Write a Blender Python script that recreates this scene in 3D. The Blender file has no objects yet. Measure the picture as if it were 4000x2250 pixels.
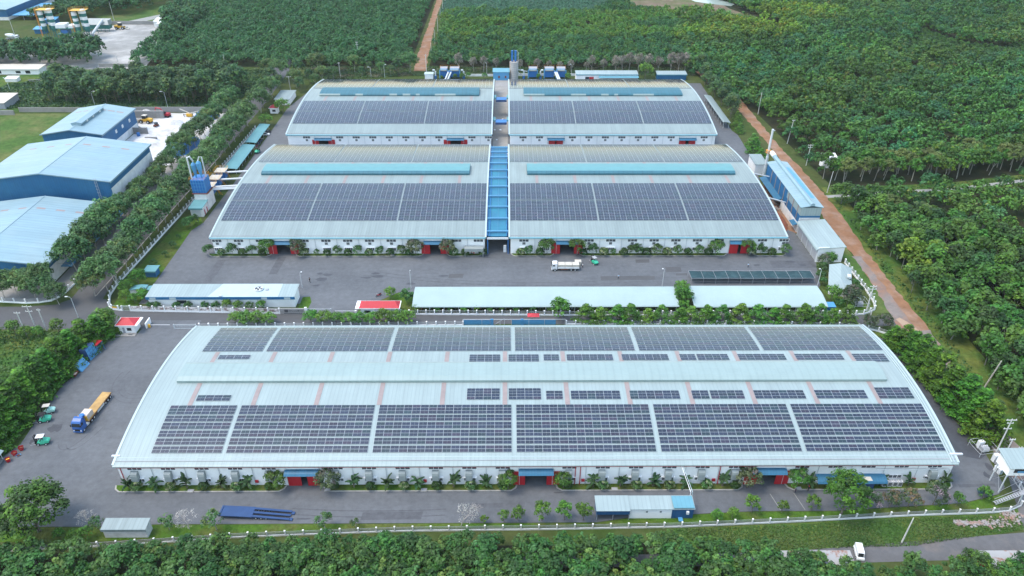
import bpy, math, random
import numpy as np
from mathutils import Vector, Matrix, Euler
R = math.radians
S = bpy.context.scene
COL = S.collection
# ------------------------------------------------------------------ camera
CAM_F, CAM_P, CAM_Y, CAM_R, CAM_H = 2886.3609, 0.5703, 0.0082, 0.0029, 137.658
_fw = np.array([math.sin(CAM_Y)*math.cos(CAM_P), math.cos(CAM_Y)*math.cos(CAM_P), -math.sin(CAM_P)])
_rt = np.array([math.cos(CAM_Y), -math.sin(CAM_Y), 0.0]); _up = np.cross(_rt, _fw)
_r2 = math.cos(CAM_R)*_rt + math.sin(CAM_R)*_up; _u2 = -math.sin(CAM_R)*_rt + math.cos(CAM_R)*_up
cd = bpy.data.cameras.new('camera'); cam = bpy.data.objects.new('camera', cd); COL.objects.link(cam)
cam.matrix_world = Matrix(((_r2[0], _u2[0], -_fw[0], 0), (_r2[1], _u2[1], -_fw[1], 0), (_r2[2], _u2[2], -_fw[2], CAM_H), (0, 0, 0, 1)))
cd.sensor_fit = 'HORIZONTAL'; cd.sensor_width = 36.0; cd.lens = CAM_F/4000*36.0
cd.clip_start = 1.0; cd.clip_end = 12000
S.camera = cam
# ------------------------------------------------------------------ light
SUN_EL, SUN_AZ = R(65), R(-100)      # veiled high sun from the lane side
w = bpy.data.worlds.new('World'); S.world = w; w.use_nodes = True
nt = w.node_tree; nt.nodes.clear()
sky = nt.nodes.new('ShaderNodeTexSky'); sky.sky_type = 'NISHITA'; sky.sun_disc = False
sky.sun_elevation = SUN_EL; sky.sun_rotation = SUN_AZ
sky.air_density = 1.75; sky.dust_density = 1.7; sky.ozone_density = 1.0
bg = nt.nodes.new('ShaderNodeBackground'); bg.inputs[1].default_value = 0.15
wo = nt.nodes.new('ShaderNodeOutputWorld')
nt.links.new(sky.outputs[0], bg.inputs[0]); nt.links.new(bg.outputs[0], wo.inputs[0])
sl = bpy.data.lights.new('sun', 'SUN'); sl.energy = 1.0; sl.angle = R(25); sl.color = (1.0, 0.90, 0.76)
so = bpy.data.objects.new('sun', sl); COL.objects.link(so)
sd = Vector((math.sin(SUN_AZ)*math.cos(SUN_EL), math.cos(SUN_AZ)*math.cos(SUN_EL), math.sin(SUN_EL)))
so.rotation_euler = sd.to_track_quat('Z', 'Y').to_euler(); so.location = sd*400
S.view_settings.view_transform = 'Standard'; S.view_settings.look = 'None'
S.view_settings.exposure = 1.42; S.view_settings.gamma = 1.0
S.render.engine = 'CYCLES'
S.cycles.use_denoising = True
S.cycles.max_bounces = 5; S.cycles.diffuse_bounces = 3; S.cycles.glossy_bounces = 2; S.cycles.transparent_max_bounces = 6

# ------------------------------------------------------------------ helpers
def proj(x, y, z):
    d = np.array([x, y, z-CAM_H], float); q = d @ _fw
    return 2000+CAM_F*(d @ _r2)/q, 1125-CAM_F*(d @ _u2)/q
def seen(x, y, z=0, m=260):
    if y < 40: return False
    u, v = proj(x, y, z); return -m < u < 4000+m and -m < v < 2250+m

def mat(name, col, rough=0.6, var=0.12, scale=0.25, spec=0.3, metal=0.0, col2=None, mix=(0.45, 0.62), mscale=0.06, stripe=None, streak=None, bump=0.0, bscale=8.0, alpha=None):
    m = bpy.data.materials.new(name); m.use_nodes = True; t = m.node_tree; n = t.nodes; L = t.links
    b = n['Principled BSDF']; b.inputs['Roughness'].default_value = rough; b.inputs['Specular IOR Level'].default_value = spec; b.inputs['Metallic'].default_value = metal
    tc = n.new('ShaderNodeTexCoord'); gp = n.new('ShaderNodeNewGeometry')
    src = n.new('ShaderNodeRGB'); src.outputs[0].default_value = (*col, 1); out = src.outputs[0]
    if col2:
        nz = n.new('ShaderNodeTexNoise'); nz.inputs['Scale'].default_value = mscale; nz.inputs['Detail'].default_value = 6; nz.inputs['Roughness'].default_value = 0.62
        L.new(gp.outputs['Position'], nz.inputs['Vector'])
        mr = n.new('ShaderNodeMapRange'); mr.inputs[1].default_value = mix[0]; mr.inputs[2].default_value = mix[1]; L.new(nz.outputs[0], mr.inputs[0])
        mx = n.new('ShaderNodeMix'); mx.data_type = 'RGBA'; L.new(mr.outputs[0], mx.inputs[0]); L.new(out, mx.inputs[6]); mx.inputs[7].default_value = (*col2, 1); out = mx.outputs[2]
    if var:
        nz = n.new('ShaderNodeTexNoise'); nz.inputs['Scale'].default_value = scale; nz.inputs['Detail'].default_value = 8; nz.inputs['Roughness'].default_value = 0.7
        L.new(gp.outputs['Position'], nz.inputs['Vector'])
        mr = n.new('ShaderNodeMapRange'); mr.inputs[1].default_value = 0.3; mr.inputs[2].default_value = 0.7; mr.inputs[3].default_value = 1-var; mr.inputs[4].default_value = 1+var
        L.new(nz.outputs[0], mr.inputs[0])
        mu = n.new('ShaderNodeVectorMath'); mu.operation = 'SCALE'; L.new(out, mu.inputs[0]); L.new(mr.outputs[0], mu.inputs[3]); out = mu.outputs[0]
    if stripe:                       # ribs of profiled sheet: (axis, ribs per metre, amount)
        ax, fr, am = stripe
        sx = n.new('ShaderNodeSeparateXYZ'); L.new(gp.outputs['Position'], sx.inputs[0])
        ml = n.new('ShaderNodeMath'); ml.operation = 'MULTIPLY'; ml.inputs[1].default_value = fr*2*math.pi; L.new(sx.outputs['XYZ'.index(ax)], ml.inputs[0])
        si = n.new('ShaderNodeMath'); si.operation = 'SINE'; L.new(ml.outputs[0], si.inputs[0])
        mr = n.new('ShaderNodeMapRange'); mr.inputs[1].default_value = 0.55; mr.inputs[2].default_value = 1; mr.inputs[3].default_value = 1; mr.inputs[4].default_value = 1-am; L.new(si.outputs[0], mr.inputs[0])
        # every sheet a slightly different age
        fl = n.new('ShaderNodeMath'); fl.operation = 'FLOOR'; L.new(sx.outputs['XYZ'.index(ax)], fl.inputs[0])
        wn = n.new('ShaderNodeTexWhiteNoise'); wn.noise_dimensions = '1D'; L.new(fl.outputs[0], wn.inputs['W'])
        m2 = n.new('ShaderNodeMapRange'); m2.inputs[3].default_value = 1-am*0.35; m2.inputs[4].default_value = 1+am*0.2; L.new(wn.outputs[0], m2.inputs[0])
        m3 = n.new('ShaderNodeMath'); m3.operation = 'MULTIPLY'; L.new(mr.outputs[0], m3.inputs[0]); L.new(m2.outputs[0], m3.inputs[1])
        mu = n.new('ShaderNodeVectorMath'); mu.operation = 'SCALE'; L.new(out, mu.inputs[0]); L.new(m3.outputs[0], mu.inputs[3]); out = mu.outputs[0]
    if streak:                       # weather runs: noise stretched along one axis (sx, sy, sz, amount)
        mp = n.new('ShaderNodeMapping'); mp.inputs['Scale'].default_value = streak[:3]; L.new(gp.outputs['Position'], mp.inputs['Vector'])
        nz = n.new('ShaderNodeTexNoise'); nz.inputs['Scale'].default_value = 1; nz.inputs['Detail'].default_value = 5; nz.inputs['Roughness'].default_value = 0.65; L.new(mp.outputs[0], nz.inputs['Vector'])
        mr = n.new('ShaderNodeMapRange'); mr.inputs[1].default_value = 0.32; mr.inputs[2].default_value = 0.68; mr.inputs[3].default_value = 1-streak[3]; mr.inputs[4].default_value = 1+streak[3]*.6; L.new(nz.outputs[0], mr.inputs[0])
        mu = n.new('ShaderNodeVectorMath'); mu.operation = 'SCALE'; L.new(out, mu.inputs[0]); L.new(mr.outputs[0], mu.inputs[3]); out = mu.outputs[0]
    L.new(out, b.inputs['Base Color'])
    if bump:
        nz = n.new('ShaderNodeTexNoise'); nz.inputs['Scale'].default_value = bscale; nz.inputs['Detail'].default_value = 4; L.new(gp.outputs['Position'], nz.inputs['Vector'])
        bp = n.new('ShaderNodeBump'); bp.inputs['Strength'].default_value = bump; bp.inputs['Distance'].default_value = 0.3; L.new(nz.outputs[0], bp.inputs['Height']); L.new(bp.outputs[0], b.inputs['Normal'])
    if alpha is not None: b.inputs['Alpha'].default_value = alpha
    return m

def tint_mat(name, rough=0.6, spec=0.2, obj_var=0.22, trans=0.0):
    """base colour stored per face in the mesh (species / module colour), shifted a little per object"""
    m = bpy.data.materials.new(name); m.use_nodes = True; t = m.node_tree; n = t.nodes; L = t.links
    b = n['Principled BSDF']; b.inputs['Roughness'].default_value = rough; b.inputs['Specular IOR Level'].default_value = spec
    at = n.new('ShaderNodeAttribute'); at.attribute_name = 'tint'
    oi = n.new('ShaderNodeObjectInfo')
    mr = n.new('ShaderNodeMapRange'); mr.inputs[3].default_value = 1-obj_var; mr.inputs[4].default_value = 1+obj_var; L.new(oi.outputs['Random'], mr.inputs[0])
    ml = n.new('ShaderNodeMath'); ml.operation = 'MULTIPLY'; ml.inputs[1].default_value = 7.31; L.new(oi.outputs['Random'], ml.inputs[0])
    fr = n.new('ShaderNodeMath'); fr.operation = 'FRACT'; L.new(ml.outputs[0], fr.inputs[0])
    m2 = n.new('ShaderNodeMapRange'); m2.inputs[3].default_value = 0.5-0.022; m2.inputs[4].default_value = 0.5+0.022; L.new(fr.outputs[0], m2.inputs[0])
    hs = n.new('ShaderNodeHueSaturation'); L.new(at.outputs['Color'], hs.inputs['Color']); L.new(mr.outputs[0], hs.inputs['Value'])
    if obj_var: L.new(m2.outputs[0], hs.inputs['Hue'])
    L.new(hs.outputs[0], b.inputs['Base Color'])
    if trans:
        tr = n.new('ShaderNodeBsdfTranslucent'); L.new(hs.outputs[0], tr.inputs[0])
        mx = n.new('ShaderNodeMixShader'); mx.inputs[0].default_value = trans; L.new(b.outputs[0], mx.inputs[1]); L.new(tr.outputs[0], mx.inputs[2])
        L.new(mx.outputs[0], n['Material Output'].inputs[0])
    return m

def org(o):
    v = Vector((0, 0, 0))
    while o is not None: v += o.location; o = o.parent
    return v
class MB:
    def __init__(s): s.v = []; s.f = []; s.m = []; s.c = 0; s.t = []
    def add(s, vs, fs, m=0, tint=None):
        o = len(s.v); s.v += [tuple(p) for p in vs]
        for f in fs: s.f.append([i+o for i in f]); s.m.append(m); s.t.append(tint)
        return s
    def box(s, x0, x1, y0, y1, z0, z1, m=0):
        return s.add([(x0, y0, z0), (x1, y0, z0), (x1, y1, z0), (x0, y1, z0), (x0, y0, z1), (x1, y0, z1), (x1, y1, z1), (x0, y1, z1)],
                     [(0, 3, 2, 1), (4, 5, 6, 7), (0, 1, 5, 4), (1, 2, 6, 5), (2, 3, 7, 6), (3, 0, 4, 7)], m)
    def quad(s, a, b, c, d, m=0, tint=None): return s.add([a, b, c, d], [(0, 1, 2, 3)], m, tint)
    def prism(s, poly, z0, z1, m=0):      # poly in plan
        n = len(poly)
        return s.add([(x, y, z0) for x, y in poly]+[(x, y, z1) for x, y in poly],
                     [list(range(n))[::-1], list(range(n, 2*n))]+[(i, (i+1) % n, n+(i+1) % n, n+i) for i in range(n)], m)
    def ext(s, poly, axis, a0, a1, m=0):  # poly in the plane across axis ('x': (y,z), 'y': (x,z)), pushed from a0 to a1
        n = len(poly)
        P = (lambda a, p: (a, p[0], p[1])) if axis == 'x' else (lambda a, p: (p[0], a, p[1]))
        fs = [list(range(n)), list(range(2*n-1, n-1, -1))]+[(i, n+i, n+(i+1) % n, (i+1) % n) for i in range(n)]
        return s.add([P(a0, p) for p in poly]+[P(a1, p) for p in poly], fs, m)
    def tube(s, pts, r, n=8, m=0, cap=True):
        pts = [Vector(p) for p in pts]; rs = r if isinstance(r, (list, tuple)) else [r]*len(pts)
        vs = []; fs = []
        for i, p in enumerate(pts):
            d = (pts[min(i+1, len(pts)-1)]-pts[max(i-1, 0)]).normalized()
            a = d.orthogonal().normalized(); b = d.cross(a)
            vs += [p+(a*math.cos(2*math.pi*k/n)+b*math.sin(2*math.pi*k/n))*rs[i] for k in range(n)]
        for i in range(len(pts)-1):
            for k in range(n): fs.append((i*n+k, i*n+(k+1) % n, (i+1)*n+(k+1) % n, (i+1)*n+k))
        if cap: fs += [list(range(n))[::-1], [(len(pts)-1)*n+k for k in range(n)]]
        return s.add(vs, fs, m)
    def bar(s, a, b, w=0.1, m=0): return s.tube([a, b], w*0.6, 4, m)
    def lathe(s, prof, cx=0, cy=0, n=16, m=0, a0=0):   # prof [(r, z)]
        vs = []; fs = []
        for r, z in prof: vs += [(cx+r*math.cos(2*math.pi*k/n+a0), cy+r*math.sin(2*math.pi*k/n+a0), z) for k in range(n)]
        for i in range(len(prof)-1):
            for k in range(n): fs.append((i*n+k, i*n+(k+1) % n, (i+1)*n+(k+1) % n, (i+1)*n+k))
        fs += [list(range(n))[::-1], [(len(prof)-1)*n+k for k in range(n)]]
        return s.add(vs, fs, m)
    def disc(s, c, axis, r, w, n=14, m=0):             # a wheel: short cylinder along axis
        a = Vector(axis).normalized()*w/2; return s.tube([Vector(c)-a, Vector(c)+a], r, n, m)
    def build(s, name, mats, parent=None, world=True, smooth=False):
        me = bpy.data.meshes.new(name)
        o = org(parent) if (parent is not None and world) else Vector((0, 0, 0))
        me.from_pydata([(x-o.x, y-o.y, z-o.z) for x, y, z in s.v], [], s.f)
        mats = mats if isinstance(mats, (list, tuple)) else [mats]
        for q in mats: me.materials.append(q)
        if len(mats) > 1: me.polygons.foreach_set('material_index', s.m)
        if smooth: me.polygons.foreach_set('use_smooth', [True]*len(s.f))
        if any(t is not None for t in s.t):
            at = me.attributes.new('tint', 'FLOAT_COLOR', 'FACE')
            at.data.foreach_set('color', [c for t in s.t for c in ((*t, 1) if t is not None else (.5, .5, .5, 1))])
        me.update()
        ob = bpy.data.objects.new(name, me); COL.objects.link(ob)
        if parent is not None: ob.parent = parent
        return ob
def tag(o, label, cat, group=None, kind=None):
    if label: o['label'] = label
    if cat: o['category'] = cat
    if group: o['group'] = group
    if kind: o['kind'] = kind
    return o
def thing(name, label, cat, x=0, y=0, z=0, rz=0, group=None):
    o = bpy.data.objects.new(name, None); o.empty_display_size = 0.5; COL.objects.link(o)
    o.location = (x, y, z); o.rotation_euler = (0, 0, rz); return tag(o, label, cat, group)
def copy_tree(o, loc=None, rz=None, label=None, scale=None):
    c = o.copy(); COL.objects.link(c)
    for k in KIDS.get(o.name, []):
        d = k.copy(); COL.objects.link(d); d.parent = c
        for g in KIDS.get(k.name, []):
            e = g.copy(); COL.objects.link(e); e.parent = d
    if loc is not None: c.location = loc
    if rz is not None: c.rotation_euler = (0, 0, rz)
    if scale is not None: c.scale = scale if isinstance(scale, tuple) else (scale,)*3
    if label: c['label'] = label
    return c
KIDS = {}
def note_kids(root):
    ks = [o for o in COL.objects if o.parent == root]; KIDS[root.name] = ks
    for k in ks: KIDS[k.name] = [o for o in COL.objects if o.parent == k]
ORD = ['first', 'second', 'third', 'fourth', 'fifth', 'sixth', 'seventh', 'eighth', 'ninth', 'tenth', 'eleventh', 'twelfth', 'thirteenth', 'fourteenth', 'fifteenth', 'sixteenth',
       'seventeenth', 'eighteenth', 'nineteenth', 'twentieth', 'twenty-first', 'twenty-second', 'twenty-third', 'twenty-fourth', 'twenty-fifth', 'twenty-sixth', 'twenty-seventh', 'twenty-eighth', 'twenty-ninth', 'thirtieth',
       'thirty-first', 'thirty-second', 'thirty-third', 'thirty-fourth', 'thirty-fifth', 'thirty-sixth', 'thirty-seventh', 'thirty-eighth', 'thirty-ninth', 'fortieth']
def sheet(name, pts, z, m, kind='structure'):
    o = MB().add([(x, y, z) for x, y in pts], [list(range(len(pts)))]).build(name, m); o['kind'] = kind; return o
def ribbon(name, left, right, z, m):
    b = MB()
    for i in range(len(left)-1): b.quad((*left[i], z), (*right[i], z), (*right[i+1], z), (*left[i+1], z))
    o = b.build(name, m); o['kind'] = 'structure'; return o
def rough_ribbon(name, left, right, z, m, amp=.5, seed=1):
    g = random.Random(seed); L_, R_ = [], []
    for i in range(len(left)-1):
        n = max(2, int(math.hypot(left[i+1][0]-left[i][0], left[i+1][1]-left[i][1])/2.5))
        for k in range(n):
            u = k/n; L_.append((left[i][0]+(left[i+1][0]-left[i][0])*u+g.uniform(-amp, amp), left[i][1]+(left[i+1][1]-left[i][1])*u)); R_.append((right[i][0]+(right[i+1][0]-right[i][0])*u+g.uniform(-amp, amp), right[i][1]+(right[i+1][1]-right[i][1])*u))
    L_.append(left[-1]); R_.append(right[-1]); return ribbon(name, L_, R_, z, m)
def inside(x, y, poly):
    x = np.asarray(x); y = np.asarray(y); r = np.zeros(x.shape, bool); n = len(poly); j = n-1
    for i in range(n):
        xi, yi = poly[i]; xj, yj = poly[j]
        with np.errstate(divide='ignore', invalid='ignore'):
            c = ((yi > y) != (yj > y)) & (x < (xj-xi)*(y-yi)/(yj-yi+1e-12)+xi)
        r ^= c; j = i
    return r

# ------------------------------------------------------------------ materials
M = {}
M['asphalt'] = mat('asphalt', (.110, .117, .126), .75, .16, .6, .25, col2=(.084, .090, .098), mix=(.42, .66), mscale=.04, streak=(.04, .5, .5, .07), bump=.15, bscale=3)
M['asphalt_road'] = mat('road_asphalt', (.082, .084, .087), .8, .12, .4, .2, col2=(.072, .074, .078), mscale=.05)
M['patch'] = mat('asphalt_repair', (.055, .058, .066), .6, .15, .6, .3)
M['patch2'] = mat('worn_asphalt', (.078, .082, .090), .7, .25, .6, .3)
M['yard_shade'] = mat('shaded_asphalt', (.052, .055, .062), .55, .25, .5, .35)  # darker asphalt with the shade beside the long warehouse in its colour
M['concrete'] = mat('concrete', (.25, .245, .235), .85, .15, .3, .2, col2=(.25, .24, .22), mscale=.08)
M['kerb'] = mat('kerb_concrete', (.29, .285, .265), .85, .18, .8, .2)
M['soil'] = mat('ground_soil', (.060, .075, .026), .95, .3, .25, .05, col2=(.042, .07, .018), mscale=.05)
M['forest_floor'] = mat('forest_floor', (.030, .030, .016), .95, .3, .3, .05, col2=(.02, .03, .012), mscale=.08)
M['lawn'] = mat('lawn_grass', (.055, .112, .016), .95, .35, .9, .05, col2=(.085, .10, .028), mscale=.10, bump=.5, bscale=3)
M['field'] = mat('meadow_grass', (.055, .105, .026), .95, .3, .35, .05, col2=(.11, .125, .045), mscale=.05, bump=.6, bscale=1.5)
M['rank'] = mat('rank_grass', (.045, .10, .022), .95, .4, .5, .05, col2=(.10, .12, .03), mscale=.07, bump=.8, bscale=1.2)
M['crop'] = mat('crop', (.030, .078, .046), .95, .4, .4, .05, col2=(.038, .10, .055), mscale=.2, bump=.8, bscale=.6)
M['brown'] = mat('fallow_earth', (.145, .112, .08), .95, .3, .15, .05, col2=(.09, .11, .045), mscale=.03)
M['red_earth'] = mat('red_earth', (.225, .122, .070), .95, .22, .3, .1, col2=(.245, .165, .122), mscale=.12)
M['red_gravel'] = mat('gravel_track', (.19, .165, .15), .9, .25, .4, .1, col2=(.22, .125, .085), mscale=.1)
M['grey_road'] = mat('worn_road', (.105, .105, .108), .85, .18, .4, .2, col2=(.15, .125, .108), mix=(.52, .72), mscale=.1)
M['puddle'] = mat('muddy_water', (.34, .23, .145), .25, .08, .3, .5)
M['pale_path'] = mat('pale_path', (.25, .255, .24), .9, .2, .3, .1)
M['sand'] = mat('pale_sand', (.52, .525, .53), .95, .15, .3, .1, col2=(.36, .345, .32), mix=(.5, .64), mscale=.09)
M['plant_yard'] = mat('cement_yard', (.24, .24, .23), .9, .2, .1, .1, col2=(.36, .355, .34), mix=(.45, .6), mscale=.035)
M['pond'] = mat('pond_water', (.30, .36, .33), .2, .1, .05, .5)
M['roofF'] = mat('roof_sheet_pale', (.255, .318, .318), .45, .05, .12, .4, stripe=('X', 1.0, .10), streak=(.9, .05, .05, .09))
M['roofM'] = mat('roof_sheet_aged', (.208, .258, .255), .45, .07, .10, .4, stripe=('X', 1.0, .10), streak=(.7, .05, .05, .13))
M['roofnose'] = mat('roof_edge_teal', (.11, .27, .33), .4, .06, .3, .4, stripe=('X', 1.0, .08))
M['roofP'] = mat('shed_roof_pale', (.29, .375, .37), .45, .05, .10, .4, streak=(.15, .05, .05, .05))
M['trim'] = mat('pale_trim', (.36, .44, .46), .4, .06, .4, .4)
M['monitor'] = mat('ridge_vent_teal', (.035, .125, .165), .55, .10, .3, .3, stripe=('X', .5, .12))
M['monitor_light'] = mat('ridge_vent_pale', (.235, .31, .305), .4, .06, .2, .4, stripe=('X', .5, .06))
M['skylight'] = mat('skylight_sheet', (.255, .205, .195), .5, .14, .4, .4)
M['white'] = mat('white_wall', (.80, .80, .79), .75, .05, .25, .2, col2=(.70, .70, .68), mix=(.5, .75), mscale=.15)
M['white_old'] = mat('weathered_white_wall', (.70, .70, .68), .8, .12, .4, .2, col2=(.5, .5, .47), mix=(.5, .75), mscale=.25)
M['red'] = mat('red_door_paint', (.42, .016, .024), .5, .08, .6, .35)
M['redroof'] = mat('red_roof', (.42, .03, .042), .55, .06, .5, .3, stripe=('X', 1.2, .05))
M['blueroof'] = mat('blue_roof_sheet', (.20, .305, .35), .42, .06, .12, .4, stripe=('Y', .6, .10), col2=(.225, .32, .35), mscale=.05, streak=(.05, .8, .05, .10))
M['blueroof2'] = mat('blue_roof_bright', (.20, .30, .35), .42, .06, .12, .4, stripe=('X', .6, .05))
M['bluewall'] = mat('blue_cladding', (.016, .115, .25), .5, .08, .4, .35, stripe=('X', 1.0, .10), col2=(.024, .135, .27), mscale=.12)
M['bluewallY'] = mat('blue_cladding_side', (.016, .115, .25), .5, .08, .4, .35, stripe=('Y', 1.0, .10))
M['canopyblue'] = mat('canopy_blue', (.028, .14, .235), .5, .10, .15, .3, stripe=('Y', 1.0, .10), col2=(.03, .175, .255), mscale=.07)
M['beamblue'] = mat('beam_light_blue', (.085, .25, .40), .5, .06, .5, .3)
M['awning'] = mat('awning_blue', (.03, .125, .215), .5, .10, .6, .35, stripe=('X', 1.4, .12))
M['teal'] = mat('teal_roof', (.105, .255, .275), .5, .08, .3, .35, stripe=('Y', .7, .06))
M['equip'] = mat('equipment_blue', (.022, .14, .38), .45, .10, .6, .4)
M['equip_light'] = mat('equipment_light_blue', (.075, .26, .45), .45, .08, .5, .4)
M['contblue'] = mat('container_light_blue', (.065, .24, .43), .5, .10, .6, .35)
M['navy'] = mat('navy_steel', (.022, .058, .15), .5, .12, .7, .35)
M['darkblue'] = mat('dark_blue_cladding', (.02, .085, .20), .5, .08, .4, .35, stripe=('X', 1.5, .12))
M['galv'] = mat('galvanised_steel', (.50, .53, .54), .45, .08, .6, .4)
M['duct'] = mat('sheet_metal_duct', (.25, .28, .275), .42, .10, .8, .4)
M['grey'] = mat('grey_steel', (.30, .31, .33), .55, .10, .6, .35)
M['dark'] = mat('dark_glass', (.022, .028, .034), .18, .10, .6, .5)
M['mesh_grey'] = mat('vent_grille', (.12, .13, .13), .6, .15, 2, .3)
M['black'] = mat('black_rubber', (.018, .018, .02), .75, .1, 1, .25)
M['yellow'] = mat('yellow_paint', (.62, .34, .03), .5, .12, .8, .35)
M['orange'] = mat('orange_rail', (.56, .22, .04), .55, .1, .8, .3)
M['deck'] = mat('timber_deck', (.45, .29, .115), .8, .16, .8, .2, col2=(.35, .22, .09), mscale=.3)
M['pipe_red'] = mat('fire_pipe_red', (.34, .02, .035), .5, .1, .8, .35)
M['fork'] = mat('forklift_green', (.05, .42, .26), .45, .05, .6, .4)
M['fork_pale'] = mat('forklift_pale_green', (.36, .62, .54), .5, .08, .6, .35)
M['cabblue'] = mat('lorry_cab_blue', (.025, .095, .30), .35, .08, .6, .45)
M['paper'] = mat('wrapped_goods', (.50, .43, .37), .7, .08, .5, .25)
M['pallet'] = mat('pale_board_stack', (.46, .43, .37), .8, .10, 1.2, .2)
M['truckwhite'] = mat('truck_white', (.66, .67, .67), .35, .05, .4, .45)
M['rust'] = mat('rusty_sheet', (.30, .30, .295), .6, .1, .3, .3, col2=(.22, .10, .06), mix=(.52, .62), mscale=.4)
M['rustsolid'] = mat('rust_brown', (.16, .055, .035), .85, .25, .8, .2)
M['pole'] = mat('pole_concrete', (.48, .48, .46), .8, .1, .6, .2)
M['netteal'] = mat('shade_net', (.020, .048, .056), .8, .20, .5, .2, col2=(.034, .07, .078), mscale=.4)
M['tarp'] = mat('blue_tarp', (.035, .15, .40), .5, .15, .4, .4, col2=(.06, .21, .45), mscale=.3, bump=.4, bscale=1.0)
M['siloconc'] = mat('silo_concrete', (.40, .385, .37), .8, .10, .5, .2, stripe=('Z', .8, .22))
M['plantgreen'] = mat('plant_dark_green', (.02, .13, .115), .5, .1, .6, .35)
M['signstone'] = mat('sign_wall_stone', (.30, .29, .28), .8, .15, .6, .2)
M['letter'] = mat('sign_letters', (.07, .07, .075), .5, 0)
M['postera'] = mat('fence_posters', (.26, .19, .17), .5, .55, 1.3, .3, col2=(.60, .56, .54), mix=(.42, .52), mscale=.55)
M['bark'] = mat('bark', (.15, .13, .105), .9, .25, 2, .1)
M['bark_pale'] = mat('pale_bark', (.34, .32, .28), .9, .25, 2, .1)
M['twig'] = mat('grey_twigs', (.36, .33, .305), .9, .2, 2, .1)
M['skin'] = mat('skin', (.42, .24, .16), .6, .05)
M['hair'] = mat('black_hair', (.012, .011, .011), .6, .05)
M['rubble'] = mat('broken_rubble', (.26, .25, .24), .9, .3, 2, .1, col2=(.25, .155, .12), mscale=.5)
M['leaf'] = tint_mat('leaves', .55, .25, .22, .18)
M['leafstuff'] = tint_mat('canopy_leaves', .55, .25, 0.0, .18)
M['cell'] = tint_mat('solar_glass', .12, .7, 0.0)
M['frame'] = mat('panel_frame', (.37, .41, .43), .35, .03, .5, .4)
# ------------------------------------------------------------------ setting: ground, yards, roads
sheet('ground', [(-6000, -800), (6000, -800), (6000, 9000), (-6000, 9000)], 0, M['soil'])
FYARD = [(-139, 113.6), (-95.3, 113.6), (-80, 114.2), (20.6, 114.3), (28, 115.6), (43.8, 116.6), (58.3, 117.4), (77, 117.4), (108.5, 119.6), (118.5, 122.3), (121.2, 124.5), (122.6, 136), (119.6, 157.3), (119.6, 180), (117.6, 184.8), (114.4, 187.2),
         (108, 190.3), (-98.5, 190.3), (-98.5, 195.6), (-115, 195.6), (-116.2, 187.4), (-122.3, 186.2), (-124.6, 184.5), (-124.6, 169.6), (-127, 164.2), (-126.8, 152), (-126, 140), (-131, 128.8), (-139, 122)]
sheet('yard', FYARD, .04, M['asphalt'])
MYARD = [(-122.6, 210.9), (-122.6, 205), (-69, 205), (-65.2, 199.2), (-49, 199.2), (-49, 203), (-43, 206.6), (-37, 211.9), (-31, 212), (105, 211.6), (109, 216), (112.8, 231), (112.6, 300), (117, 330), (118, 360), (116.5, 365), (118, 445), (-113, 449), (-121.5, 400), (-120.6, 300), (-121.1, 263.3), (-123.6, 256.7), (-123, 238), (-122.6, 220)]
sheet('yard', MYARD, .04, M['asphalt'])
sheet('road', [(-400, 191.5), (-126, 190.8), (-98, 191.0), (0, 193.2), (128, 191.8), (127.2, 196.6), (117, 197.6), (29, 197.2), (-65, 199.3), (-128, 201.2), (-131.2, 203), (-134.8, 208), (-146.5, 208), (-150, 204.8), (-160, 203.6), (-400, 203.6)], .02, M['asphalt_road'])
ribbon('road', [(-146.6, 206), (-147.6, 250), (-148.2, 263.4), (-148.6, 328), (-148.5, 401), (-150, 470), (-148, 520)], [(-135.6, 206), (-138.2, 224), (-138, 253), (-137.4, 293), (-136.6, 333), (-136, 401), (-138, 470), (-137, 520)], .024, M['asphalt_road'])
ribbon('kerb', [(-139.2, 210), (-138.4, 253), (-137.6, 293), (-136.8, 333)], [(-138.8, 210), (-138.0, 253), (-137.2, 293), (-136.4, 333)], .14, M['kerb'])
ribbon('kerb', [(-147.6, 250), (-148.2, 263.4), (-148.6, 328), (-148.5, 401)], [(-147.2, 250), (-147.8, 263.4), (-148.2, 328), (-148.1, 401)], .14, M['kerb'])
# dirt tracks
DL = [(120, 470), (128, 420), (128.6, 391.5), (129.6, 345.3), (130.2, 309.4), (129.4, 280), (128.5, 262), (128.6, 246.5), (128.1, 223.3), (126.4, 198.5), (124.8, 188), (124.2, 170), (126, 155), (125, 140), (124, 128), (118, 111), (60, 105.9), (0, 105)]
DR = [(127, 470), (134.4, 420), (134.6, 391.5), (134.4, 342.7), (136.6, 309), (137.0, 286.6), (136.4, 262.8), (135, 246), (134.4, 223), (134.2, 205), (134.2, 189.6), (133.2, 171.5), (134.0, 158.9), (132.6, 141), (133, 124), (128, 104.5), (60, 102.6), (0, 102)]
rough_ribbon('dirt_track', DL[:11], DR[:11], .03, M['red_earth'], .55)
rough_ribbon('dirt_track', DL[10:15], DR[10:15], .03, M['red_gravel'])
ribbon('road', DL[14:], DR[14:], .034, M['grey_road'])
rough_ribbon('gravel_strip', [(128.0, 236), (128.0, 223.3), (126.4, 204), (124.9, 190)], [(131, 236), (131.2, 223), (130.6, 204), (130.4, 190)], .05, M['red_gravel'])
sheet('puddle', [(126.2, 195.5), (127.8, 196.4), (129.2, 194), (130.4, 190.5), (131.2, 187.6), (129.6, 186.6), (127.8, 188.5), (126.8, 191)], .056, M['puddle'])
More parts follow.
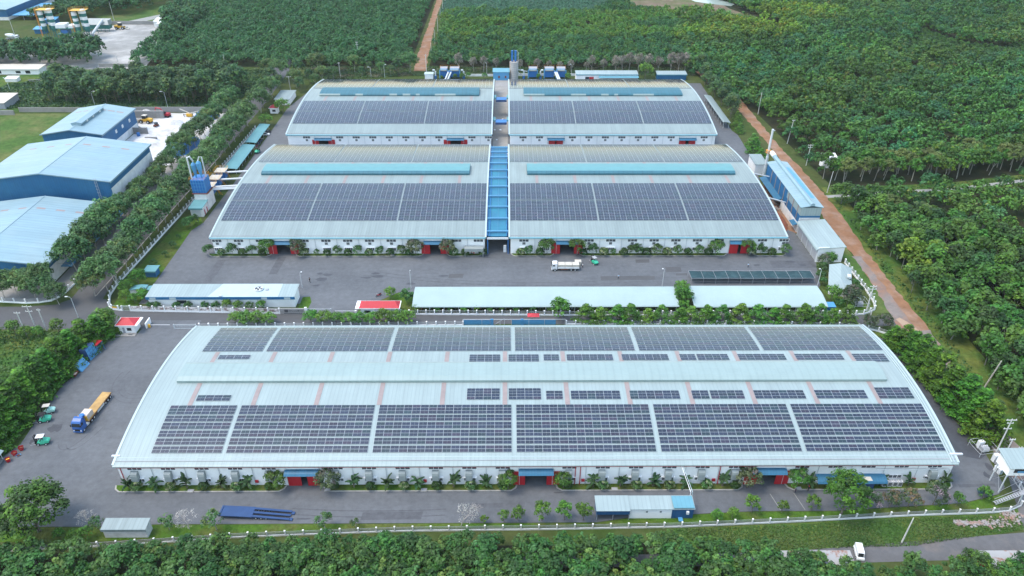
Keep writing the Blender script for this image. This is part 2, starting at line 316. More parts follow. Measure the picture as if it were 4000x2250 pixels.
ribbon('path', [(134, 287.5), (150, 289.6), (162.7, 292.2), (193.5, 295.0), (231.6, 304.4), (330, 322)], [(134, 285.0), (150, 287.2), (162.7, 289.8), (193.5, 292.5), (231.6, 301.6), (330, 319)], .026, M['pale_path'])
rough_ribbon('dirt_track', [(-59.0, 470), (-60.2, 496), (-60.6, 559), (-60.4, 609), (-61.2, 690), (-61.8, 900)], [(-51.0, 470), (-52.4, 496), (-54.6, 559), (-56, 609), (-56.6, 690), (-57, 900)], .03, M['red_earth'])
# vegetated ground
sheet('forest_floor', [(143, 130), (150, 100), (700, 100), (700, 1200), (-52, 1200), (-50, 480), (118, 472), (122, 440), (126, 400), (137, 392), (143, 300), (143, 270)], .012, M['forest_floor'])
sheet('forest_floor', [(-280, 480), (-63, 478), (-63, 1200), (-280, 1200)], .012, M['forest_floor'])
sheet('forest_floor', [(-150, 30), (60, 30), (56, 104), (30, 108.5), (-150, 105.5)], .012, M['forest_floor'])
sheet('grass_verge', [(137, 275), (150, 284), (162, 287), (193, 290), (232, 299), (300, 312), (300, 322), (232, 309), (193, 300), (162, 297.5), (138, 296)], .018, M['rank'])
sheet('grass_verge', [(118.5, 262), (124, 262), (128.2, 250), (128.4, 223.3), (126.2, 199), (118.6, 199.4), (122.8, 203), (124.4, 212), (124, 236), (121, 252)], .016, M['field'])
sheet('grass_verge', [(133.8, 262), (137, 284), (144, 284), (144, 120), (133, 110), (132.6, 141), (134, 160), (134.2, 189), (134.4, 223)], .02, M['rank'])
sheet('lawn', [(-120, 109.4), (-95, 109.4), (-60, 111.2), (-25, 112.6), (21, 113.1), (39, 113.5), (67, 114.8), (95, 116.4), (114, 117.1), (121, 120.8), (118.3, 122), (108.5, 119.4), (77, 117.2), (58.3, 117.2), (43.9, 116.4), (28.2, 115.4), (20.5, 114.1), (-80, 114), (-95.3, 113.4), (-120, 113.4)], .03, M['lawn'])
sheet('meadow', [(38, 112.4), (67, 113.8), (95, 115.6), (114, 116.2), (119, 118), (122, 117.5), (120, 112), (90.8, 107.2), (59.4, 106.2), (36, 107)], .02, M['rank'])
sheet('meadow', [(-300, 120), (-127.8, 120), (-127.4, 164), (-125, 186), (-122.5, 189.4), (-300, 189.4)], .01, M['rank'])
sheet('meadow', [(-310, 318), (-221, 318), (-219, 391), (-310, 391)], .01, M['field'])
sheet('meadow', [(-340, 396), (-150, 396), (-150, 462), (-235, 474), (-250, 478), (-340, 450)], .012, M['rank'])
sheet('lawn', [(-131, 207), (-130.4, 203.5), (-122.7, 203.5), (-122.7, 220), (-123.1, 238), (-123.7, 256.7), (-121.2, 263.3), (-124, 268), (-131.4, 268), (-131.6, 250), (-133.2, 222)], .02, M['lawn'])
sheet('lawn', [(-69, 203.2), (-69, 209), (-66.6, 209.4), (-65.4, 206), (-65.8, 200.6), (-69, 200.6)], .05, M['lawn'])
sheet('lawn', [(-42.3, 207), (-37.1, 211.7), (-31, 212), (-31, 199.4), (-34.6, 199.4), (-35, 203)], .05, M['lawn'])
sheet('lawn', [(104, 186.8), (108, 190), (114.8, 187.4), (118, 185), (119.8, 180), (121.5, 181), (119.5, 187), (114, 190.2), (108, 191.6)], .05, M['lawn'])
sheet('lawn', [(108.4, 214), (114, 209), (122.4, 203), (118, 198.4), (31, 198.2), (31, 199.6), (106, 199.6), (109, 205)], .02, M['lawn'])
sheet('crop_field', [(-55, 626), (8, 628), (67, 624), (84, 650), (97, 700), (110, 900), (-55, 900)], .03, M['crop'])
sheet('fallow_field', [(103, 900), (103, 684), (107.7, 646), (138.9, 634), (170, 625), (200, 590), (212, 584), (204, 610), (188, 650), (182, 700), (190, 900)], .03, M['brown'])
sheet('pond', [(162, 690), (165, 678), (178, 668), (192, 660), (197, 668), (186, 690), (180, 720), (165, 720)], .05, M['pond'])
sheet('meadow', [(268, 512), (292, 545), (316, 580), (322, 540), (348, 524), (400, 560), (400, 505), (347, 488), (300, 505)], .03, M['rank'])
sheet('plant_yard', [(-420, 470), (-232, 474), (-236, 500), (-262, 592), (-292, 606), (-312, 575), (-336, 540), (-420, 500)], .02, M['plant_yard'])
sheet('meadow', [(-318, 606), (-262, 594), (-240, 640), (-236, 900), (-420, 900), (-400, 690)], .015, M['field'])
ribbon('dirt_track', [(-300, 600), (-272, 640), (-262, 690), (-255, 800)], [(-288, 596), (-262, 640), (-252, 690), (-240, 800)], .03, M['pale_path'])
ribbon('dirt_track', [(-272, 592), (-252, 640), (-236, 690), (-220, 800)], [(-266, 590), (-246, 640), (-228, 690), (-212, 800)], .03, M['pale_path'])
sheet('sand_yard', [(-219, 392), (-153, 391.5), (-150.4, 365), (-151, 326), (-157, 320), (-190, 330), (-190, 370), (-203, 380)], .02, M['sand'])
sheet('soil_yard', [(-175, 206.8), (-157, 205.6), (-151.6, 207.6), (-150, 216), (-150, 330), (-157, 330), (-157, 217), (-175, 216)], .026, M['concrete'])
sheet('red_earth_floor', [(112.9, 254), (117, 253.4), (120, 300), (114, 300), (106.5, 285), (106.5, 262)], .06, M['red_earth'])
sheet('concrete_lane', [(-6.9, 328), (.5, 328), (.9, 452), (-6.9, 452)], .06, M['concrete'])
# darker repairs and wet stains in the asphalt (their own outlines), then a painted shade strip
rnd = random.Random(5)
def stain(cx, cy, rx, ry, z=.052, m='patch', n=14):
    sheet('asphalt_patch_or_shade', [(cx+rx*math.cos(a)*rnd.uniform(.6, 1.15), cy+ry*math.sin(a)*rnd.uniform(.6, 1.15)) for a in [2*math.pi*i/n for i in range(n)]], z, M[m])
for a in [(-65.2, 220.2, 2.2, 1.5), (-63.6, 223.4, 2.0, .8), (-66.6, 224.2, 1.2, .7), (-66, 216.4, 1.6, .7), (-49.6, 221.4, 1.8, .6), (-45.6, 222.3, 2.4, .9), (-46.6, 224.3, 1.6, .7), (-22.3, 222.6, 2.6, .6), (-33.3, 217.4, 1.8, .8),
          (103.9, 232.0, 2.3, .7), (107.4, 229.6, 1.3, 1.0), (90.8, 229.7, 1.6, .6), (-7, 235.4, 1.6, .35), (-47.2, 115.6, 2.4, .22), (12.2, 123.2, 1.4, .2), (-60.6, 118.5, 1.2, .5), (-96.6, 165, .5, .5), (-120, 146, 2.2, 1.8), (-122, 141, 3.2, 1.5), (-5.8, 119.6, .5, .2), (121, 131, .9, 1.6), (118.8, 128.4, .8, 1.2)]: stain(*a)
for x0, x1, y0, y1 in ((64.2, 64.35, 117.6, 122.6), (70.0, 70.15, 117.7, 122.8)): sheet('road_marking', [(x0, y0), (x1, y0), (x1-1.0, y1), (x0-1.0, y1)], .058, M['pale_path'])
for x0, x1, y0, y1, mm in ((-20.6, -15.6, 221.2, 224, 'asphalt_road'), (33, 52, 219.6, 222.4, 'asphalt_road'), (57, 62.5, 225, 228.6, 'asphalt_road'), (47, 52, 231.4, 234, 'asphalt_road'), (60, 64, 222.6, 224.2, 'asphalt_road'), (-84.5, -81.6, 224, 236, 'patch2'), (-106, -103, 212, 234, 'patch2'), (-10, 4, 118.6, 120.2, 'patch2'), (-34, -20, 115.2, 117.6, 'patch2'), (96, 112, 227.6, 233, 'patch2'), (110, 119, 124.4, 125.6, 'patch2')):
    sheet('asphalt_patch_or_shade', [(x0, y0), (x1, y0+.15), (x1+.3, y1), (x0+.2, y1-.2)], .048, M[mm])
def track(cx, cy, rx, ry, a0, a1, wd):
    n = 26; L_, R_ = [], []
    for i in range(n+1): a = R(a0+(a1-a0)*i/n); L_.append((cx+(rx-wd/2)*math.cos(a), cy+(ry-wd/2)*math.sin(a))); R_.append((cx+(rx+wd/2)*math.cos(a), cy+(ry+wd/2)*math.sin(a)))
    ribbon('tyre_mark', L_, R_, .046, M['patch2'])
for a in ((-104.5, 166, 6.6, 8.4, 150, 350, .30), (-104.5, 166, 8.4, 10.2, 160, 345, .30), (-104.5, 166, 5.2, 6.8, 170, 330, .22), (-30, 132, 60, 16, 250, 285, .35), (-30, 132, 60, 14.2, 250, 285, .35), (10, 250, 90, 34, 232, 300, .4), (10, 252, 90, 34, 232, 300, .4), (-112, 200, 9, 62, 255, 300, .35), (-114, 200, 9, 62, 255, 300, .35)): track(*a)
sheet('asphalt_patch_or_shade', [(109.4, 189), (114, 187), (117.2, 184.6), (119.2, 180), (119.4, 157), (122, 140), (122.2, 135), (120, 133.6), (116, 135), (114.4, 141), (113, 150), (110.4, 160), (109, 176)], .045, M['yard_shade'])  # shade between hall and trees painted in, over a darker asphalt tone
# planting strips with kerbs in front of the warehouses
def strip(x0, x1, yk, yw, c=1.6):
    pts = [(x0, yw), (x0+c*.25, yk+.9), (x0+c, yk), (x1-c, yk), (x1-c*.25, yk+.9), (x1, yw)]
    ins = [(x0+.35, yw), (x0+c*.25+.35, yk+1.05), (x0+c+.15, yk+.3), (x1-c-.15, yk+.3), (x1-c*.25-.35, yk+1.05), (x1-.35, yw)]
    b = MB().prism(pts, 0, .16); o = b.build('kerb', M['kerb']); o['kind'] = 'structure'
    sheet('lawn', ins, .175, M['lawn'])
for a in ((-95.2, -53.4), (-44.8, 2.6), (11.6, 57.6), (67.6, 108.8)): strip(*a, 123.7, 125.86)
for a in ((-110.6, -87.0), (-78.4, -30.8), (-22.4, -9.0), (1.4, 17.6), (26.8, 82.0), (91.4, 104.0)): strip(*a, 236.3, 238.24)
for i, (x, y) in enumerate(((-76.3, 123.95), (-43.4, 124.2), (-20.1, 124.0), (26.0, 124.1), (70.6, 124.1), (-42.4, 236.9))):
    b = MB().box(x-.75, x+.75, y-.5, y+.5, .1, .3).box(x-.55, x+.55, y-.34, y+.34, .3, .33, 1)
    o = b.build('manhole', [M['kerb'], M['grey']]); tag(o, 'pale concrete inspection cover in the grass strip, ' + ('before the second warehouse row' if i == 5 else ORD[i]+' from the lorry yard'), 'manhole cover', 'inspection covers in the grass strips')

# ------------------------------------------------------------------ big warehouses
BLD = dict(F=(125.3, 182.0, 7.55, 3.75), M=(237.8, 328.3, 7.2, 4.1), R=(340.4, 428.9, 7.4, 4.4))
def arch(b, y):
    y0, y1, e, r = BLD[b]; t = (y-(y0+y1)/2)/((y1-y0)/2); return e+r*(1-t*t)
def roof_sheet(b, x0, x1, mats, parent):
    y0, y1, e, r = BLD[b]
    ys = [y0+(y1-y0)*i/36 for i in range(37)]
    top = [(y0-.10, e-.62), (y0-.42, e-.42), (y0-.38, e-.16)]+[(y, arch(b, y)) for y in ys]+[(y1+.4, e-.3)]
    o = MB(); n = len(top)
    vs = [(x0, y, z) for y, z in top]+[(x1, y, z) for y, z in top]
    o.add(vs, [(i, n+i, n+i+1, i+1) for i in range(3, n-1)], 0)
    o.add(vs, [(i, n+i, n+i+1, i+1) for i in range(0, 3)], 1)
    for x in (x0, x1):               # barge trim along the curved gable edge
        s = -1 if x == x0 else 1
        for i in range(36):
            ya, yb = ys[i], ys[i+1]
            o.add([(x-.30, ya, arch(b, ya)+.10), (x+.30, ya, arch(b, ya)+.10), (x+.30, yb, arch(b, yb)+.10), (x-.30, yb, arch(b, yb)+.10)], [(0, 1, 2, 3)], 2)
            o.add([(x+.3*s, ya, arch(b, ya)+.10), (x+.3*s, ya, arch(b, ya)-.45), (x+.3*s, yb, arch(b, yb)-.45), (x+.3*s, yb, arch(b, yb)+.10)], [(0, 1, 2, 3)], 2)
    o.box(x0+.2, x1-.2, y0+.9, y0+1.06, arch(b, y0+1)+.0, arch(b, y0+1)+.12, 3)
    return o.build('roof', mats, parent)
def pane_frame(x0, x1, z0, z1, y, n, parent, rows=1):
    f = MB(); f.box(x0-.12, x1+.12, y-.07, y, z1, z1+.12).box(x0-.12, x1+.12, y-.10, y, z0-.12, z0)
    for i in range(n+1):
        x = x0+(x1-x0)*i/n; f.box(x-.07, x+.07, y-.06, y, z0, z1)
    o = f.build('window', M['white'], parent)
    g = MB()
    for i in range(n):
        a = x0+(x1-x0)*i/n+.07; c = x0+(x1-x0)*(i+1)/n-.07
        g.quad((a, y-.015, z0), (c, y-.015, z0), (c, y-.015, z1), (a, y-.015, z1))
        for k in range(1, 4): g.quad((a+(c-a)*k/4-.025, y-.02, z0), (a+(c-a)*k/4+.025, y-.02, z0), (a+(c-a)*k/4+.025, y-.02, z1), (a+(c-a)*k/4-.025, y-.02, z1), 1)
    g.build('pane', [M['dark'], M['grey']], o)
def warehouse(name, label, b, x0, x1, bays, doors, hoods, mon, skyl, mats, skip=(), step=8.0, lower=True):
    """x0..x1 roof edges, bays = bay centres, doors = {bay: gap}, mon = list of (xa, xb), skyl = x of the strips"""
    y0, y1, e, r = BLD[b]; yw = y0+.55; xa, xb = x0+.48, x1-.48
    root = thing(name, label, 'warehouse', (x0+x1)/2, (y0+y1)/2)
    wl = MB(); op = 2.75
    edges = [xa]+[v for d in sorted(doors) for v in (d-op, d+op)]+[xb]
    for i in range(0, len(edges), 2): wl.box(edges[i], edges[i+1], yw, yw+.25, 0, e-.05)
    for d in doors: wl.box(d-op, d+op, yw+.002, yw+.25, 4.5, e-.05)
    wl.box(xa, xb, y1-.8, y1-.55, 0, e-.05)
    prof = [(yw+.26, 0)]+[(yw+.26, e-.1)]+[(yw+.3+(y1-.9-yw-.3)*i/20, arch(b, yw+.3+(y1-.9-yw-.3)*i/20)-.12) for i in range(1, 20)]+[(y1-.82, e-.1), (y1-.82, 0)]
    for a in ((xa, xa+.2), (xb-.2, xb)): wl.ext(prof, 'x', *a)
    wl.build('wall', M['white'], root)
    roof_sheet(b, x0, x1, mats, root)
    for i, c in enumerate(bays):     # bay columns' downpipes
        if c+step/2 < xb-1: MB().tube([(c+step/2, yw-.14, .1), (c+step/2, yw-.14, e-.9), (c+step/2, yw-.35, e-.5)], .085, 6).build('downpipe', M['galv'], root)
    for c in bays:
        if any(abs(c-d) < 1 for d in doors): continue
        pane_frame(c-1.75, c+1.75, e-2.15, e-1.15, yw, 3, root)
        if (round(c) not in skip): 
            if lower: pane_frame(c-1.45, c+1.45, 1.45, 2.6, yw, 4, root)
            if not hoods:
                f = MB().box(c-.65, c+.65, yw-.06, yw, 3.75, 4.95).build('vent', M['white'], root)
                MB().quad((c-.55, yw-.075, 3.85), (c+.55, yw-.075, 3.85), (c+.55, yw-.075, 4.85), (c-.55, yw-.075, 4.85)).build('grille', M['mesh_grey'], f)
        if hoods and round(c) not in skip:
            h = MB(); P = [(yw-.02, 5.25), (yw-.55, 5.2), (yw-1.0, 4.85), (yw-1.15, 4.2), (yw-1.15, 2.5), (yw-.02, 2.5)]
            h.ext(P, 'x', c-.95, c+.65); h.build('duct_hood', M['duct'], root)
        if lower and round(c) not in skip: MB().box(c-1.7, c+1.7, yw-.5, yw-.02, 2.78, 2.88).build('sun_shade', M['white'], root)
    for d, gap in doors.items():
        for s in (-1, 1):
            xc = d+s*(gap/2+1.62); lf = MB().box(xc-1.6, xc+1.6, yw-.2, yw-.06, .05, 4.55)
            for k in (-1.55, -.5, .5, 1.55): lf.box(xc+k-.04, xc+k+.04, yw-.235, yw-.2, .05, 4.55)
            lf.build('door', M['red'], root)
        A = [(yw-.0, 5.5), (yw-.7, 5.45), (yw-1.3, 5.2), (yw-1.7, 4.75), (yw-1.66, 4.68), (yw-1.26, 5.1), (yw-.7, 5.34), (yw-.0, 5.38)]
        MB().ext(A, 'x', d-4.2, d+4.2).build('awning', M['awning'], root)
    for xs, xe in mon:
        yb_, yf = (158.6, 150.9) if b == 'F' else ((293.9, 284.0) if b == 'M' else (396.3, 384.7))
        zr = max(arch(b, yb_), arch(b, yf)); h = 1.15 if b == 'F' else 1.3
        yc = (yb_+yf)/2; P = [(yf, arch(b, yf)+.05), (yf-.05, arch(b, yf)+.75), (yf+.45, zr+h-.25), (yf+1.4, zr+h+.05), (yc, zr+h+.25), (yb_-1.0, zr+h), (yb_, zr+h-.35), (yb_, arch(b, yb_)+.05)]
        mo = MB(); n = len(P); vs = [(xs, *p) for p in P]+[(xe, *p) for p in P]
        mo.add(vs, [(i, n+i, n+i+1, i+1) for i in range(0, 3)], 0); mo.add(vs, [(i, n+i, n+i+1, i+1) for i in range(3, n-1)], 1)
        mo.add(vs, [list(range(n)), list(range(2*n-1, n-1, -1))], 0)
        mo.box(xs, xe, yb_+.02, yb_+.25, arch(b, yb_)+.02, zr+h-.5, 2)
        mm = [M['monitor_light'], M['monitor_light'], M['grey']] if b == 'F' else [M['monitor'], M['teal'] if b == 'M' else M['monitor'], M['grey']]
        o = mo.build('ridge_vent', mm, root)
        if b == 'R':                 # replaced pale sheets on the vent face
            q = MB(); g = random.Random(int(xs)); x = xs
            while x < xe-4:
                wdt = g.choice((2, 4, 8, 11)); q.quad((x, yf-.09, arch(b, yf)+.2), (x+wdt, yf-.09, arch(b, yf)+.2), (x+wdt, yf-.09, arch(b, yf)+.8), (x, yf-.09, arch(b, yf)+.8))
                q.quad((x, yf-.12, arch(b, yf)+.82), (x+wdt, yf-.12, arch(b, yf)+.82), (x+wdt, yf+.36, zr+h-.18), (x, yf+.36, zr+h-.18)); x += wdt+g.choice((3, 8, 14))
            q.build('replaced_sheet', M['monitor_light'], o)
    for x in skyl:
        ya, yb_, yc, yd = {'F': (142.7, 150.8, 159.0, 164.9), 'M': (276.2, 283.6, 294.2, 298.4), 'R': (377.3, 384.4, 396.6, 398.8)}[b]
        for u, v in ((ya, yb_), (yc, yd)):
            q = MB(); vv = [u+(v-u)*i/6 for i in range(7)]
            for a_, c_ in zip(vv, vv[1:]): q.quad((x-.6, a_, arch(b, a_)+.06), (x+.6, a_, arch(b, a_)+.06), (x+.6, c_, arch(b, c_)+.06), (x-.6, c_, arch(b, c_)+.06))
            q.build('skylight', M['skylight'], root)
    return root
RF = [M['roofF'], M['roofF'], M['trim'], M['grey']]; RM = [M['roofM'], M['roofnose'], M['trim'], M['grey']]
F = warehouse('long_warehouse', 'longest white warehouse with pale arched roof, red doors and grey duct hoods, beside the plantation', 'F', -93.5, 107.8,
              [-89.06+8*i for i in range(25)], {-49.06: 1.5, 6.94: 5.2, 62.94: 4.4}, True, [(-86.9, 100.6)], [-80.8+16.05*i for i in range(12)], RF, skip=(79, 87, 95))
# fire main, its drops, side gutters, long blue canopy and condensers of the long warehouse
fp = MB(); yw = 125.85
fp.tube([(-93, yw-.45, 6.62), (107.2, yw-.45, 6.62)], .15, 6)
for x in (-92.2, 16.4, 17.6, 51.2): fp.tube([(x, yw-.3, 6.7), (x, yw-.3, .3)], .11, 6)
fp.build('fire_main', M['pipe_red'], F)
g = MB()
for dx in (-1.0, -1.6):
    ys = [125.4+56*i/20 for i in range(21)]; g.tube([(107.8+dx, y, arch('F', y)+.12) for y in ys], .13, 5)
g.tube([(-92.9, 128.0, 7.9), (107.4, 128.0, 7.9)], .10, 5); g.tube([(-93, 127.3, 7.95), (107.8, 127.3, 7.95)], .16, 5)
g.build('cable_tray', M['trim'], F)
MB().box(-94.6, -92.6, 127.5, 128.0, 8.0, 8.3).box(106.5, 109.6, 127.2, 127.7, 8.1, 8.4).build('gutter_outlet', M['galv'], F)
A = [(yw, 3.4), (yw-1.2, 3.3), (yw-2.2, 2.9), (yw-2.5, 2.5), (yw-2.46, 2.42), (yw-2.1, 2.8), (yw-1.2, 3.2), (yw, 3.3)]
MB().ext(A, 'x', 74.6, 91.4).build('canopy', M['awning'], F)
MB().box(84.2, 88.4, yw-2.3, yw-2.2, .5, 2.4).build('blue_curtain', M['navy'], F)
MB().quad((85.6, yw-1.0, 3.40), (87.6, yw-1.0, 3.40), (87.9, yw-2.0, 3.02), (85.9, yw-2.0, 3.02)).build('patch', M['pallet'], F)
MB().tube([(88.6, yw-.5, 5.3), (106.4, yw-.5, 5.3), (106.6, yw-.5, 5.2), (106.6, yw-.5, .3)], .12, 6).build('pipe', M['galv'], F)
pane_frame(92.6, 95.8, 1.9, 2.9, yw, 3, F); pane_frame(101.2, 104.2, 1.7, 2.7, yw, 3, F)
h = MB(); h.ext([(yw-.02, 4.6), (yw-.6, 4.5), (yw-1.1, 4.0), (yw-1.1, 2.6), (yw-.02, 2.6)], 'x', 101.9, 103.7); h.build('duct_hood', M['duct'], F)
def ac_unit(x, y, z, label):
    t = thing('air_conditioner', label, 'air conditioner', x, y, z, 0, 'outdoor cooling units along the long warehouse')
    MB().box(x-.5, x+.5, y-.4, y+.4, z+.1, z+1.7).build('casing', M['truckwhite'], t)
    MB().lathe([(.36, z+1.702), (.36, z+1.74)], x, y, 12).build('fan', M['grey'], t)
    MB().quad((x-.42, y-.403, z+.3), (x+.42, y-.403, z+.3), (x+.42, y-.403, z+1.5), (x-.42, y-.403, z+1.5)).build('grille', M['mesh_grey'], t)
for i in range(4): ac_unit(91.6+1.25*i, 124.9, .17, ORD[i]+' white outdoor cooling unit from the long blue canopy on the warehouse front')
for i, x in enumerate((-86.2, -60.6, -19.9, 18.4, 50.2, 99.0)):
    t = thing('hose_box', 'small red fire hose box on the long white wall, '+ORD[i]+' from the lorry yard corner', 'fire hose box', x, yw-.15, 1.2, 0, 'red hose boxes on the warehouse wall')
    MB().box(x-.4, x+.4, yw-.26, yw, 1.1, 1.9).build('cabinet', M['pipe_red'], t); MB().quad((x-.25, yw-.268, 1.25), (x+.25, yw-.268, 1.25), (x+.25, yw-.268, 1.7), (x-.25, yw-.268, 1.7)).build('door', M['red'], t)

M1 = warehouse('arched_warehouse', 'arched warehouse on the lorry-tower side of the blue covered passage, second row', 'M', -108.6, -7.75, [-98.48+8*i for i in range(-1, 12)], {-82.48: 4.9, -26.48: 3.8}, False, [(-101.8, -15.5)], [-97.6+15.65*i for i in range(6)], RM, skip=(-18, -10))
M2 = warehouse('arched_warehouse', 'arched warehouse facing the parked white flatbed truck, second row', 'M', .9, 103.1, [6.3+8*i for i in range(13)], {22.3: 5.2, 86.3: 1.1}, False, [(8.5, 95.2)], [12.4+15.7*i for i in range(6)], RM)
R1 = warehouse('arched_warehouse', 'rear arched warehouse beside the two red-roofed gate lodges and the tree-lined lane', 'R', -106.4, -7.2, [-96.84+8*i for i in range(12)], {-88.84: 4.5, -24.84: 5.0}, False, [(-99, -14.6)], [-95+15.3*i for i in range(6)], RM, lower=False)
R2 = warehouse('arched_warehouse', 'rear arched warehouse beside the long curved shed and the woodland', 'R', 1.2, 101.8, [7.9+8*i for i in range(12)], {23.9: .5, 87.9: 1.5}, False, [(9.1, 93.4)], [12.8+15.3*i for i in range(6)], RM, lower=False)
# porch of the second-row warehouse
t = MB().box(-15.6, -8.6, 235.6, 238.0, 3.5, 3.6).box(-15.6, -8.6, 235.55, 235.65, 2.4, 3.5); t.build('porch_roof', M['duct'], M1)
MB().tube([(-15.4, 235.8, 0), (-15.4, 235.8, 3.5)], .07, 5).tube([(-8.8, 235.8, 0), (-8.8, 235.8, 3.5)], .07, 5).build('porch_post', M['galv'], M1)

# ------------------------------------------------------------------ solar arrays
rs = np.random.RandomState(3)
def cell_tint(dark):
    c = rs.rand(); k = rs.uniform(.6, 1.0)*dark
    return (.020*k, .028*k, .050*k) if c < .45 else ((.022*k, .030*k, .046*k) if c < .75 else ((.018*k, .036*k, .044*k) if c < .9 else (.032*k, .028*k, .048*k)))
def solar_block(label, b, x0, x1, rows, wmod=2.1, lift=.16, dark=1.0):
    """rows = [(y_low, y_high), ...] one entry per module row, low edge first"""
    yc = (rows[0][0]+rows[-1][1])/2
    t = thing('solar_array', label, 'solar panels', (x0+x1)/2, yc, arch(b, yc), 0, 'solar arrays on the warehouse roofs')
    n = max(1, round((x1-x0)/wmod)); w = (x1-x0)/n
    for ya, yb in rows:
        za, zb = arch(b, ya)+lift, arch(b, yb)+lift; m = MB()
        vs = [(x0, ya, za), (x1, ya, za), (x1, yb, zb), (x0, yb, zb)]
        m.add(vs+[(x, y, z-.06) for x, y, z in vs], [(0, 1, 2, 3), (0, 4, 5, 1), (1, 5, 6, 2), (2, 6, 7, 3), (3, 7, 4, 0)], 0)
        gy = .028; ga = ya+gy; gb = yb-gy; f = lambda y: za+(zb-za)*(y-ya)/(yb-ya)+.008
        for i in range(n):
            ti = cell_tint(dark)
            for h in (0, 1):
                xa = x0+i*w+(.036 if h == 0 else w/2+.010); xb = x0+i*w+(w/2-.010 if h == 0 else w-.036)
                m.quad((xa, ga, f(ga)), (xb, ga, f(ga)), (xb, gb, f(gb)), (xa, gb, f(gb)), 1, ti)
        m.build('panel_row', [M['frame'], M['cell']], t)
    return t
def split(ya, yb, n, gap=.03):
    h = (yb-ya)/n; return [(ya+i*h, ya+(i+1)*h-gap) for i in range(n)]
SEC = [(-85.4, -68.6), (-67.5, -33.6), (-32.4, 1.1), (2.3, 36.0), (37.2, 71.2), (72.3, 106.0)]
NEAR = [r for a in ((128.34, 130.21), (130.58, 132.44), (132.80, 134.72), (135.07, 137.06), (137.39, 139.31)) for r in split(*a, 2)]+split(139.63, 142.61, 3)
FAR = split(165.2, 168.15, 3)+[r for a in ((168.5, 170.5), (170.9, 172.9), (173.3, 175.3), (175.7, 177.7), (178.1, 180.1)) for r in split(*a, 2)]
for i, (a, c) in enumerate(SEC):
    solar_block('dark panel block on the door side of the longest warehouse, %s from the lorry yard' % ORD[i], 'F', a, c, NEAR)
    solar_block('panel block on the road side of the longest warehouse, %s from the lorry yard' % ORD[i], 'F', a, c, FAR)
SM = [(-79.75, -71.1, 2), (-10.4, -1.9, 4), (.4, 8.8, 4), (10.1, 14.4, 3), (16.5, 29.3, 3), (31.8, 44.7, 3), (47.9, 52.3, 3), (52.7, 61.4, 3), (64.1, 77.2, 3), (80.0, 93.2, 3), (96.1, 105.2, 4)]
for i, (a, c, n) in enumerate(SM):
    yt = 148.45 if n == 4 else (147.5 if n == 3 else 146.2)
    solar_block('small panel group below the pale ridge vent, %s from the lorry yard' % ORD[i], 'F', a, c, split(yt-n*1.02, yt, n))
    yt = 163.2; solar_block('small panel group behind the pale ridge vent, %s from the lorry yard' % ORD[i], 'F', a, c, split(yt-n*.97, yt, n))
for b, secs, desc in (('M', [(-107.3, -75.15), (-74.65, -41.45), (-40.95, -8.1), (1.3, 34.3), (34.8, 68.2), (68.7, 102.6)], 'second-row'), ('R', [(-105.4, -73.8), (-73.3, -40.85), (-40.35, -7.6), (1.6, 33.85), (34.35, 67.35), (67.85, 101.2)], 'rear')):
    if b == 'M': near = split(247.8, 261.7, 13)+split(262.2, 275.8, 13); far = split(298.9, 327.2, 27)
    else: near = split(350.3, 363.4, 12)+split(364.0, 377.0, 12); far = split(399.2, 427.8, 27)
    for i, (a, c) in enumerate(secs):
        hall = 'lane-side' if i < 3 else 'woodland-side'
        solar_block('panel block before the ridge vent of the %s %s hall, %s from the middle passage' % (desc, hall, ORD[2-i if i < 3 else i-3]), b, a, c, near)
        solar_block('pale panel block behind the ridge vent of the %s %s hall, %s from the passage' % (desc, hall, ORD[2-i if i < 3 else i-3]), b, a, c, far)
# ------------------------------------------------------------------ covered passages between the halls
t = thing('covered_passage', 'bright blue curved roof over the passage between the second-row halls', 'passage roof', -3.4, 283)
y0, y1 = 239.3, 327.0; rf = MB(); ys = [y0+(y1-y0)*i/30 for i in range(31)]; z = lambda y: arch('M', y)-.75
vs = [(-6.9, y, z(y)) for y in ys]+[(.25, y, z(y)) for y in ys]
rf.add(vs, [(i, 31+i, 32+i, i+1) for i in range(30)]); rf.build('roof', M['canopyblue'], t, smooth=True)
gt = MB()
for x in (-7.1, -6.3, .05): gt.tube([(x, y, z(y)+.25) for y in ys], .14, 5)
gt.build('gutter', M['equip'], t)
sp = MB(); sp.tube([(-3.3, y, z(y)+.10) for y in ys], .06, 5); sp.build('seam', M['beamblue'], t)
for i in range(11):
    y = 241.5+8.05*i; MB().box(-7.3, .5, y-.28, y+.28, z(y)+.35, z(y)+.85).build('beam', M['beamblue'], t)
MB().box(-7.3, .6, 237.9, 238.5, 6.2, 6.75).build('lintel', M['galv'], t)
MB().box(-7.2, -6.9, 238.1, 238.5, 0, 6.2).box(.3, .6, 238.1, 238.5, 0, 6.2).build('gate_post', M['equip'], t)
for i, (y, dx) in enumerate(((358, 0), (388, 0))):
    t = thing('link_canopy', 'blue sheet bridge roof across the open rear passage, %s the ridge vents' % ('in front of' if i == 0 else 'level with'), 'passage roof', -3.2, y, 0, 0, 'blue link roofs over the rear passage')
    e = arch('R', y)-2.0
    MB().box(-5.6, .0, y-2.2, y+2.2, e-.6, e-.35).build('roof', M['equip'], t)
    MB().box(-7.2, -5.6, y-1.2, y+3.4, e-.3, e+.5).box(0, 1.2, y-1.2, y+3.4, e-.3, e+.5).build('hood', M['teal'], t)
    MB().box(-5.6, 0, y-2.35, y-2.2, e-1.5, e-.4).build('fascia', M['navy'], t)
t = thing('passage_crate', 'tall white appliance crate inside the dark passage mouth between the halls', 'crate', -.6, 239.6)
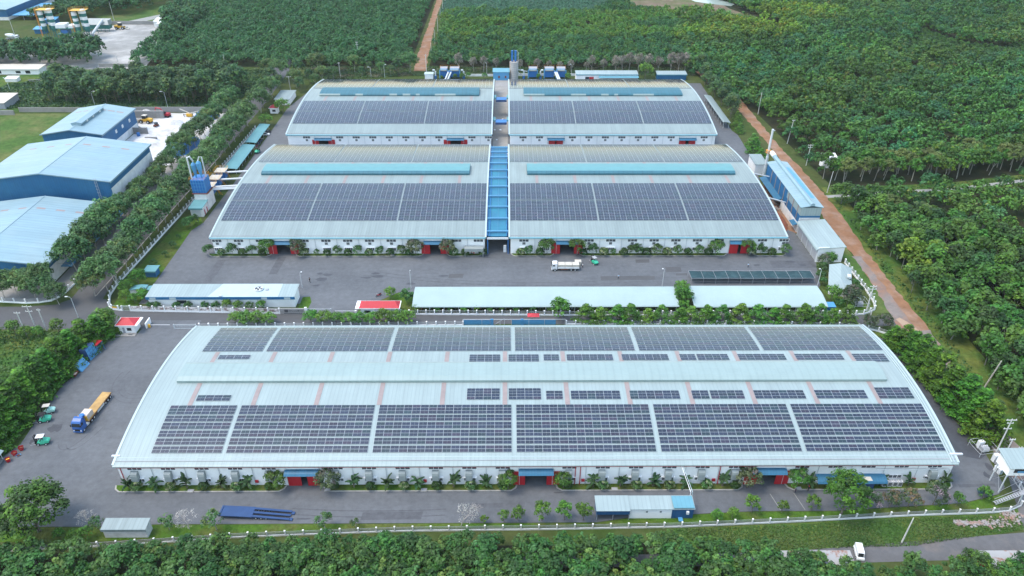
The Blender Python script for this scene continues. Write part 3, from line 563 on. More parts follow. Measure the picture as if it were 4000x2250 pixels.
MB().box(-1.3, -.15, 239.2, 240.2, .06, 1.4).box(-1.25, -.2, 239.25, 240.15, 1.4, 2.7).build('carton', M['truckwhite'], t)
MB().box(-1.31, -.14, 239.19, 240.21, 1.36, 1.44).build('strap', M['grey'], t)
rnd = random.Random(11)
for i in range(14):
    x, y = rnd.uniform(-6.3, .2), rnd.choice((331, 334, 336, 352, 366, 371, 379, 382, 334.5)); o = MB().prism([(x+rnd.uniform(.3, .8)*math.cos(a), y+rnd.uniform(.4, .9)*math.sin(a)) for a in [k*math.pi/3.5 for k in range(7)]], .07, .22).build('scrap_sheet', M['truckwhite'])
    tag(o, 'loose white plastic scrap lying on the concrete of the open rear passage', 'litter', 'white scraps in the rear passage')
def wall_box(m, x0, x1, y0, y1, z0, z1, th=.2):
    m.box(x0, x1, y0, y0+th, z0, z1).box(x0, x1, y1-th, y1, z0, z1).box(x0, x0+th, y0+th+.002, y1-th-.002, z0, z1).box(x1-th, x1, y0+th+.002, y1-th-.002, z0, z1); return m
# ------------------------------------------------------------------ blue gabled halls of the neighbours
def gable_hall(label, x0, x1, y0, y1, eave, ridge, wl, front_white, roofm):
    t = thing('gabled_hall', label, 'warehouse', (x0+x1)/2, (y0+y1)/2); xm = (x0+x1)/2
    w = MB(); G_ = lambda a, c, za: [(x0, za), (x1, za), (x1, eave), (xm, ridge-.25), (x0, eave)]
    w.ext(G_(0, 0, front_white), 'y', y0, y0+.2, 0); w.ext(G_(0, 0, 0), 'y', y1-.2, y1, 0); w.build('cladding', M['bluewall'], t)
    s = MB(); s.box(x0, x0+.2, y0+.25, y1-.25, wl, eave-.05).box(x1-.2, x1, y0+.25, y1-.25, wl, eave-.05); s.build('side_cladding', M['bluewallY'], t)
    lo = MB(); lo.box(x1-.19, x1-.01, y0+.26, y1-.26, 0, wl-.002).box(x0+.01, x0+.19, y0+.26, y1-.26, 0, wl-.002)
    if front_white: lo.box(x0+.01, x1-.01, y0+.01, y0+.19, 0, front_white-.002)
    lo.build('wall', M['white_old'], t)
    r = MB(); ov = .7
    for xa, za, xb, zb in ((x0-ov, eave-.12, xm, ridge), (xm, ridge, x1+ov, eave-.12)):
        r.add([(xa, y0-ov, za), (xb, y0-ov, zb), (xb, y1+ov, zb), (xa, y1+ov, za), (xa, y0-ov, za-.15), (xb, y0-ov, zb-.15), (xb, y1+ov, zb-.15), (xa, y1+ov, za-.15)], [(0, 1, 2, 3), (7, 6, 5, 4), (0, 4, 5, 1), (2, 6, 7, 3), (1, 5, 6, 2), (3, 7, 4, 0)])
    r.build('roof', roofm, t)
    e = MB()
    for xa, za, xb, zb in ((x0-ov, eave-.12, xm, ridge), (xm, ridge, x1+ov, eave-.12)):
        e.add([(xa, y0-ov-.1, za+.15), (xb, y0-ov-.1, zb+.15), (xb, y0-ov+.3, zb+.15), (xa, y0-ov+.3, za+.15), (xa, y0-ov-.1, za-.3), (xb, y0-ov-.1, zb-.3)], [(0, 1, 2, 3), (4, 5, 1, 0)])
    e.box(x1+ov-.1, x1+ov+.25, y0-ov, y1+ov, eave-.75, eave-.05); e.box(xm-.25, xm+.25, y0-ov+.4, y1+ov, ridge-.02, ridge+.09); e.build('verge_trim', M['blueroof2'], t)
    for i in range(6):
        yy = y0+(y1-y0)*.8; xx = xm+(x1-xm)*((i-2.5)/3.0)*.9
        if abs(xx-xm) > .5:
            zz = lambda q: ridge-(ridge-eave+.12)*abs(q-xm)/(x1+ov-xm)+.02
            MB().quad((xx-1.6, yy-.6, zz(xx-1.6)), (xx+1.6, yy-.6, zz(xx+1.6)), (xx+1.6, yy+.6, zz(xx+1.6)), (xx-1.6, yy+.6, zz(xx-1.6))).build('skylight', M['skylight'], t)
    return t
L1 = gable_hall('low blue-walled hall nearest the road corner, its pale roof wider than its white base', -205, -157.6, 217.6, 264.4, 8, 11, 5.6, 2.9, M['blueroof'])
L2 = gable_hall('tallest blue-walled hall with a long white side wall, behind the low one', -211, -158.2, 271.2, 310, 14.6, 18, 11.2, 0, M['blueroof'])
L3 = gable_hall('blue hall with a raised ridge vent beside the white sand yard', -218, -190.4, 332, 368, 10.8, 13, 3.4, 0, M['blueroof'])
MB().ext([(-206.2, 12.7), (-201.8, 12.7), (-201.4, 13.9), (-204, 14.5), (-206.6, 13.9)], 'y', 338, 361).build('ridge_vent', M['blueroof2'], L3)
v = MB()
for y in (343, 349, 356): v.box(-201.55, -201.35, y, y+1.2, 12.9, 13.7)
for y in (345, 352, 360): v.box(-190.42, -190.3, y, y+1.6, 6.2, 7.8)
v.build('vent', M['white_old'], L3)
for i, (t, x, y, a, c) in enumerate(((L1, -161.5, 217.4, .3, 9.2), (L2, -163.5, 271.0, 1, 16))):
    ld = MB(); ld.bar((x, y-.5, a), (x, y-.5, c), .10).bar((x+.8, y-.5, a), (x+.8, y-.5, c), .10)
    for k in range(int((c-a)/.6)): ld.bar((x, y-.5, a+k*.6), (x+.8, y-.5, a+k*.6), .06)
    for k in range(int((c-a)/1.4)): ld.tube([(x, y-.5, a+k*1.4+2), (x+.1, y-1.2, a+k*1.4+2), (x+.7, y-1.2, a+k*1.4+2), (x+.8, y-.5, a+k*1.4+2)], .04, 4)
    ld.build('ladder', M['grey'], t)
for x in (-168, -173, -178, -184): pane_frame(x-1.3, x+1.3, 1.4, 2.5, 217.58, 3, L1)
sw = MB()
for y in (272.5, 275.5, 297, 299.5): sw.box(-158.21, -158.15, y, y+1.3, 1.5, 3.4)
sw.build('window', M['dark'], L2)
MB().box(-158.2, -153.4, 263, 269, 2.7, 3.0).box(-157.6, -153.8, 225, 262, 2.6, 2.9).build('side_canopy', M['equip_light'], L1)
t = thing('gabled_hall', 'blue-walled hall with a pale roof at the corner by the striped silos', 'warehouse', -410, 640)
MB().box(-445, -391.5, 606, 690, 2.5, 8).build('cladding', M['bluewall'], t); MB().box(-444.9, -391.6, 606.1, 689.9, 0, 2.498).build('wall', M['white_old'], t)
MB().ext([(-446, 8.3), (-418, 10.6), (-390.6, 8.3), (-390.6, 8.0), (-446, 8.0)], 'y', 605, 691).build('roof', M['blueroof'], t)
MB().box(-388, -366, 606, 650, 3.6, 4.0).build('canopy', M['equip_light'], t); MB().bar((-367, 607, 0), (-367, 607, 3.6), .2).bar((-367, 640, 0), (-367, 640, 3.6), .2).bar((-380, 607, 0), (-380, 607, 3.6), .2).build('canopy_post', M['galv'], t)
for i, (x, y, lw) in enumerate(((-352, 596, 9), (-345, 566, 8))):
    t = thing('blue_shed', 'small bright blue lean-to %s the striped cement silos' % ('beyond' if i == 0 else 'just behind'), 'shed', x, y, 0, 0, 'blue lean-tos at the cement plant')
    MB().ext([(y-3, 3.2), (y+3, 4.2), (y+3, 4.4), (y-3, 3.4)], 'x', x-lw/2, x+lw/2).build('roof', M['equip_light'], t); MB().box(x-lw/2+.3, x+lw/2-.3, y-2, y+2.6, 0, 3.3).build('wall', M['bluewall'], t)
# ------------------------------------------------------------------ small buildings
def low_building(name, label, cat, x0, x1, y0, y1, zf, zb, roofm, wallm, over=.5, fascia=None, wins=(), door=None, group=None, fh=.7):
    t = thing(name, label, cat, (x0+x1)/2, (y0+y1)/2, 0, 0, group)
    w = MB(); w.box(x0, x1, y0, y0+.2, 0, zf-.02).box(x0, x1, y1-.2, y1, 0, zb-.02)
    for a in ((x0, x0+.2), (x1-.2, x1)): w.ext([(y0+.21, 0), (y1-.21, 0), (y1-.21, zb-.03), (y0+.21, zf-.03)], 'x', *a)
    w.build('wall', wallm, t)
    MB().ext([(y0-over, zf), (y1+over, zb+.02), (y1+over, zb+.18), (y0-over, zf+.16)], 'x', x0-over, x1+over).build('roof', roofm, t)
    if fascia: MB().box(x0-over, x1+over, y0-over-.06, y0-over-.003, zf-fh, zf+.17).build('fascia', fascia, t)
    for a, c, za, zb_ in wins:
        o = MB().box(a-.08, c+.08, y0-.05, y0-.002, za-.08, zb_+.08).build('window', M['white'], t); MB().quad((a, y0-.056, za), (c, y0-.056, za), (c, y0-.056, zb_), (a, y0-.056, zb_)).build('pane', M['dark'], o)
    if door: MB().box(door[0], door[1], y0-.06, y0-.002, 0, door[2]).build('door', door[3], t)
    return t
off = low_building('canteen_building', 'long white flat building with a blue eaves band and a big roof fan', 'building', -117.8, -70, 203.0, 209.2, 4.3, 4.8, M['roofF'], M['white'], .5, M['bluewall'], [(-108.6, -105.4, 1.6, 2.9)], None, None, .85)
f = MB().lathe([(1.45, 4.7), (1.5, 5.15), (1.3, 5.2), (1.25, 5.0)], -82.2, 206.6, 20).build('roof_fan', M['galv'], off)
fb = MB().lathe([(1.2, 5.02), (1.2, 5.03)], -82.2, 206.6, 18)
for k in range(4): a = k*math.pi/2+.3; fb.add([(-82.2, 206.6, 5.06), (-82.2+1.15*math.cos(a), 206.6+1.15*math.sin(a), 5.06), (-82.2+1.15*math.cos(a+.7), 206.6+1.15*math.sin(a+.7), 5.12)], [(0, 1, 2)], 1)
fb.build('fan_blades', [M['black'], M['galv']], f)
MB().box(-79.9, -79.0, 205.9, 206.8, 4.7, 5.0).build('fan_motor', M['grey'], off)
MB().box(-94.2, -93.3, 202.5, 203, 4.5, 5.0).box(-94, -93.1, 202.4, 202.9, 2.6, 3.1).build('vent_cowl', M['galv'], off)
MB().quad((-98, 202.5, 4.475), (-75, 202.5, 4.475), (-75, 209.7, 4.995), (-95, 209.7, 4.995)).build('pale_sheets', M['trim'], off)
MB().box(-117, -115, 202.43, 202.438, 3.5, 4.3).box(-110.5, -108.4, 202.43, 202.438, 3.5, 4.3).box(-80.5, -78.6, 202.43, 202.438, 3.5, 4.3).box(-73, -71, 202.43, 202.438, 3.5, 4.3).build('fascia_panel', M['trim'], off)
low_building('plain_shed', 'plain white hut with a shallow pale blue roof on the plantation lawn', 'shed', -90.6, -81.0, 110.5, 113.0, 2.9, 3.2, M['roofM'], M['white_old'], .25, M['roofM'], fh=.5)
cb = thing('site_office', 'long hut, one third blue and open below, one third white, one third dark blue', 'building', 32, 117)
MB().box(28.3, 38.0, 115.4, 118.6, 0, 3.0).build('wall', M['white'], cb)
MB().box(38.01, 43.0, 115.38, 118.62, 0, 3.05).build('blue_wall', M['darkblue'], cb)
MB().box(20.7, 28.2, 114.9, 115.0, 1.9, 3.2).box(20.6, 20.7, 115, 118.7, .8, 3.2).box(20.7, 28.2, 118.6, 118.7, 0, 3.2).build('blue_wall', M['darkblue'], cb)
MB().ext([(114.7, 3.22), (119.1, 3.5), (119.1, 3.62), (114.7, 3.34)], 'x', 20.4, 28.25).ext([(115.2, 3.1), (119.1, 3.4), (119.1, 3.55), (115.2, 3.25)], 'x', 28.26, 43.3).build('roof', M['roofF'], cb)
MB().box(38.3, 43.1, 115.3, 118.9, 3.46, 3.62).build('roof', M['roofnose'], cb)
MB().box(32, 32.4, 115.3, 115.39, 2.1, 2.5).box(35.2, 35.6, 115.3, 115.39, 2.1, 2.5).build('vent', M['mesh_grey'], cb)
MB().box(41.3, 41.9, 114.9, 115.37, 1.8, 2.6).build('cowl', M['truckwhite'], cb); MB().box(39.6, 40.6, 114.2, 115.36, .3, .42).build('blue_board', M['equip_light'], cb)
MB().bar((20.7, 115, 0), (20.7, 115, 2), .14).bar((24.4, 115, 0), (24.4, 115, 2), .14).bar((28.1, 115, 0), (28.1, 115, 2), .14).build('post', M['grey'], cb)
t = thing('pipe_bridge', 'white twin pipe running down from the long warehouse to the site office', 'pipework', 42.6, 121)
MB().tube([(41.6, 125.6, 6.8), (42.9, 119.3, 4.4), (42.9, 119.0, .1)], .09, 6).build('pipe', M['truckwhite'], t)
MB().tube([(41.9, 125.6, 6.9), (43.3, 119.3, 4.5), (43.3, 119.0, .1)], .09, 6).build('pipe', M['trim'], t); MB().box(42.6, 43.6, 118.9, 119.3, 1.2, 1.35).build('bracket', M['rustsolid'], t)
def gatehouse(label, x0, x1, y0, y1, h, ridge_len, ox0=0, ox1=0, wins=(), door=None, unit=True):
    t = thing('gatehouse', label, 'gatehouse', (x0+x1)/2, (y0+y1)/2, 0, 0, None)
    wall_box(MB(), x0, x1, y0, y1, 0, h).build('wall', M['white'], t)
    MB().box(x0-.5-ox0, x1+.5+ox1, y0-.5, y1+.5, h, h+.3).build('slab', M['white'], t)
    a, b_, c, d = x0-.42, x1+.42+.5*min(ox1, .4), y0-.45, y1+.42; ym = (c+d)/2; xm = (a+b_)/2; r = ridge_len/2; z = h+.302
    MB().add([(a, c, z), (b_, c, z), (b_, d, z), (a, d, z), (xm-r, ym, z+1.35), (xm+r, ym, z+1.35)], [(0, 1, 5, 4), (1, 2, 5), (2, 3, 4, 5), (3, 0, 4), (3, 2, 1, 0)]).build('roof', M['redroof'], t)
    for p, q, za, zb in wins:
        o = MB().box(p-.08, q+.08, y0-.05, y0-.002, za-.08, zb+.08).build('window', M['white'], t); MB().quad((p, y0-.056, za), (q, y0-.056, za), (q, y0-.056, zb), (p, y0-.056, zb)).build('pane', M['dark'], o)
    if door: MB().box(*door, y0-.06, y0-.002, .1, 2.2).build('door', M['grey'], t)
    return t
gm = gatehouse('long white gatehouse with a red hipped roof at the second compound gate', -47.4, -35.4, 197.9, 201.4, 3.0, 10, 1.1, .3, [(-46.2, -44.2, 1.2, 2.2), (-37.6, -36.2, 1.2, 2.2)])
MB().box(-43.6, -42.6, 197.5, 197.88, 2.0, 2.5).box(-42.0, -41.0, 197.5, 197.88, 2.0, 2.5).build('cooling_unit', M['truckwhite'], gm)
gf = gatehouse('small square white gatehouse with a red pyramid roof by the lorry yard entrance', -121.6, -116.6, 188.6, 192.2, 3.0, 1.0, .1, .9, [(-119.0, -117.6, 1.0, 2.1)], (-120.4, -119.7))
MB().box(-122.6, -116.2, 186.8, 188.58, .05, .2).build('step', M['concrete'], gf); MB().box(-118.6, -117.4, 187.4, 187.8, .55, .65).box(-118.5, -118.3, 187.5, 187.7, .2, .55).box(-117.7, -117.5, 187.5, 187.7, .2, .55).build('bench', M['concrete'], gf)
gatehouse('tiny white gate lodge with a red pyramid roof beside a round tree', -128.6, -124.6, 391, 394.2, 2.9, .4, 0, 0, [(-127.4, -125.6, 1.0, 2.2)])
low_building('lane_office', 'white hut with a flat pale roof behind the small red-roofed lodge', 'building', -129.4, -121.6, 405, 420, 3.2, 3.4, M['roofM'], M['white'], .6, None)
low_building('teal_kiosk', 'small square kiosk with teal roof and blue walls beside the lawn strip', 'kiosk', -127.0, -123.4, 222, 225.2, 2.5, 2.6, M['teal'], M['bluewall'], .45, M['teal'], fh=.4)
t = thing('garden_shed', 'low shed with a curved teal roof hidden among shrubs by the canteen', 'shed', -123.5, 211.4)
MB().ext([(-127.8, 1.9), (-126.6, 2.5), (-124, 2.8), (-121.9, 2.6), (-121.9, 2.5), (-124, 2.7), (-126.6, 2.4), (-127.8, 1.8)], 'y', 210, 213).build('roof', M['teal'], t)
MB().ext([(-121.8, 2.3), (-119.2, 2.5), (-119.2, 2.4), (-121.8, 2.2)], 'y', 210, 212.8).build('roof', M['teal'], t); wall_box(MB(), -127.4, -119.4, 210.4, 212.6, 0, 2.0).build('wall', M['white_old'], t)
# open-sided parking sheds with long curved roofs
def parking_shed(label, x0, x1, y0, y1, zf, zb, n, roofm, group, axis='x', mono=True):
    t = thing('parking_shed', label, 'open shed', (x0+x1)/2, (y0+y1)/2, 0, 0, group); m = MB()
    if axis == 'x':
        P = [(y0, zf-.25), (y0+.25, zf), (y0+1.2, zf+.28), ((y0+y1)/2, zb+.1), (y1-.6, zb), (y1, zb-.25)]; P = P+[(a, b-.1) for a, b in P[::-1]]
        m.ext(P, 'x', x0, x1)
        o = m.build('roof', roofm, t)
        for i in range(n+1):
            x = x0+.8+(x1-x0-1.6)*i/n
            MB().box(x-.07, x+.07, y0+.6, y0+.74, 0, zf+.02).box(x-.07, x+.07, y1-.9, y1-.76, 0, zb-.12).build('post', M['galv'], t)
            if i < n and label.startswith('longest'): MB().quad((x+2.0, y0+3.4, zf+.72), (x+2.12, y0+3.4, zf+.72), (x+2.12, y1-1.2, zb+.10), (x+2.0, y1-1.2, zb+.10)).build('seam', M['trim'], t)
    else:
        P = [(x0, zf-.2), (x0+.5, zf+.1), ((x0+x1)/2, (zf+zb)/2+.15), (x1-.5, zb), (x1, zb-.2)]; P = P+[(a, b-.1) for a, b in P[::-1]]
        m.ext(P, 'y', y0, y1); m.build('roof', roofm, t)
        for i in range(n+1):
            y = y0+.6+(y1-y0-1.2)*i/n; MB().box(x0+.5, x0+.64, y-.07, y+.07, 0, zf-.05).box(x1-.9, x1-.76, y-.07, y+.07, 0, zb-.12).build('post', M['galv'], t)
    return t
P1 = parking_shed('longest open-fronted shed, one smooth pale roof, behind potted bushes', -30.8, 56.2, 198.9, 209.6, 3.0, 4.0, 18, M['roofP'], 'open parking sheds')
P2 = parking_shed('shorter open-fronted shed with a smooth pale roof at the woodland end of the yard', 60.9, 104.6, 198.5, 210.0, 3.0, 4.0, 9, M['roofP'], 'open parking sheds')
MB().box(96, 103.6, 200.5, 205, 0, 2.6).build('store_room', M['white'], P2)
parking_shed('teal open shed with a curved roof beside the lane, next to the ductwork towers', -128, -121.6, 310, 339, 3.0, 2.8, 6, M['teal'], 'open parking sheds', 'y')
parking_shed('teal open shed over parked motorcycles and a white car beside the lane', -127.6, -122.0, 341.5, 367, 3.0, 2.8, 5, M['teal'], 'open parking sheds', 'y')
parking_shed('narrow curved pale shed running along the woodland beside the rear hall', 112.2, 116.4, 368, 412, 3.6, 3.2, 8, M['roofM'], 'open parking sheds', 'y')
t = thing('lean_to', 'pale curved lean-to roof at the forklift corner of the lorry yard', 'open shed', -131, 131)
MB().ext([(-138, 2.4), (-131.5, 2.9), (-127.6, 2.7), (-126.9, 2.3), (-126.9, 2.2), (-127.6, 2.6), (-131.5, 2.8), (-138, 2.3)], 'y', 126.4, 135.5).build('roof', M['roofF'], t)
MB().box(-127.5, -127.35, 127, 127.15, 0, 2.5).box(-127.5, -127.35, 134.6, 134.75, 0, 2.5).box(-133, -132.85, 127, 127.15, 0, 2.6).build('post', M['galv'], t); MB().box(-138, -127.2, 126.6, 135.2, 0, .18).build('plinth', M['concrete'], t)
# shade-net enclosure
t = thing('net_shelter', 'long low frame roofed with dark teal shade net on the yard', 'net shelter', 85.5, 219)
nm = MB()
for i in range(10):
    xa, xb = 64+4.3*i, 64+4.3*(i+1)
    for k in range(4): nm.quad((xa, 217+1.25*k, 2.3-.12*((k*3+i) % 3)), (xb, 217+1.25*k, 2.3-.12*((k*3+i+1) % 3)), (xb, 217+1.25*(k+1), 2.3-.12*((k*3+i+4) % 3)), (xa, 217+1.25*(k+1), 2.3-.12*((k*3+i+3) % 3)))
nm.build('net', M['netteal'], t)
for i in range(11): x = 64+4.3*i; MB().bar((x, 216.9, 0), (x, 216.9, 2.35), .09).bar((x, 222.1, 0), (x, 222.1, 2.35), .09).bar((x, 216.9, 2.35), (x, 222.1, 2.35), .07).build('frame_post', M['grey'], t)
MB().bar((64, 216.9, 2.4), (107, 216.9, 2.4), .08).bar((64, 222.1, 2.4), (107, 222.1, 2.4), .08).bar((64, 216.9, 1.2), (107, 216.9, 1.2), .05).build('rail', M['grey'], t)
# ------------------------------------------------------------------ works along the woodland side
t = thing('dryer_building', 'tall narrow light blue works building with a duct along its ridge', 'building', 117.3, 276)
x0, x1, y0, y1 = 113.3, 121.2, 254.7, 298.3
MB().box(x0, x1, y0, y0+.2, 7.2, 10.7).box(x0, x0+.18, y0+.25, 271, 7.3, 10.8).build('pale_cladding', M['roofF'], t)
MB().box(x0, x0+.2, 271.01, y1, 4.2, 10.8).box(x0+.01, x0+.19, y0+.25, 270.99, 4.0, 7.298).box(x0, x1, y0+.01, y0+.19, 6.4, 7.19).box(x1-.2, x1, y0+.25, y1, 0, 10.8).box(x0, x1, y1-.2, y1, 0, 10.7).build('blue_cladding', M['bluewallY'], t)
MB().box(x0+.05, x0+.35, y0+.3, 276, 0, 3.98).box(x0, x1, y0+.02, y0+.18, 0, 6.39).build('wall', M['white_old'], t)
for y in (258, 263.5, 269, 274.5, 280, 285.5, 291): MB().box(x0-.14, x0-.02, y-.3, y+.3, 4.3, 10.2).build('pilaster', M['skylight'], t)
MB().ext([(x0-.5, 10.75), (117.2, 11.5), (x1+.5, 10.75), (x1+.5, 10.9), (117.2, 11.65), (x0-.5, 10.9)], 'y', y0-.3, y1+.3).build('roof', M['blueroof'], t)
MB().add([(119.2, 262, 11.335), (121.6, 262, 10.91), (121.6, 292, 10.91), (118.4, 292, 11.46)], [(0, 1, 2, 3)]).build('blue_sheets', M['equip_light'], t)
MB().ext([(116.3, 11.5), (116.4, 12.3), (117.2, 12.7), (118, 12.3), (118.1, 11.5)], 'y', y0-.35, y1+5).build('ridge_duct', M['blueroof2'], t)
MB().tube([(117.2, y1+4, 11.9), (117.2, y1+8, 12.0)], 1.0, 12).build('duct_mouth', M['truckwhite'], t)
MB().ext([(x0-.05, 4.6), (x0-2.6, 3.9), (x0-2.6, 3.75), (x0-.05, 4.45)], 'y', 275, 298).ext([(x0-.05, 3.4), (x0-1.8, 2.9), (x0-1.8, 2.75), (x0-.05, 3.25)], 'y', 255.2, 259.5).build('canopy', M['awning'], t)
for y, z in ((270.6, 5.2), (293.5, 6.3)):
    MB().tube([(101.5, y, arch('M', y)-2.4), (113.2, y, z)], .28, 8).build('transfer_pipe', M['galv'], t)
t = thing('lumber_pile', 'jumbled pile of dark scrap timber beside the works building', 'timber pile', 110.5, 279)
m = MB(); rnd = random.Random(4)
for i in range(34): x, y, zz = rnd.uniform(107.5, 112), rnd.uniform(272, 287), rnd.uniform(.2, 1.3); a = rnd.uniform(0, 3.1); l = rnd.uniform(.8, 2); m.bar((x-l*math.cos(a), y-l*math.sin(a), zz), (x+l*math.cos(a), y+l*math.sin(a), zz+rnd.uniform(-.2, .3)), .25)
m.build('timber', M['rubble'], t)
t = thing('sawdust_heap', 'heap of red-brown sawdust spilling between the arched hall and the works building', 'heap', 109.5, 264)
m = MB(); n = 14
prof = [(5.2, .07), (4.2, .8), (2.8, 1.7), (1.2, 2.3), (.2, 2.5)]; rnd = random.Random(8)
m.v = []; vs = []; fs = []
for r, zz in prof: vs += [(109.3+r*.62*math.cos(2*math.pi*k/n)*rnd.uniform(.85, 1.1), 264.5+r*1.6*math.sin(2*math.pi*k/n)*rnd.uniform(.85, 1.1), zz) for k in range(n)]
for i in range(4):
    for k in range(n): fs.append((i*n+k, i*n+(k+1) % n, (i+1)*n+(k+1) % n, (i+1)*n+k))
m.add(vs, fs); m.build('heap', mat('sawdust', (.21, .085, .055), .95, .3, .8, .05), t, smooth=True)
t = thing('store_shed', 'pale shed with grey shutter bays and a white end wall below the works building', 'shed', 117.4, 243)
MB().box(112.8, 122.2, 231.8, 232.0, 0, 6.2).build('wall', M['white'], t); MB().box(112.9, 113.05, 232.01, 252.6, 0, 5.6).box(122, 122.2, 232.01, 252.6, 0, 6.2).build('shutter_wall', M['grey'], t)
for y in (232.3, 237.3, 242.3, 247.3, 252.3): MB().box(112.72, 112.88, y-.15, y+.15, 0, 5.6).build('pilaster', M['galv'], t)
MB().ext([(111.9, 5.0), (112.1, 5.5), (113, 5.95), (122.5, 6.6), (122.5, 6.45), (113, 5.8), (112.2, 5.4)], 'y', 231.3, 253.2).build('roof', M['roofF'], t)
t = thing('worker_house', 'white house with a pale hipped roof set askew among shrubs near the track', 'house', 115.2, 216.2, 0, R(-21))
MB().box(-3.2, 3.2, -7.4, 7.4, 0, 3.2).build('wall', M['white'], t, False)
MB().add([(-3.7, -7.9, 3.2), (3.7, -7.9, 3.2), (3.7, 7.9, 3.2), (-3.7, 7.9, 3.2), (0, -3.4, 4.5), (0, 7.9, 4.5)], [(0, 1, 4), (1, 2, 5, 4), (2, 3, 5), (3, 0, 4, 5), (3, 2, 1, 0)]).build('roof', M['roofF'], t, False)
MB().box(2.0, 3.2, -1.2, .6, 4.0, 4.7).build('roof_vent', M['galv'], t, False); MB().box(3.25, 3.35, -7.9, 7.9, 3.0, 3.18).build('gutter', M['black'], t, False)
low_building('pump_house', 'small white building with a pale roof under the tall chimney', 'building', 112.6, 117.6, 310.5, 321, 4.6, 5.0, M['roofM'], M['white'], .4)
t = thing('chimney', 'tall slim grey steel chimney with a yellow ringed platform', 'chimney', 116.6, 309)
MB().lathe([(.62, 0), (.62, 9), (.5, 9.2), (.48, 21.8), (.40, 21.82)], 116.6, 309, 14).build('stack', M['galv'], t); MB().tube([(116.6, 309, 21.2), (117.6, 309, 21.2)], .2, 8).build('spout', M['galv'], t)
MB().lathe([(1.2, 11.0), (1.2, 11.1)], 116.6, 309, 14).lathe([(1.25, 12.0), (1.25, 12.08)], 116.6, 309, 14).build('platform', M['orange'], t)
low_building('white_shack', 'small bright white shack half hidden in the wood beyond the track', 'shack', 146, 152, 317, 321, 4.8, 5.6, M['truckwhite'], M['white'], .3)
# ------------------------------------------------------------------ dust extraction tower and ducts on the lane side
t = thing('extraction_tower', 'tower of blue hopper and twin cyclones on a white block by the lane fence', 'tower', -125, 278)
wall_box(MB(), -127.6, -122.6, 275.0, 282.6, 0, 7.2).build('base', M['white_old'], t)
MB().box(-127.8, -122.4, 275.2, 281.2, 7.22, 12.9).build('hopper', M['equip'], t)
rb = MB()
for k in range(6): rb.box(-127.85+1.07*k, -127.75+1.07*k, 275.08, 275.19, 7.3, 12.9)
for k in range(6): rb.box(-122.39, -122.28, 275.3+1.1*k, 275.42+1.1*k, 7.3, 12.9)
for zz in (8.6, 10, 11.4): rb.box(-127.8, -122.3, 275.1, 275.195, zz, zz+.12)
rb.build('ribs', M['equip_light'], t)
def railing(m, x0, x1, y0, y1, z, h=1.1, step=1.4, w=.06):
    for a, b_ in (((x0, y0), (x1, y0)), ((x1, y0), (x1, y1)), ((x1, y1), (x0, y1)), ((x0, y1), (x0, y0))):
        for q in (h, h*.5): m.bar((*a, z+q), (*b_, z+q), w)
        n = max(1, int(math.hypot(b_[0]-a[0], b_[1]-a[1])/step))
        for i in range(n): m.bar((a[0]+(b_[0]-a[0])*i/n, a[1]+(b_[1]-a[1])*i/n, z), (a[0]+(b_[0]-a[0])*i/n, a[1]+(b_[1]-a[1])*i/n, z+h), w)
    return m
railing(MB(), -128.1, -122.1, 274.9, 281.5, 12.95).build('railing', M['orange'], t); MB().box(-128.3, -121.9, 274.7, 275.19, 7.0, 7.25).box(-122.38, -121.7, 275.2, 281.4, 7.0, 7.25).build('walkway', M['rustsolid'], t)
for x, top in ((-126.2, 19.5), (-124.0, 20.2)): MB().lathe([(.25, 12.95), (.35, 14.0), (.95, 17.0), (1.0, top-1), (1.05, top-.98), (.6, top-.3), (.3, top)], x, 278, 14).build('cyclone', M['equip_light'], t)
MB().tube([(-127.4, 276.5, 12.9), (-127.4, 276.5, 22.2), (-126.6, 277.2, 22.4), (-126.0, 278, 20.0)], .34, 8).tube([(-122.6, 279, 12.9), (-122.6, 279, 21.4), (-123.4, 278.4, 21.8), (-124, 278, 20.2)], .28, 8).build('pipe', M['galv'], t)
an = low_building('annex', 'low white annex with a teal roof and grey shutter below the extraction tower', 'building', -127.6, -122.8, 268.4, 274.8, 3.9, 4.3, M['teal'], M['white_old'], .5, M['teal'], (), (-127.0, -123.6, 3.1, M['galv']), None, .5)
MB().box(-122.8, -122.72, 270.2, 271.0, 0, 2.2).box(-122.8, -122.72, 272.8, 273.6, 0, 2.2).build('door', M['pipe_red'], an)
for i, y in enumerate((286.2, 293.6, 301.2)):
    t = thing('dust_collector', 'blue dust collector with yellow railed top beside the lane, %s from the extraction tower' % ORD[i], 'dust collector', -125, y, 0, 0, 'dust collectors beside the lane')
    MB().box(-127, -123.4, y-2, y+2, 2.6, 6.0).add([(-127, y-2, 2.6), (-123.4, y-2, 2.6), (-123.4, y+2, 2.6), (-127, y+2, 2.6), (-125.4, y-.3, .6), (-124.8, y-.3, .6), (-124.8, y+.3, .6), (-125.4, y+.3, .6)], [(0, 1, 5, 4), (1, 2, 6, 5), (2, 3, 7, 6), (3, 0, 4, 7), (4, 5, 6, 7)]).build('hopper', M['equip'], t)
    for x, yy in ((-127, y-2), (-123.4, y-2), (-127, y+2), (-123.4, y+2)): MB().bar((x, yy, 0), (x, yy, 6), .2).build('leg', M['navy'], t)
    MB().box(-127.6, -122.8, y-2.5, y+2.5, 6.02, 6.15).build('platform', M['pallet'], t); railing(MB(), -127.6, -122.8, y-2.5, y+2.5, 6.15).build('railing', M['yellow'], t)
    MB().bar((-122.8, y-2, 6.1), (-122.2, y+2.6, .1), .14).bar((-122.2, y-2, 6.1), (-121.6, y+2.6, .1), .14).build('ladder', M['orange'], t)
    MB().tube([(-123.5, y-.5, 5.2), (-107, y-.5, 6.2)], .42, 10).build('duct', M['galv'], t)
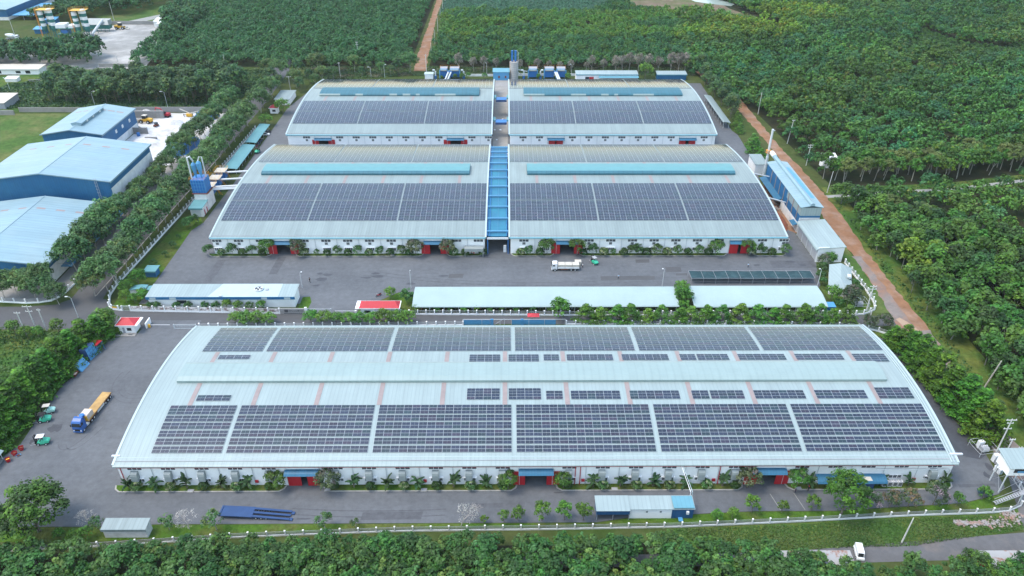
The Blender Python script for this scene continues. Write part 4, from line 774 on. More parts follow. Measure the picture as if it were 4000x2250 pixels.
t = thing('overhead_duct', 'twin grey ducts crossing the lane-side drive from the extraction tower to the arched hall', 'ductwork', -115, 280)
MB().tube([(-122.6, 280.4, 6.4), (-107, 280.4, 7.2)], .3, 8).build('duct', M['galv'], t); MB().tube([(-122.6, 281.6, 6.4), (-107, 281.6, 7.2)], .3, 8).build('duct', M['galv'], t)
# ------------------------------------------------------------------ rear row: dust collectors, silo, sheds
for i, (xa, xb) in enumerate(((-41.2, -35.9), (-35.2, -28.6), (13.2, 19.2), (23.0, 29.6), (30.4, 36.6))):
    t = thing('dust_collector', 'bright blue dust collector with orange railed top, %s from the far dirt track' % ORD[i], 'dust collector', (xa+xb)/2, 456, 0, 0, 'dust collectors behind the rear halls')
    MB().box(xa+.5, xb-.5, 454, 458, 1.0, 5.6).build('hopper', M['equip'], t)
    MB().tube([(xa+.2, 453.7, .4), (xa+.2, 453.7, 5.3), (xa+.9, 453.7, 6.0), (xb-.9, 453.7, 6.0), (xb-.2, 453.7, 5.3), (xb-.2, 453.7, 3)], .34, 8).build('header_duct', M['equip_light'], t)
    MB().tube([(xa+.8, 453.4, 5.4), (xb-.8, 453.4, 5.4)], .55, 10).build('filter_drum', M['duct'], t)
    MB().box(xa+.4, xb-.4, 453.8, 458.2, 6.3, 6.4).build('platform', M['grey'], t); railing(MB(), xa+.4, xb-.4, 453.8, 458.2, 6.4, .9, 1.4, .035).build('railing', M['orange'], t)
    for x in (xa+.6, xb-.6): MB().bar((x, 454, 0), (x, 454, 1.2), .25).bar((x, 458, 0), (x, 458, 1.2), .25).build('leg', M['navy'], t)
for i, (x, y, dx) in enumerate(((-36.2, 452.6, -3.0), (-34.6, 452.6, -3.0), (30.2, 452.6, 3.2), (31.3, 452.6, 3.2))):
    t = thing('sloping_chute', 'pale sloping duct before the rear blue dust collectors, %s from the dirt track' % ORD[i], 'duct', x, y, 0, 0, 'sloping ducts behind the rear halls')
    MB().tube([(x+(.6 if dx < 0 else -.6), y, 4.6), (x+dx*.6, y-9, .6)], .5, 8).build('tube', M['galv'], t); MB().lathe([(.62, 4.2), (.62, 5.0)], x+(.6 if dx < 0 else -.6), y, 8).build('head', M['equip'], t)
for i, (x, f_) in enumerate(((-43.8, 1), (-26.4, 1), (10.6, 1), (20.9, -1))):
    t = thing('exhaust_pipe', 'grey hooked exhaust pipe beside the rear dust collectors, %s from the dirt track' % ORD[i], 'duct', x, 454.5, 0, 0, 'hooked exhaust pipes behind the rear halls')
    MB().tube([(x, 454.5, 1.8), (x, 454.5, 4.4), (x-.5*f_, 454.5, 5.2), (x-1.6*f_, 454.5, 5.2)], .5, 10).build('pipe', M['galv'], t); MB().lathe([(.75, 0), (.75, 1.9)], x, 454.5, 10).build('fan', M['equip'], t)
t = thing('concrete_silo', 'banded grey concrete silo topped by two tall blue filters', 'silo', 4.4, 454)
MB().lathe([(2.45, 0), (2.45, 10.2), (2.55, 10.22), (2.55, 10.5)], 4.4, 454, 26).build('shaft', M['siloconc'], t)
for i, x in enumerate((3.4, 5.4)): MB().box(x-.62, x+.62, 453.4, 454.6, 11.2, 17.2).add([(x-.62, 453.4, 11.2), (x+.62, 453.4, 11.2), (x+.62, 454.6, 11.2), (x-.62, 454.6, 11.2), (x-.2, 453.8, 10.5), (x+.2, 453.8, 10.5), (x+.2, 454.2, 10.5), (x-.2, 454.2, 10.5)], [(0, 1, 5, 4), (1, 2, 6, 5), (2, 3, 7, 6), (3, 0, 4, 7)]).build('filter', M['equip'], t)
MB().tube([(7.0, 454, 0), (7.0, 454, 16.2), (6.4, 454, 17.0), (5.8, 454, 17.0)], .16, 6).build('pipe', M['galv'], t); MB().bar((1.9, 452.5, 0), (1.9, 452.5, 10.5), .1).bar((2.4, 452.2, 0), (2.4, 452.2, 10.5), .1).build('ladder', M['orange'], t)
railing(MB(), 2.2, 6.6, 452, 456, 10.5, .9).build('railing', M['rustsolid'], t)
MB().tube([(6.8, 453, 6.0), (12.6, 454, 4.6)], .2, 6).tube([(6.8, 453, 4.4), (11, 454, 1.6)], .16, 6).build('feed_pipe', M['galv'], t)
t = low_building('silo_house', 'light blue block with a sloping teal roof at the end of the rear passage', 'building', -8.2, 1.6, 450.8, 456, 5.0, 5.8, M['roofnose'], M['equip_light'], .3)
for x in (-4.6, -.6): MB().box(x-.5, x+.5, 450.7, 450.78, 1.4, 2.8).build('shutter', M['rustsolid'], t)
t = low_building('rear_store', 'long low white store with one red door behind the rear hall', 'building', 42.4, 80.0, 448.5, 455, 4.3, 4.7, M['roofF'], M['white'], .3, M['roofnose'], (), (50.4, 53.2, 2.9, M['red']), None, .4)
MB().box(48, 50.3, 448.38, 448.49, 0, 2.9).build('opening', M['dark'], t); MB().ext([(445.6, 3.0), (448.4, 3.4), (448.4, 3.52), (445.6, 3.12)], 'x', 56, 80.4).build('lower_roof', M['roofnose'], t); MB().box(57, 80, 447.9, 448.2, 0, 2.9).build('lower_wall', M['white_old'], t)
low_building('rear_shelter', 'short pale-roofed blue shelter at the woodland end behind the rear hall', 'shelter', 92.6, 110.4, 451.5, 456.5, 3.4, 4.0, M['roofF'], M['bluewall'], .4, M['roofnose'], fh=.4)
low_building('white_booth', 'little white booth with a domed pale roof by the start of the dirt track', 'booth', -50.2, -45.2, 452.5, 456, 3.2, 3.4, M['trim'], M['white'], .3)
low_building('villa', 'small far white house with a cream roof and blue porch columns beyond the meadow', 'house', -330, -291.5, 462.5, 471, 3.2, 3.8, M['pallet'], M['white'], .6, M['trim'], [(-327, -324, .6, 2.2), (-319, -315, .6, 2.4), (-306, -303, .8, 2.2), (-300, -297, .6, 2.4)], fh=.3)
low_building('white_kennel', 'tiny white-roofed hut on the grass by the far house', 'hut', -304, -297, 447, 451, 1.8, 2.4, M['truckwhite'], M['white_old'], .2)
low_building('tin_shed', 'grey-green roofed shed at the field wall beside the blue halls', 'shed', -300, -276, 398, 412, 3.4, 4.4, M['pallet'], M['grey'], .4)
low_building('tin_shed', 'small pale blue roof just over the field wall corner', 'shed', -296, -279, 384, 390, 2.2, 2.6, M['blueroof2'], M['white_old'], .3)
for i, (x0, x1, ya, yb, lab) in enumerate(((59.6, 74.0, 99.6, 103.8, 'rust-streaked tin roof among plantation trees, beside the white van'), (102.4, 116, 98.8, 103.6, 'rust-streaked tin roof at the corner below the track, red wall under it'))):
    t = low_building('tin_shed', lab, 'shed', x0, x1, ya+.4, yb-.4, 2.7, 3.2, M['rust'], M['redroof'] if i else M['white_old'], .35)
# ------------------------------------------------------------------ cement plant far off
def silo_group(label, x, y):
    t = thing('cement_silos', label, 'silos', x, y, 0, 0, 'striped cement silo clusters')
    for i, (dx, dy, top) in enumerate(((-3.2, -1, 18.6), (.6, 1.6, 19.6), (3.4, -.6, 20.2))):
        s = MB(); z0 = 7.0; n = 6; h = (top-z0)/n
        for k in range(n): s.lathe([(1.75+.004*k, z0+h*k), (1.75+.004*k, z0+h*(k+1))], x+dx, y+dy, 16, 0 if k % 2 else 1)
        s.lathe([(1.75, z0), (.4, 4.6)], x+dx, y+dy, 16, 1); s.lathe([(1.78, top), (1.5, top+.5)], x+dx, y+dy, 16, 2)
        sb = s.build('silo', [M['truckwhite'], M['plantgreen'], M['galv']], t)
        for a in range(4): MB().bar((x+dx+1.6*math.cos(a*1.57+.7), y+dy+1.6*math.sin(a*1.57+.7), 0), (x+dx+1.6*math.cos(a*1.57+.7), y+dy+1.6*math.sin(a*1.57+.7), 7.6), .3).build('leg', M['plantgreen'], sb)
    railing(MB(), x-5.4, x+5.6, y-3.2, y+3.8, 20.2, 1.6).box(x-5.4, x+5.6, y-3.2, y+3.8, 20.1, 20.18).build('railing', M['yellow'], t)
    MB().bar((x-5.5, y-3, 0), (x-5.5, y-3, 21), .25).bar((x-4.9, y-3, 0), (x-4.9, y-3, 21), .25).build('ladder', M['orange'], t)
    return t
silo_group('cluster of white and green banded silos beside the concrete apron end of the plant', -328.6, 551)
silo_group('cluster of white and green banded silos beside the grey aggregate hopper', -303.6, 549)
t = thing('mixing_plant', 'dark green steel mixing frame with white hoods between the two silo clusters', 'plant machinery', -316, 549)
m = MB()
for x in (-322, -318, -312, -309):
    for y in (545, 553): m.bar((x, y, 0), (x, y, 8), .3)
for zz in (4, 8): m.box(-322, -309, 545, 553, zz, zz+.25)
m.build('frame', M['plantgreen'], t); MB().box(-321.5, -314.5, 545.6, 552, 8.3, 11).box(-312.6, -308.6, 546, 552, 8.3, 10.2).build('hood', M['truckwhite'], t); MB().box(-319, -314, 546, 551, 4.3, 7).build('mixer', M['equip'], t); MB().box(-321, -316, 543, 545, .4, 2.2).build('drum', M['rustsolid'], t)
t = thing('aggregate_hopper', 'dark green aggregate bin with a grey sloping back and gravel in it', 'hopper', -305.5, 574)
MB().box(-315, -296, 570, 575, 2, 5).build('bin', M['plantgreen'], t); MB().ext([(569.6, 5.0), (575.4, 8.3), (575.4, 8.5), (569.6, 5.2)], 'x', -315.4, -295.6).box(-296, -295.6, 570, 575.4, 4.8, 8.2).build('back_plate', M['duct'], t)
for i in range(7): MB().bar((-314.5+3*i, 570.2, 0), (-314.5+3*i, 570.2, 2), .3).build('leg', M['plantgreen'], t)
t = thing('belt_conveyor', 'enclosed pale conveyor tube rising to the aggregate bin', 'conveyor', -301, 564)
MB().tube([(-303.5, 558, 1.2), (-300.6, 572, 8.0)], .9, 10).build('tube', M['galv'], t); MB().box(-304.4, -302.4, 556, 558.4, 0, 1.6).build('tail', M['grey'], t); MB().bar((-302.4, 565, 0), (-302.4, 565, 4.2), .25).build('leg', M['plantgreen'], t)
for i, (x, y, r, h) in enumerate(((-262, 585, 7, 3.5), (-258.6, 578, 5, 2.8))):
    low_building('white_shed', 'white-roofed shed at the wood edge beside the cement plant, %s one' % ('larger' if i == 0 else 'smaller'), 'shed', x-r, x+r, y, y+9, 4, 5, M['truckwhite'], M['white_old'], .3)
# ------------------------------------------------------------------ sand yard things
def heap(name, label, x, y, rx, ry, h, m, seed, cat='heap', group=None):
    g = random.Random(seed); n = 22; vs = []; fs = []; prof = [(1, .02), (.86, .32), (.66, .66), (.4, .9), (.16, 1.0), (.02, 1.0)]
    off = [g.uniform(.82, 1.12) for _ in range(n)]
    for r, zz in prof: vs += [(x+rx*r*math.cos(2*math.pi*k/n)*off[k], y+ry*r*math.sin(2*math.pi*k/n)*off[k], h*zz*g.uniform(.93, 1.05)+.02) for k in range(n)]
    for i in range(5):
        for k in range(n): fs.append((i*n+k, i*n+(k+1) % n, (i+1)*n+(k+1) % n, (i+1)*n+k))
    fs.append([5*n+k for k in range(n)]); b = MB().add(vs, fs); o = b.build(name, m, smooth=True); return tag(o, label, cat, group)
heap('tarp_heap', 'large heap under a creased blue tarpaulin at the field wall end of the sand yard', -161, 384, 6.5, 8, 4.6, M['tarp'], 1, 'covered heap', 'tarpaulin covered heaps')
heap('tarp_heap', 'smaller heap under blue tarpaulin between the two big covered heaps', -164, 370, 4.0, 6, 3.0, M['tarp'], 2, 'covered heap', 'tarpaulin covered heaps')
heap('tarp_heap', 'longest heap under blue tarpaulin beside the corner of the tall blue hall', -158.5, 343, 7.6, 13, 4.6, M['tarp'], 3, 'covered heap', 'tarpaulin covered heaps')
heap('sand_heap', 'pointed white sand heap behind the grey block wall', -194.5, 388.4, 4, 3.2, 3.2, M['sand'], 4)
heap('sand_heap', 'broad buff sand heap in the far corner of the sand yard', -203.5, 388.2, 4.6, 3.4, 2.6, M['plant_yard'], 5)
heap('sand_heap', 'long low white sand bank in the middle of the yard', -168.5, 362, 5, 13, 1.0, M['sand'], 6)
heap('sand_heap', 'ridge of grey-white sand along the block wall', -196, 380.5, 6, 1.6, 1.2, M['plant_yard'], 12)
heap('sand_heap', 'rough white sand mound between the loader and the tarpaulin heaps', -175, 376, 4.5, 4, 1.6, M['sand'], 13)
heap('sand_heap', 'low white sand bank beside the tall hall roof', -180, 350, 8, 7, 1.2, M['sand'], 7)
def block_wall(label, x0, x1, y0, y1, h):
    t = thing('block_wall', label, 'wall', (x0+x1)/2, (y0+y1)/2); m = MB(); n = max(1, int(round((x1-x0)/1.6))); k = int(h/.8)
    for j in range(k):
        for i in range(n): m.box(x0+(x1-x0)*i/n+.02, x0+(x1-x0)*(i+1)/n-.02, y0, y1, j*.8+.02, j*.8+.78)
    m.build('blocks', M['concrete'], t)
block_wall('long grey concrete block wall in front of the pointed sand heap', -202.5, -183.4, 383.4, 384.4, 4.0)
block_wall('shorter grey concrete block wall beside the blue water drum', -190, -182.8, 360.6, 361.4, 3.2)
block_wall('low grey concrete block wall next to the tall blue hall', -180.6, -174.6, 351.8, 352.6, 2.4)
t = thing('water_drum', 'round blue water drum at the foot of the white side wall', 'drum', -186.2, 357.6); MB().lathe([(.8, 0), (.85, .8), (.8, 1.7), (.5, 1.9)], -186.2, 357.6, 14).build('body', M['equip'], t)
t = thing('screening_machine', 'rusty yellow screening conveyor with a blue engine at the field wall', 'machine', -168, 386)
MB().bar((-174, 386, 1), (-164, 386, 3.2), .7).bar((-176, 388, 3.6), (-170, 387, 1.2), .5).build('conveyor', M['pallet'], t); MB().box(-172, -169, 385, 387, .4, 1.8).build('hopper', M['yellow'], t); MB().box(-165.4, -163.4, 385, 387, .3, 2.6).build('engine', M['equip'], t)
for x in (-173.4, -170, -166): MB().bar((x, 385.4, 0), (x, 385.4, 1.8), .25).build('leg', M['rustsolid'], t)
# ------------------------------------------------------------------ stair tower and hut on stilts at the bend of the fence
t = thing('raised_cabin', 'white cabin on tall steel stilts with a pale roof, blue window and stair', 'raised cabin', 121.5, 124)
MB().box(118.2, 125, 122.4, 127, 6.2, 8.9).build('wall', M['white'], t); MB().ext([(121.8, 8.9), (127.6, 9.9), (127.6, 10.05), (121.8, 9.05)], 'x', 117.7, 125.4).build('roof', M['roofF'], t)
o = MB().box(119.4, 122.4, 122.3, 122.39, 7.2, 8.5).build('window', M['dark'], t); MB().box(120.2, 122.0, 122.24, 122.29, 7.2, 7.8).build('blind', M['equip_light'], o)
for x, y in ((118.6, 122.8), (124.6, 122.8), (118.6, 126.6), (124.6, 126.6)): MB().bar((x, y, 0), (x, y, 6.2), .25).build('stilt', M['galv'], t)
br = MB()
for a, c in (((118.6, 122.8, .3), (124.6, 122.8, 6)), ((124.6, 122.8, .3), (118.6, 122.8, 6)), ((118.6, 122.8, .3), (118.6, 126.6, 6)), ((118.6, 126.6, .3), (118.6, 122.8, 6))): br.bar(a, c, .07)
br.build('bracing', M['grey'], t)
s1 = MB()
for a, c in (((119.2, 122, 6.2), (121.4, 119.9, 3.2)), ((120.4, 122, 6.2), (122.4, 119.6, 3.2)), ((121.2, 120.3, 3.2), (115.2, 119.4, .6)), ((121.2, 119.2, 3.2), (115.4, 118.6, .6))): s1.bar(a, c, .11).bar((a[0], a[1], a[2]+1), (c[0], c[1], c[2]+1), .08)
for k in range(12):
    u = (k+.5)/12; s1.box(115.3+5.9*u-.2, 115.3+5.9*u+.2, 118.75+.5*u, 119.5+.7*u, .6+2.6*u, .66+2.6*u)
s1.box(121.2, 122.5, 119.2, 120.6, 3.1, 3.22); s1.build('stair', M['grey'], t); MB().bar((121.4, 119.4, 0), (121.4, 119.4, 3.2), .18).bar((122.4, 120.5, 0), (122.4, 120.5, 3.2), .18).build('stair_post', M['galv'], t)
o = MB().add([(112.6, 121.6, 1.3), (115.4, 120.4, 1.6), (116.4, 122.2, 1.0), (113.4, 123.4, .9), (114.4, 122, 1.9)], [(0, 1, 4), (1, 2, 4), (2, 3, 4), (3, 0, 4), (3, 2, 1, 0)]).build('net_cover', M['netteal']); tag(o, 'dark green net thrown over a heap beside the stair', 'net cover')
# ------------------------------------------------------------------ fences and walls
def walk_pts(pts, step):
    out = []; carry = 0.0
    for (xa, ya), (xb, yb) in zip(pts, pts[1:]):
        L = math.hypot(xb-xa, yb-ya); s = carry
        while s < L: out.append((xa+(xb-xa)*s/L, ya+(yb-ya)*s/L)); s += step
        carry = s-L
    out.append(pts[-1]); return out
def slab(m, a, b, w, z0, z1, mi=0):
    d = Vector((b[0]-a[0], b[1]-a[1])); 
    if d.length < 1e-6: return
    n = Vector((-d.y, d.x)).normalized()*w/2
    m.prism([(a[0]+n.x, a[1]+n.y), (a[0]-n.x, a[1]-n.y), (b[0]-n.x, b[1]-n.y), (b[0]+n.x, b[1]+n.y)], z0, z1, mi)
def fence(label, pts, step=2.9, base=.55, top=1.75, pm='white', rm='galv', pw=.32, rails=3, pickets=False, name='perimeter_fence'):
    t = thing(name, label, 'fence', *pts[len(pts)//2]); ps = walk_pts(pts, step)
    b = MB(); r = MB()
    for a, c in zip(ps, ps[1:]):
        if base: slab(b, a, c, .2, 0, base)
        for i in range(rails): z = base+.1+(top-base-.22)*i/(rails-1); slab(r, a, c, .05, z, z+.07)
        if pickets:
            L = math.hypot(c[0]-a[0], c[1]-a[1]); k = int(L/.28)
            for i in range(1, k): x = a[0]+(c[0]-a[0])*i/k; y = a[1]+(c[1]-a[1])*i/k; r.box(x-.02, x+.02, y-.02, y+.02, base, top-.1)
    if base: b.build('base_wall', M[pm], t)
    r.build('railing', M[rm], t)
    for x, y in ps: MB().box(x-pw/2, x+pw/2, y-pw/2, y+pw/2, 0, top+.12).box(x-pw/2-.05, x+pw/2+.05, y-pw/2-.05, y+pw/2+.05, top+.121, top+.2).build('post', M[pm], t)
    return t
fence('white post and rail fence along the tree-lined lane beside the blue tower', [(-132.0, 205), (-134.2, 209.5), (-134.9, 216), (-133.9, 236), (-133.2, 255), (-132.5, 268.5), (-132.2, 284), (-130.6, 328), (-130.2, 345), (-129.8, 367)], 3.0)
fence('white fence curving round the blue-walled halls on the far side of the lane', [(-172, 206.6), (-159.4, 205.4), (-153.2, 206.2), (-150.6, 208.6), (-149.9, 215), (-149.9, 330)], 4.0)
ft = fence('white wall with picture panels in front of the canteen building', [(-131.6, 203.4), (-130.4, 202.0), (-128, 201.4), (-126.2, 201.2)], 2.4)
ft = fence('white wall with a row of picture panels between posts along the road', [(-123.4, 200.9), (-100, 200.1), (-74.2, 199.2)], 3.79, .7, 2.1, rails=2)
pp = walk_pts([(-123.4, 200.9), (-100, 200.1), (-74.2, 199.2)], 3.79)
for a, c in zip(pp, pp[1:]):
    m = MB(); slab(m, (a[0]+.25, a[1]-.08), (c[0]-.25, c[1]-.08), .06, .82, 1.95); m.build('picture_panel', M['postera'], ft)
m = MB(); slab(m, (-129.6, 201.56), (-127.9, 201.2), .06, .9, 1.4); m.build('banner', M['yellow'], ft)
def bar_gate(label, x0, x1, y, h, n, col='galv', z0=.1):
    t = thing('sliding_gate', label, 'gate', (x0+x1)/2, y); m = MB()
    m.bar((x0, y, z0), (x1, y, z0), .1).bar((x0, y, h), (x1, y, h), .1).bar((x0, y, h*.8), (x1, y, h*.8), .06)
    for i in range(n+1): x = x0+(x1-x0)*i/n; m.bar((x, y, z0), (x, y, h), .05)
    m.build('leaf', M[col], t)
    for x in (x0, x1): MB().box(x-.12, x+.12, y-.12, y+.12, 0, h+.15).build('gate_post', M[col], t)
    return t
bar_gate('grey barred side gate in the panelled wall by the lane junction', -126.0, -123.5, 201.05, 2.0, 12)
bar_gate('grey sliding gate beside the company sign wall', -65.0, -57.4, 199.5, 1.7, 30)
bar_gate('grey sliding gate at the corner of the longest roof by the lorry yard', -105.3, -98.4, 190.9, 1.7, 28)
for i, (a, b_, y) in enumerate(((-56.2, -49.4, 199.4), (-113.6, -107.0, 191.8))):
    t = thing('barrier_arm', 'white lifting barrier pole %s' % ('by the long red-roofed gatehouse' if i == 0 else 'with a yellow box by the small gatehouse'), 'barrier', a, y, 0, 0)
    MB().box((b_ if i == 0 else a)-.3, (b_ if i == 0 else a)+.3, y-.25, y+.25, 0, 1.1).build('motor_box', M['truckwhite' if i == 0 else 'yellow'], t); MB().bar((a, y, .95), (b_, y, .95), .12).build('arm', M['truckwhite'], t)
MB_ = MB().box(-114.4, -114.1, 191.0, 194.4, 0, 2.0); o = MB_.build('gate_pillar', M['white']); tag(o, 'white leaning gate pillar slab beside the small square gatehouse', 'pillar')
sw_ = thing('sign_wall', 'grey stone company sign wall beside the sliding gate', 'sign wall', -69.7, 199.0)
MB().box(-73.9, -65.8, 198.8, 199.1, 0, 2.25).build('wall', M['signstone'], sw_); MB().box(-65.79, -65.1, 198.7, 199.2, 0, 2.7).build('pillar', M['white'], sw_)
def text(s, size, x, y, z, m, parent, name, rx=90):
    c = bpy.data.curves.new(name, 'FONT'); c.body = s; c.size = size; c.extrude = .02; c.align_x = 'LEFT'
    tmp = bpy.data.objects.new('tmp_text', c); COL.objects.link(tmp); dg = bpy.context.evaluated_depsgraph_get()
    me = bpy.data.meshes.new_from_object(tmp.evaluated_get(dg)); bpy.data.objects.remove(tmp); me.materials.clear(); me.materials.append(m)
    o = bpy.data.objects.new(name, me); COL.objects.link(o); o.parent = parent; o.rotation_euler = (R(rx), 0, 0); o.location = Vector((x, y, z))-org(parent); return o
text('AN CƯỜNG', .85, -70.9, 198.76, 1.15, M['letter'], sw_, 'lettering')
MB().box(-72.4, -71.2, 198.74, 198.795, .95, 1.95).build('emblem', M['letter'], sw_)
sl_ = MB()
for i in range(9): sl_.box(-72.6+.66*i, -72.1+.66*i, 198.75, 198.795, .38, .62)
sl_.build('address_line', M['letter'], sw_)
fence('white fence along the road in front of the two long parking sheds', [(-34.6, 198.6), (-22.8, 198.5), (29.1, 197.7), (94.4, 197.9), (113.4, 197.7), (117.4, 198.2), (121.2, 200.4), (122.9, 204.5), (123.4, 212), (123.2, 231)], 2.75)
fence('white fence behind the longest warehouse along the public road', [(-97.6, 191.6), (-60, 191.9), (-14, 192.5)], 3.0, .4, 1.5)
fence('white fence with a bent run behind the woodland end of the longest warehouse', [(19, 192.8), (80, 192.4), (108, 191.4), (114, 190.4), (117.6, 188.6), (121.2, 186.2)], 3.0, .5, 1.5)
fence('low fence between the forklift yard edge trees and the dirt track', [(122.6, 183), (124.4, 166), (125.6, 150), (124.6, 139)], 3.2, .3, 1.5, 'white_old')
fence('white perimeter fence between the plantation and the longest warehouse, curving at the stair tower', [(-132, 105.8), (-112.4, 106.8), (-86.7, 108.3), (-60.8, 110.4), (-25.0, 111.9), (11.3, 112.3), (38.7, 112.8), (66.7, 114.2), (95.2, 115.9), (112, 116.5), (118, 117.0), (121.5, 118.6), (123.6, 121.2), (124.6, 124.5)], 4.1, .45, 1.55, 'white_old', 'grey', .26, pickets=True)
bf = thing('blue_screen_fence', 'grey frame fence with blue sheet screens behind the longest warehouse roof edge', 'fence', 2, 192.7)
fr = MB()
for x in (-14, -8, -2.2, -.8, 1.4, 7, 12, 18.6): fr.bar((x, 192.7, 0), (x, 192.7, 2.2), .14)
fr.bar((-14, 192.7, 2.2), (18.6, 192.7, 2.2), .14).bar((-4, 192.7, .2), (-.8, 192.7, 2.5), .08); fr.build('frame', M['galv'], bf)
MB().box(-13.8, -5.4, 192.75, 192.8, .1, 1.9).build('screen', M['equip_light'], bf); MB().box(1.6, 15.6, 192.75, 192.8, .1, 1.9).build('screen', M['equip_light'], bf); MB().box(-5.3, -4.3, 192.5, 192.9, 0, 2.3).build('column', M['contblue'], bf); MB().box(4.4, 5.3, 192.5, 192.9, 0, 2.3).build('column', M['contblue'], bf)
t = thing('garden_umbrella', 'red square canopy just showing over the screen fence beside a round tree', 'canopy', 8.6, 195)
MB().add([(6.6, 193.9, 2.2), (10.4, 193.9, 2.2), (10.4, 196, 2.2), (6.6, 196, 2.2), (8.5, 195, 3.0)], [(0, 1, 4), (1, 2, 4), (2, 3, 4), (3, 0, 4), (3, 2, 1, 0)]).build('cover', M['redroof'], t); MB().bar((8.5, 195, 0), (8.5, 195, 2.9), .08).build('pole', M['grey'], t)
o = MB().box(-266, -203, 393.2, 393.6, 0, 2.6).box(-203, -148, 392.8, 393.2, 0, 3.0).build('boundary_wall', M['concrete']); tag(o, 'long stained concrete boundary wall behind the sand yard and the grass field', 'wall')
o = MB().box(-292, -266, 388.5, 389, 0, 2.6).build('boundary_wall', M['concrete']); tag(o, 'short stained concrete wall stub by the tin sheds', 'wall')
o = MB().box(-262, -233, 478.6, 479, 0, 2.2).build('boundary_wall', M['concrete']); tag(o, 'grey wall at the front edge of the cement plant apron', 'wall')
o = MB().box(-318, -236, 592.6, 593, 0, 2.6).build('boundary_wall', M['concrete']); tag(o, 'long grey wall between the cement plant and the pale dirt roads', 'wall')
o = MB().box(-290, -262, 447, 447.3, 0, 1.6).build('boundary_wall', M['concrete']); tag(o, 'low garden wall beside the far white house', 'wall')
o = MB().box(-26, -8.4, 459, 459.3, 0, 1.4).box(2, 43, 460, 460.3, 0, 1.4).build('boundary_wall', M['white_old']); tag(o, 'low pale wall behind the rear dust collectors', 'wall')
# ------------------------------------------------------------------ poles and lamps
def pole(label, x, y, h, arms=(), lean=(0, 0), r=.16, insul=True, group='utility poles', name='utility_pole', m='pole'):
    t = thing(name, label, 'utility pole', x, y, 0, 0, group); lx, ly = lean
    MB().tube([(x, y, 0), (x+lx, y+ly, h)], [r*1.25, r*.75], 8).build('shaft', M[m], t)
    for z, wd in arms:
        u = z/h; a = MB().box(x+lx*u-wd/2, x+lx*u+wd/2, y+ly*u-.08, y+ly*u+.08, z-.08, z+.08).build('crossarm', M['pole'], t)
        if insul:
            for k in (-.42, 0, .42): MB().lathe([(.07, z+.08), (.11, z+.2), (.05, z+.4)], x+lx*u+k*wd, y+ly*u, 6).build('insulator', M['galv'], a)
    return t
pole('tall concrete pole with three crossarms between the lane and the low blue hall corner', -135.6, 218.4, 10.4, ((10.0, 2.4), (8.6, 2.0), (7.2, 1.8)))
pole('plain concrete pole leaning beside the pole with three crossarms', -137.2, 219.6, 6.2, (), (-.6, .2), .12)
pole('concrete pole with a transformer box in the overgrown corner by the road, outer one', -150.6, 188.0, 8.6, ((8.2, 2.0),))
pole('concrete pole at the road edge bracing the overgrown corner crossarm', -148.8, 190.6, 9.2, ((8.8, 3.0), (7.0, 2.2)))
pole('concrete pole with a grey box nearest the small gatehouse trees', -145.2, 190.0, 8.4, ((7.9, 1.2),))
pole('stout pole with crossarms beside the fenced transformer at the woodland bend', 118.7, 200.6, 9.6, ((9.2, 2.2), (8.2, 2.4), (6.4, 2.6)), (0, .2), .22)
pole('short pole with a strut at the bend of the road fence', 117.6, 195.6, 3.6, (), (0, 0), .2)
pole('tall pole with wide crossarms beside the lorry yard transformers', 124.2, 134.6, 12.6, ((12.2, 2.6), (11.2, 1.6), (9.4, 2.0)), (.2, .3))
pole('one leg of the portal pole pair over the lower transformer', 122.6, 130.2, 10.2, ((9.9, 1.4),), (.3, .3))
pole('outer leg of the portal pole pair close to the raised cabin', 123.6, 127.9, 9.8, ((9.4, 1.4),), (.3, .3))
pole('bare grey pole leaning in the grass below the perimeter fence', 88.7, 108.4, 7.8, (), (.5, .3), .15, False)
pole('bare pale trunk-like pole leaning at the wood edge beyond the dirt track', 136.4, 161.5, 9.4, (), (1.8, .4), .2, False, m='bark_pale')
pole('pole with two crossarms in the shrubs behind the works building', 139.6, 320.0, 10.5, ((10.0, 2.4), (8.9, 2.0)))
pole('concrete pole with a grey box where the grey path meets the dirt track', 138.6, 290.6, 10, (), (.4, 0))
pole('concrete pole beyond the chimney at the wood edge', 139.4, 347, 12.5, ((12, 1.4),), (.8, 0))
pole('thin pole deep along the dirt track past the chimney', 137.2, 390, 12, ())
pole('white pole at the rear corner by the grey bare shrubs', -102.8, 456, 9.5, ((9, 1.2),))
pole('pole with one crossarm behind the white flat hut on the lane', -127.4, 430.6, 8.6, ((8.2, 3.0),))
pole('far lattice-like pale pole standing against the dark plantation', -98.6, 497, 11.5, ((11, 1.6), (9.6, 1.6)))
pole('far pale pole in front of the cement plant trees', -250, 480, 7, ())
pole('thin far pole at the plantation edge above the acacia clump', -180, 476, 9, ())
pole('far pale pole beside the wheel loader at the cement plant', -308.6, 605, 14, ())
pole('pale pole at the road end of the cement plant apron', -357, 553, 14, ((13.6, 1.4),))
pole('white pole by the dirt track start behind the rear hall', -49.6, 458, 14, ((13, .9),))
for i in range(6): pole('thin white pole along the far dirt track, %s from the rear halls' % ORD[i], -50.2-.7*i, 500+36*i, 10, (), r=.14, insul=False, group='poles along the far dirt track')
def lamp(label, x, y, h, dx, dy=0, group='street lamps'):
    t = thing('street_lamp', label, 'street lamp', x, y, 0, 0, group)
    MB().tube([(x, y, 0), (x, y, h-.5), (x+dx*.25, y+dy*.25, h), (x+dx, y+dy, h+.15)], [.11, .07, .06, .05], 7).build('pole', M['galv'], t)
    a, b_ = sorted((x+dx*.85, x+dx*1.4)); MB().box(a-.08, b_+.08, y+dy-.16, y+dy+.16, h+.06, h+.26).build('lamp_head', M['truckwhite'], t)
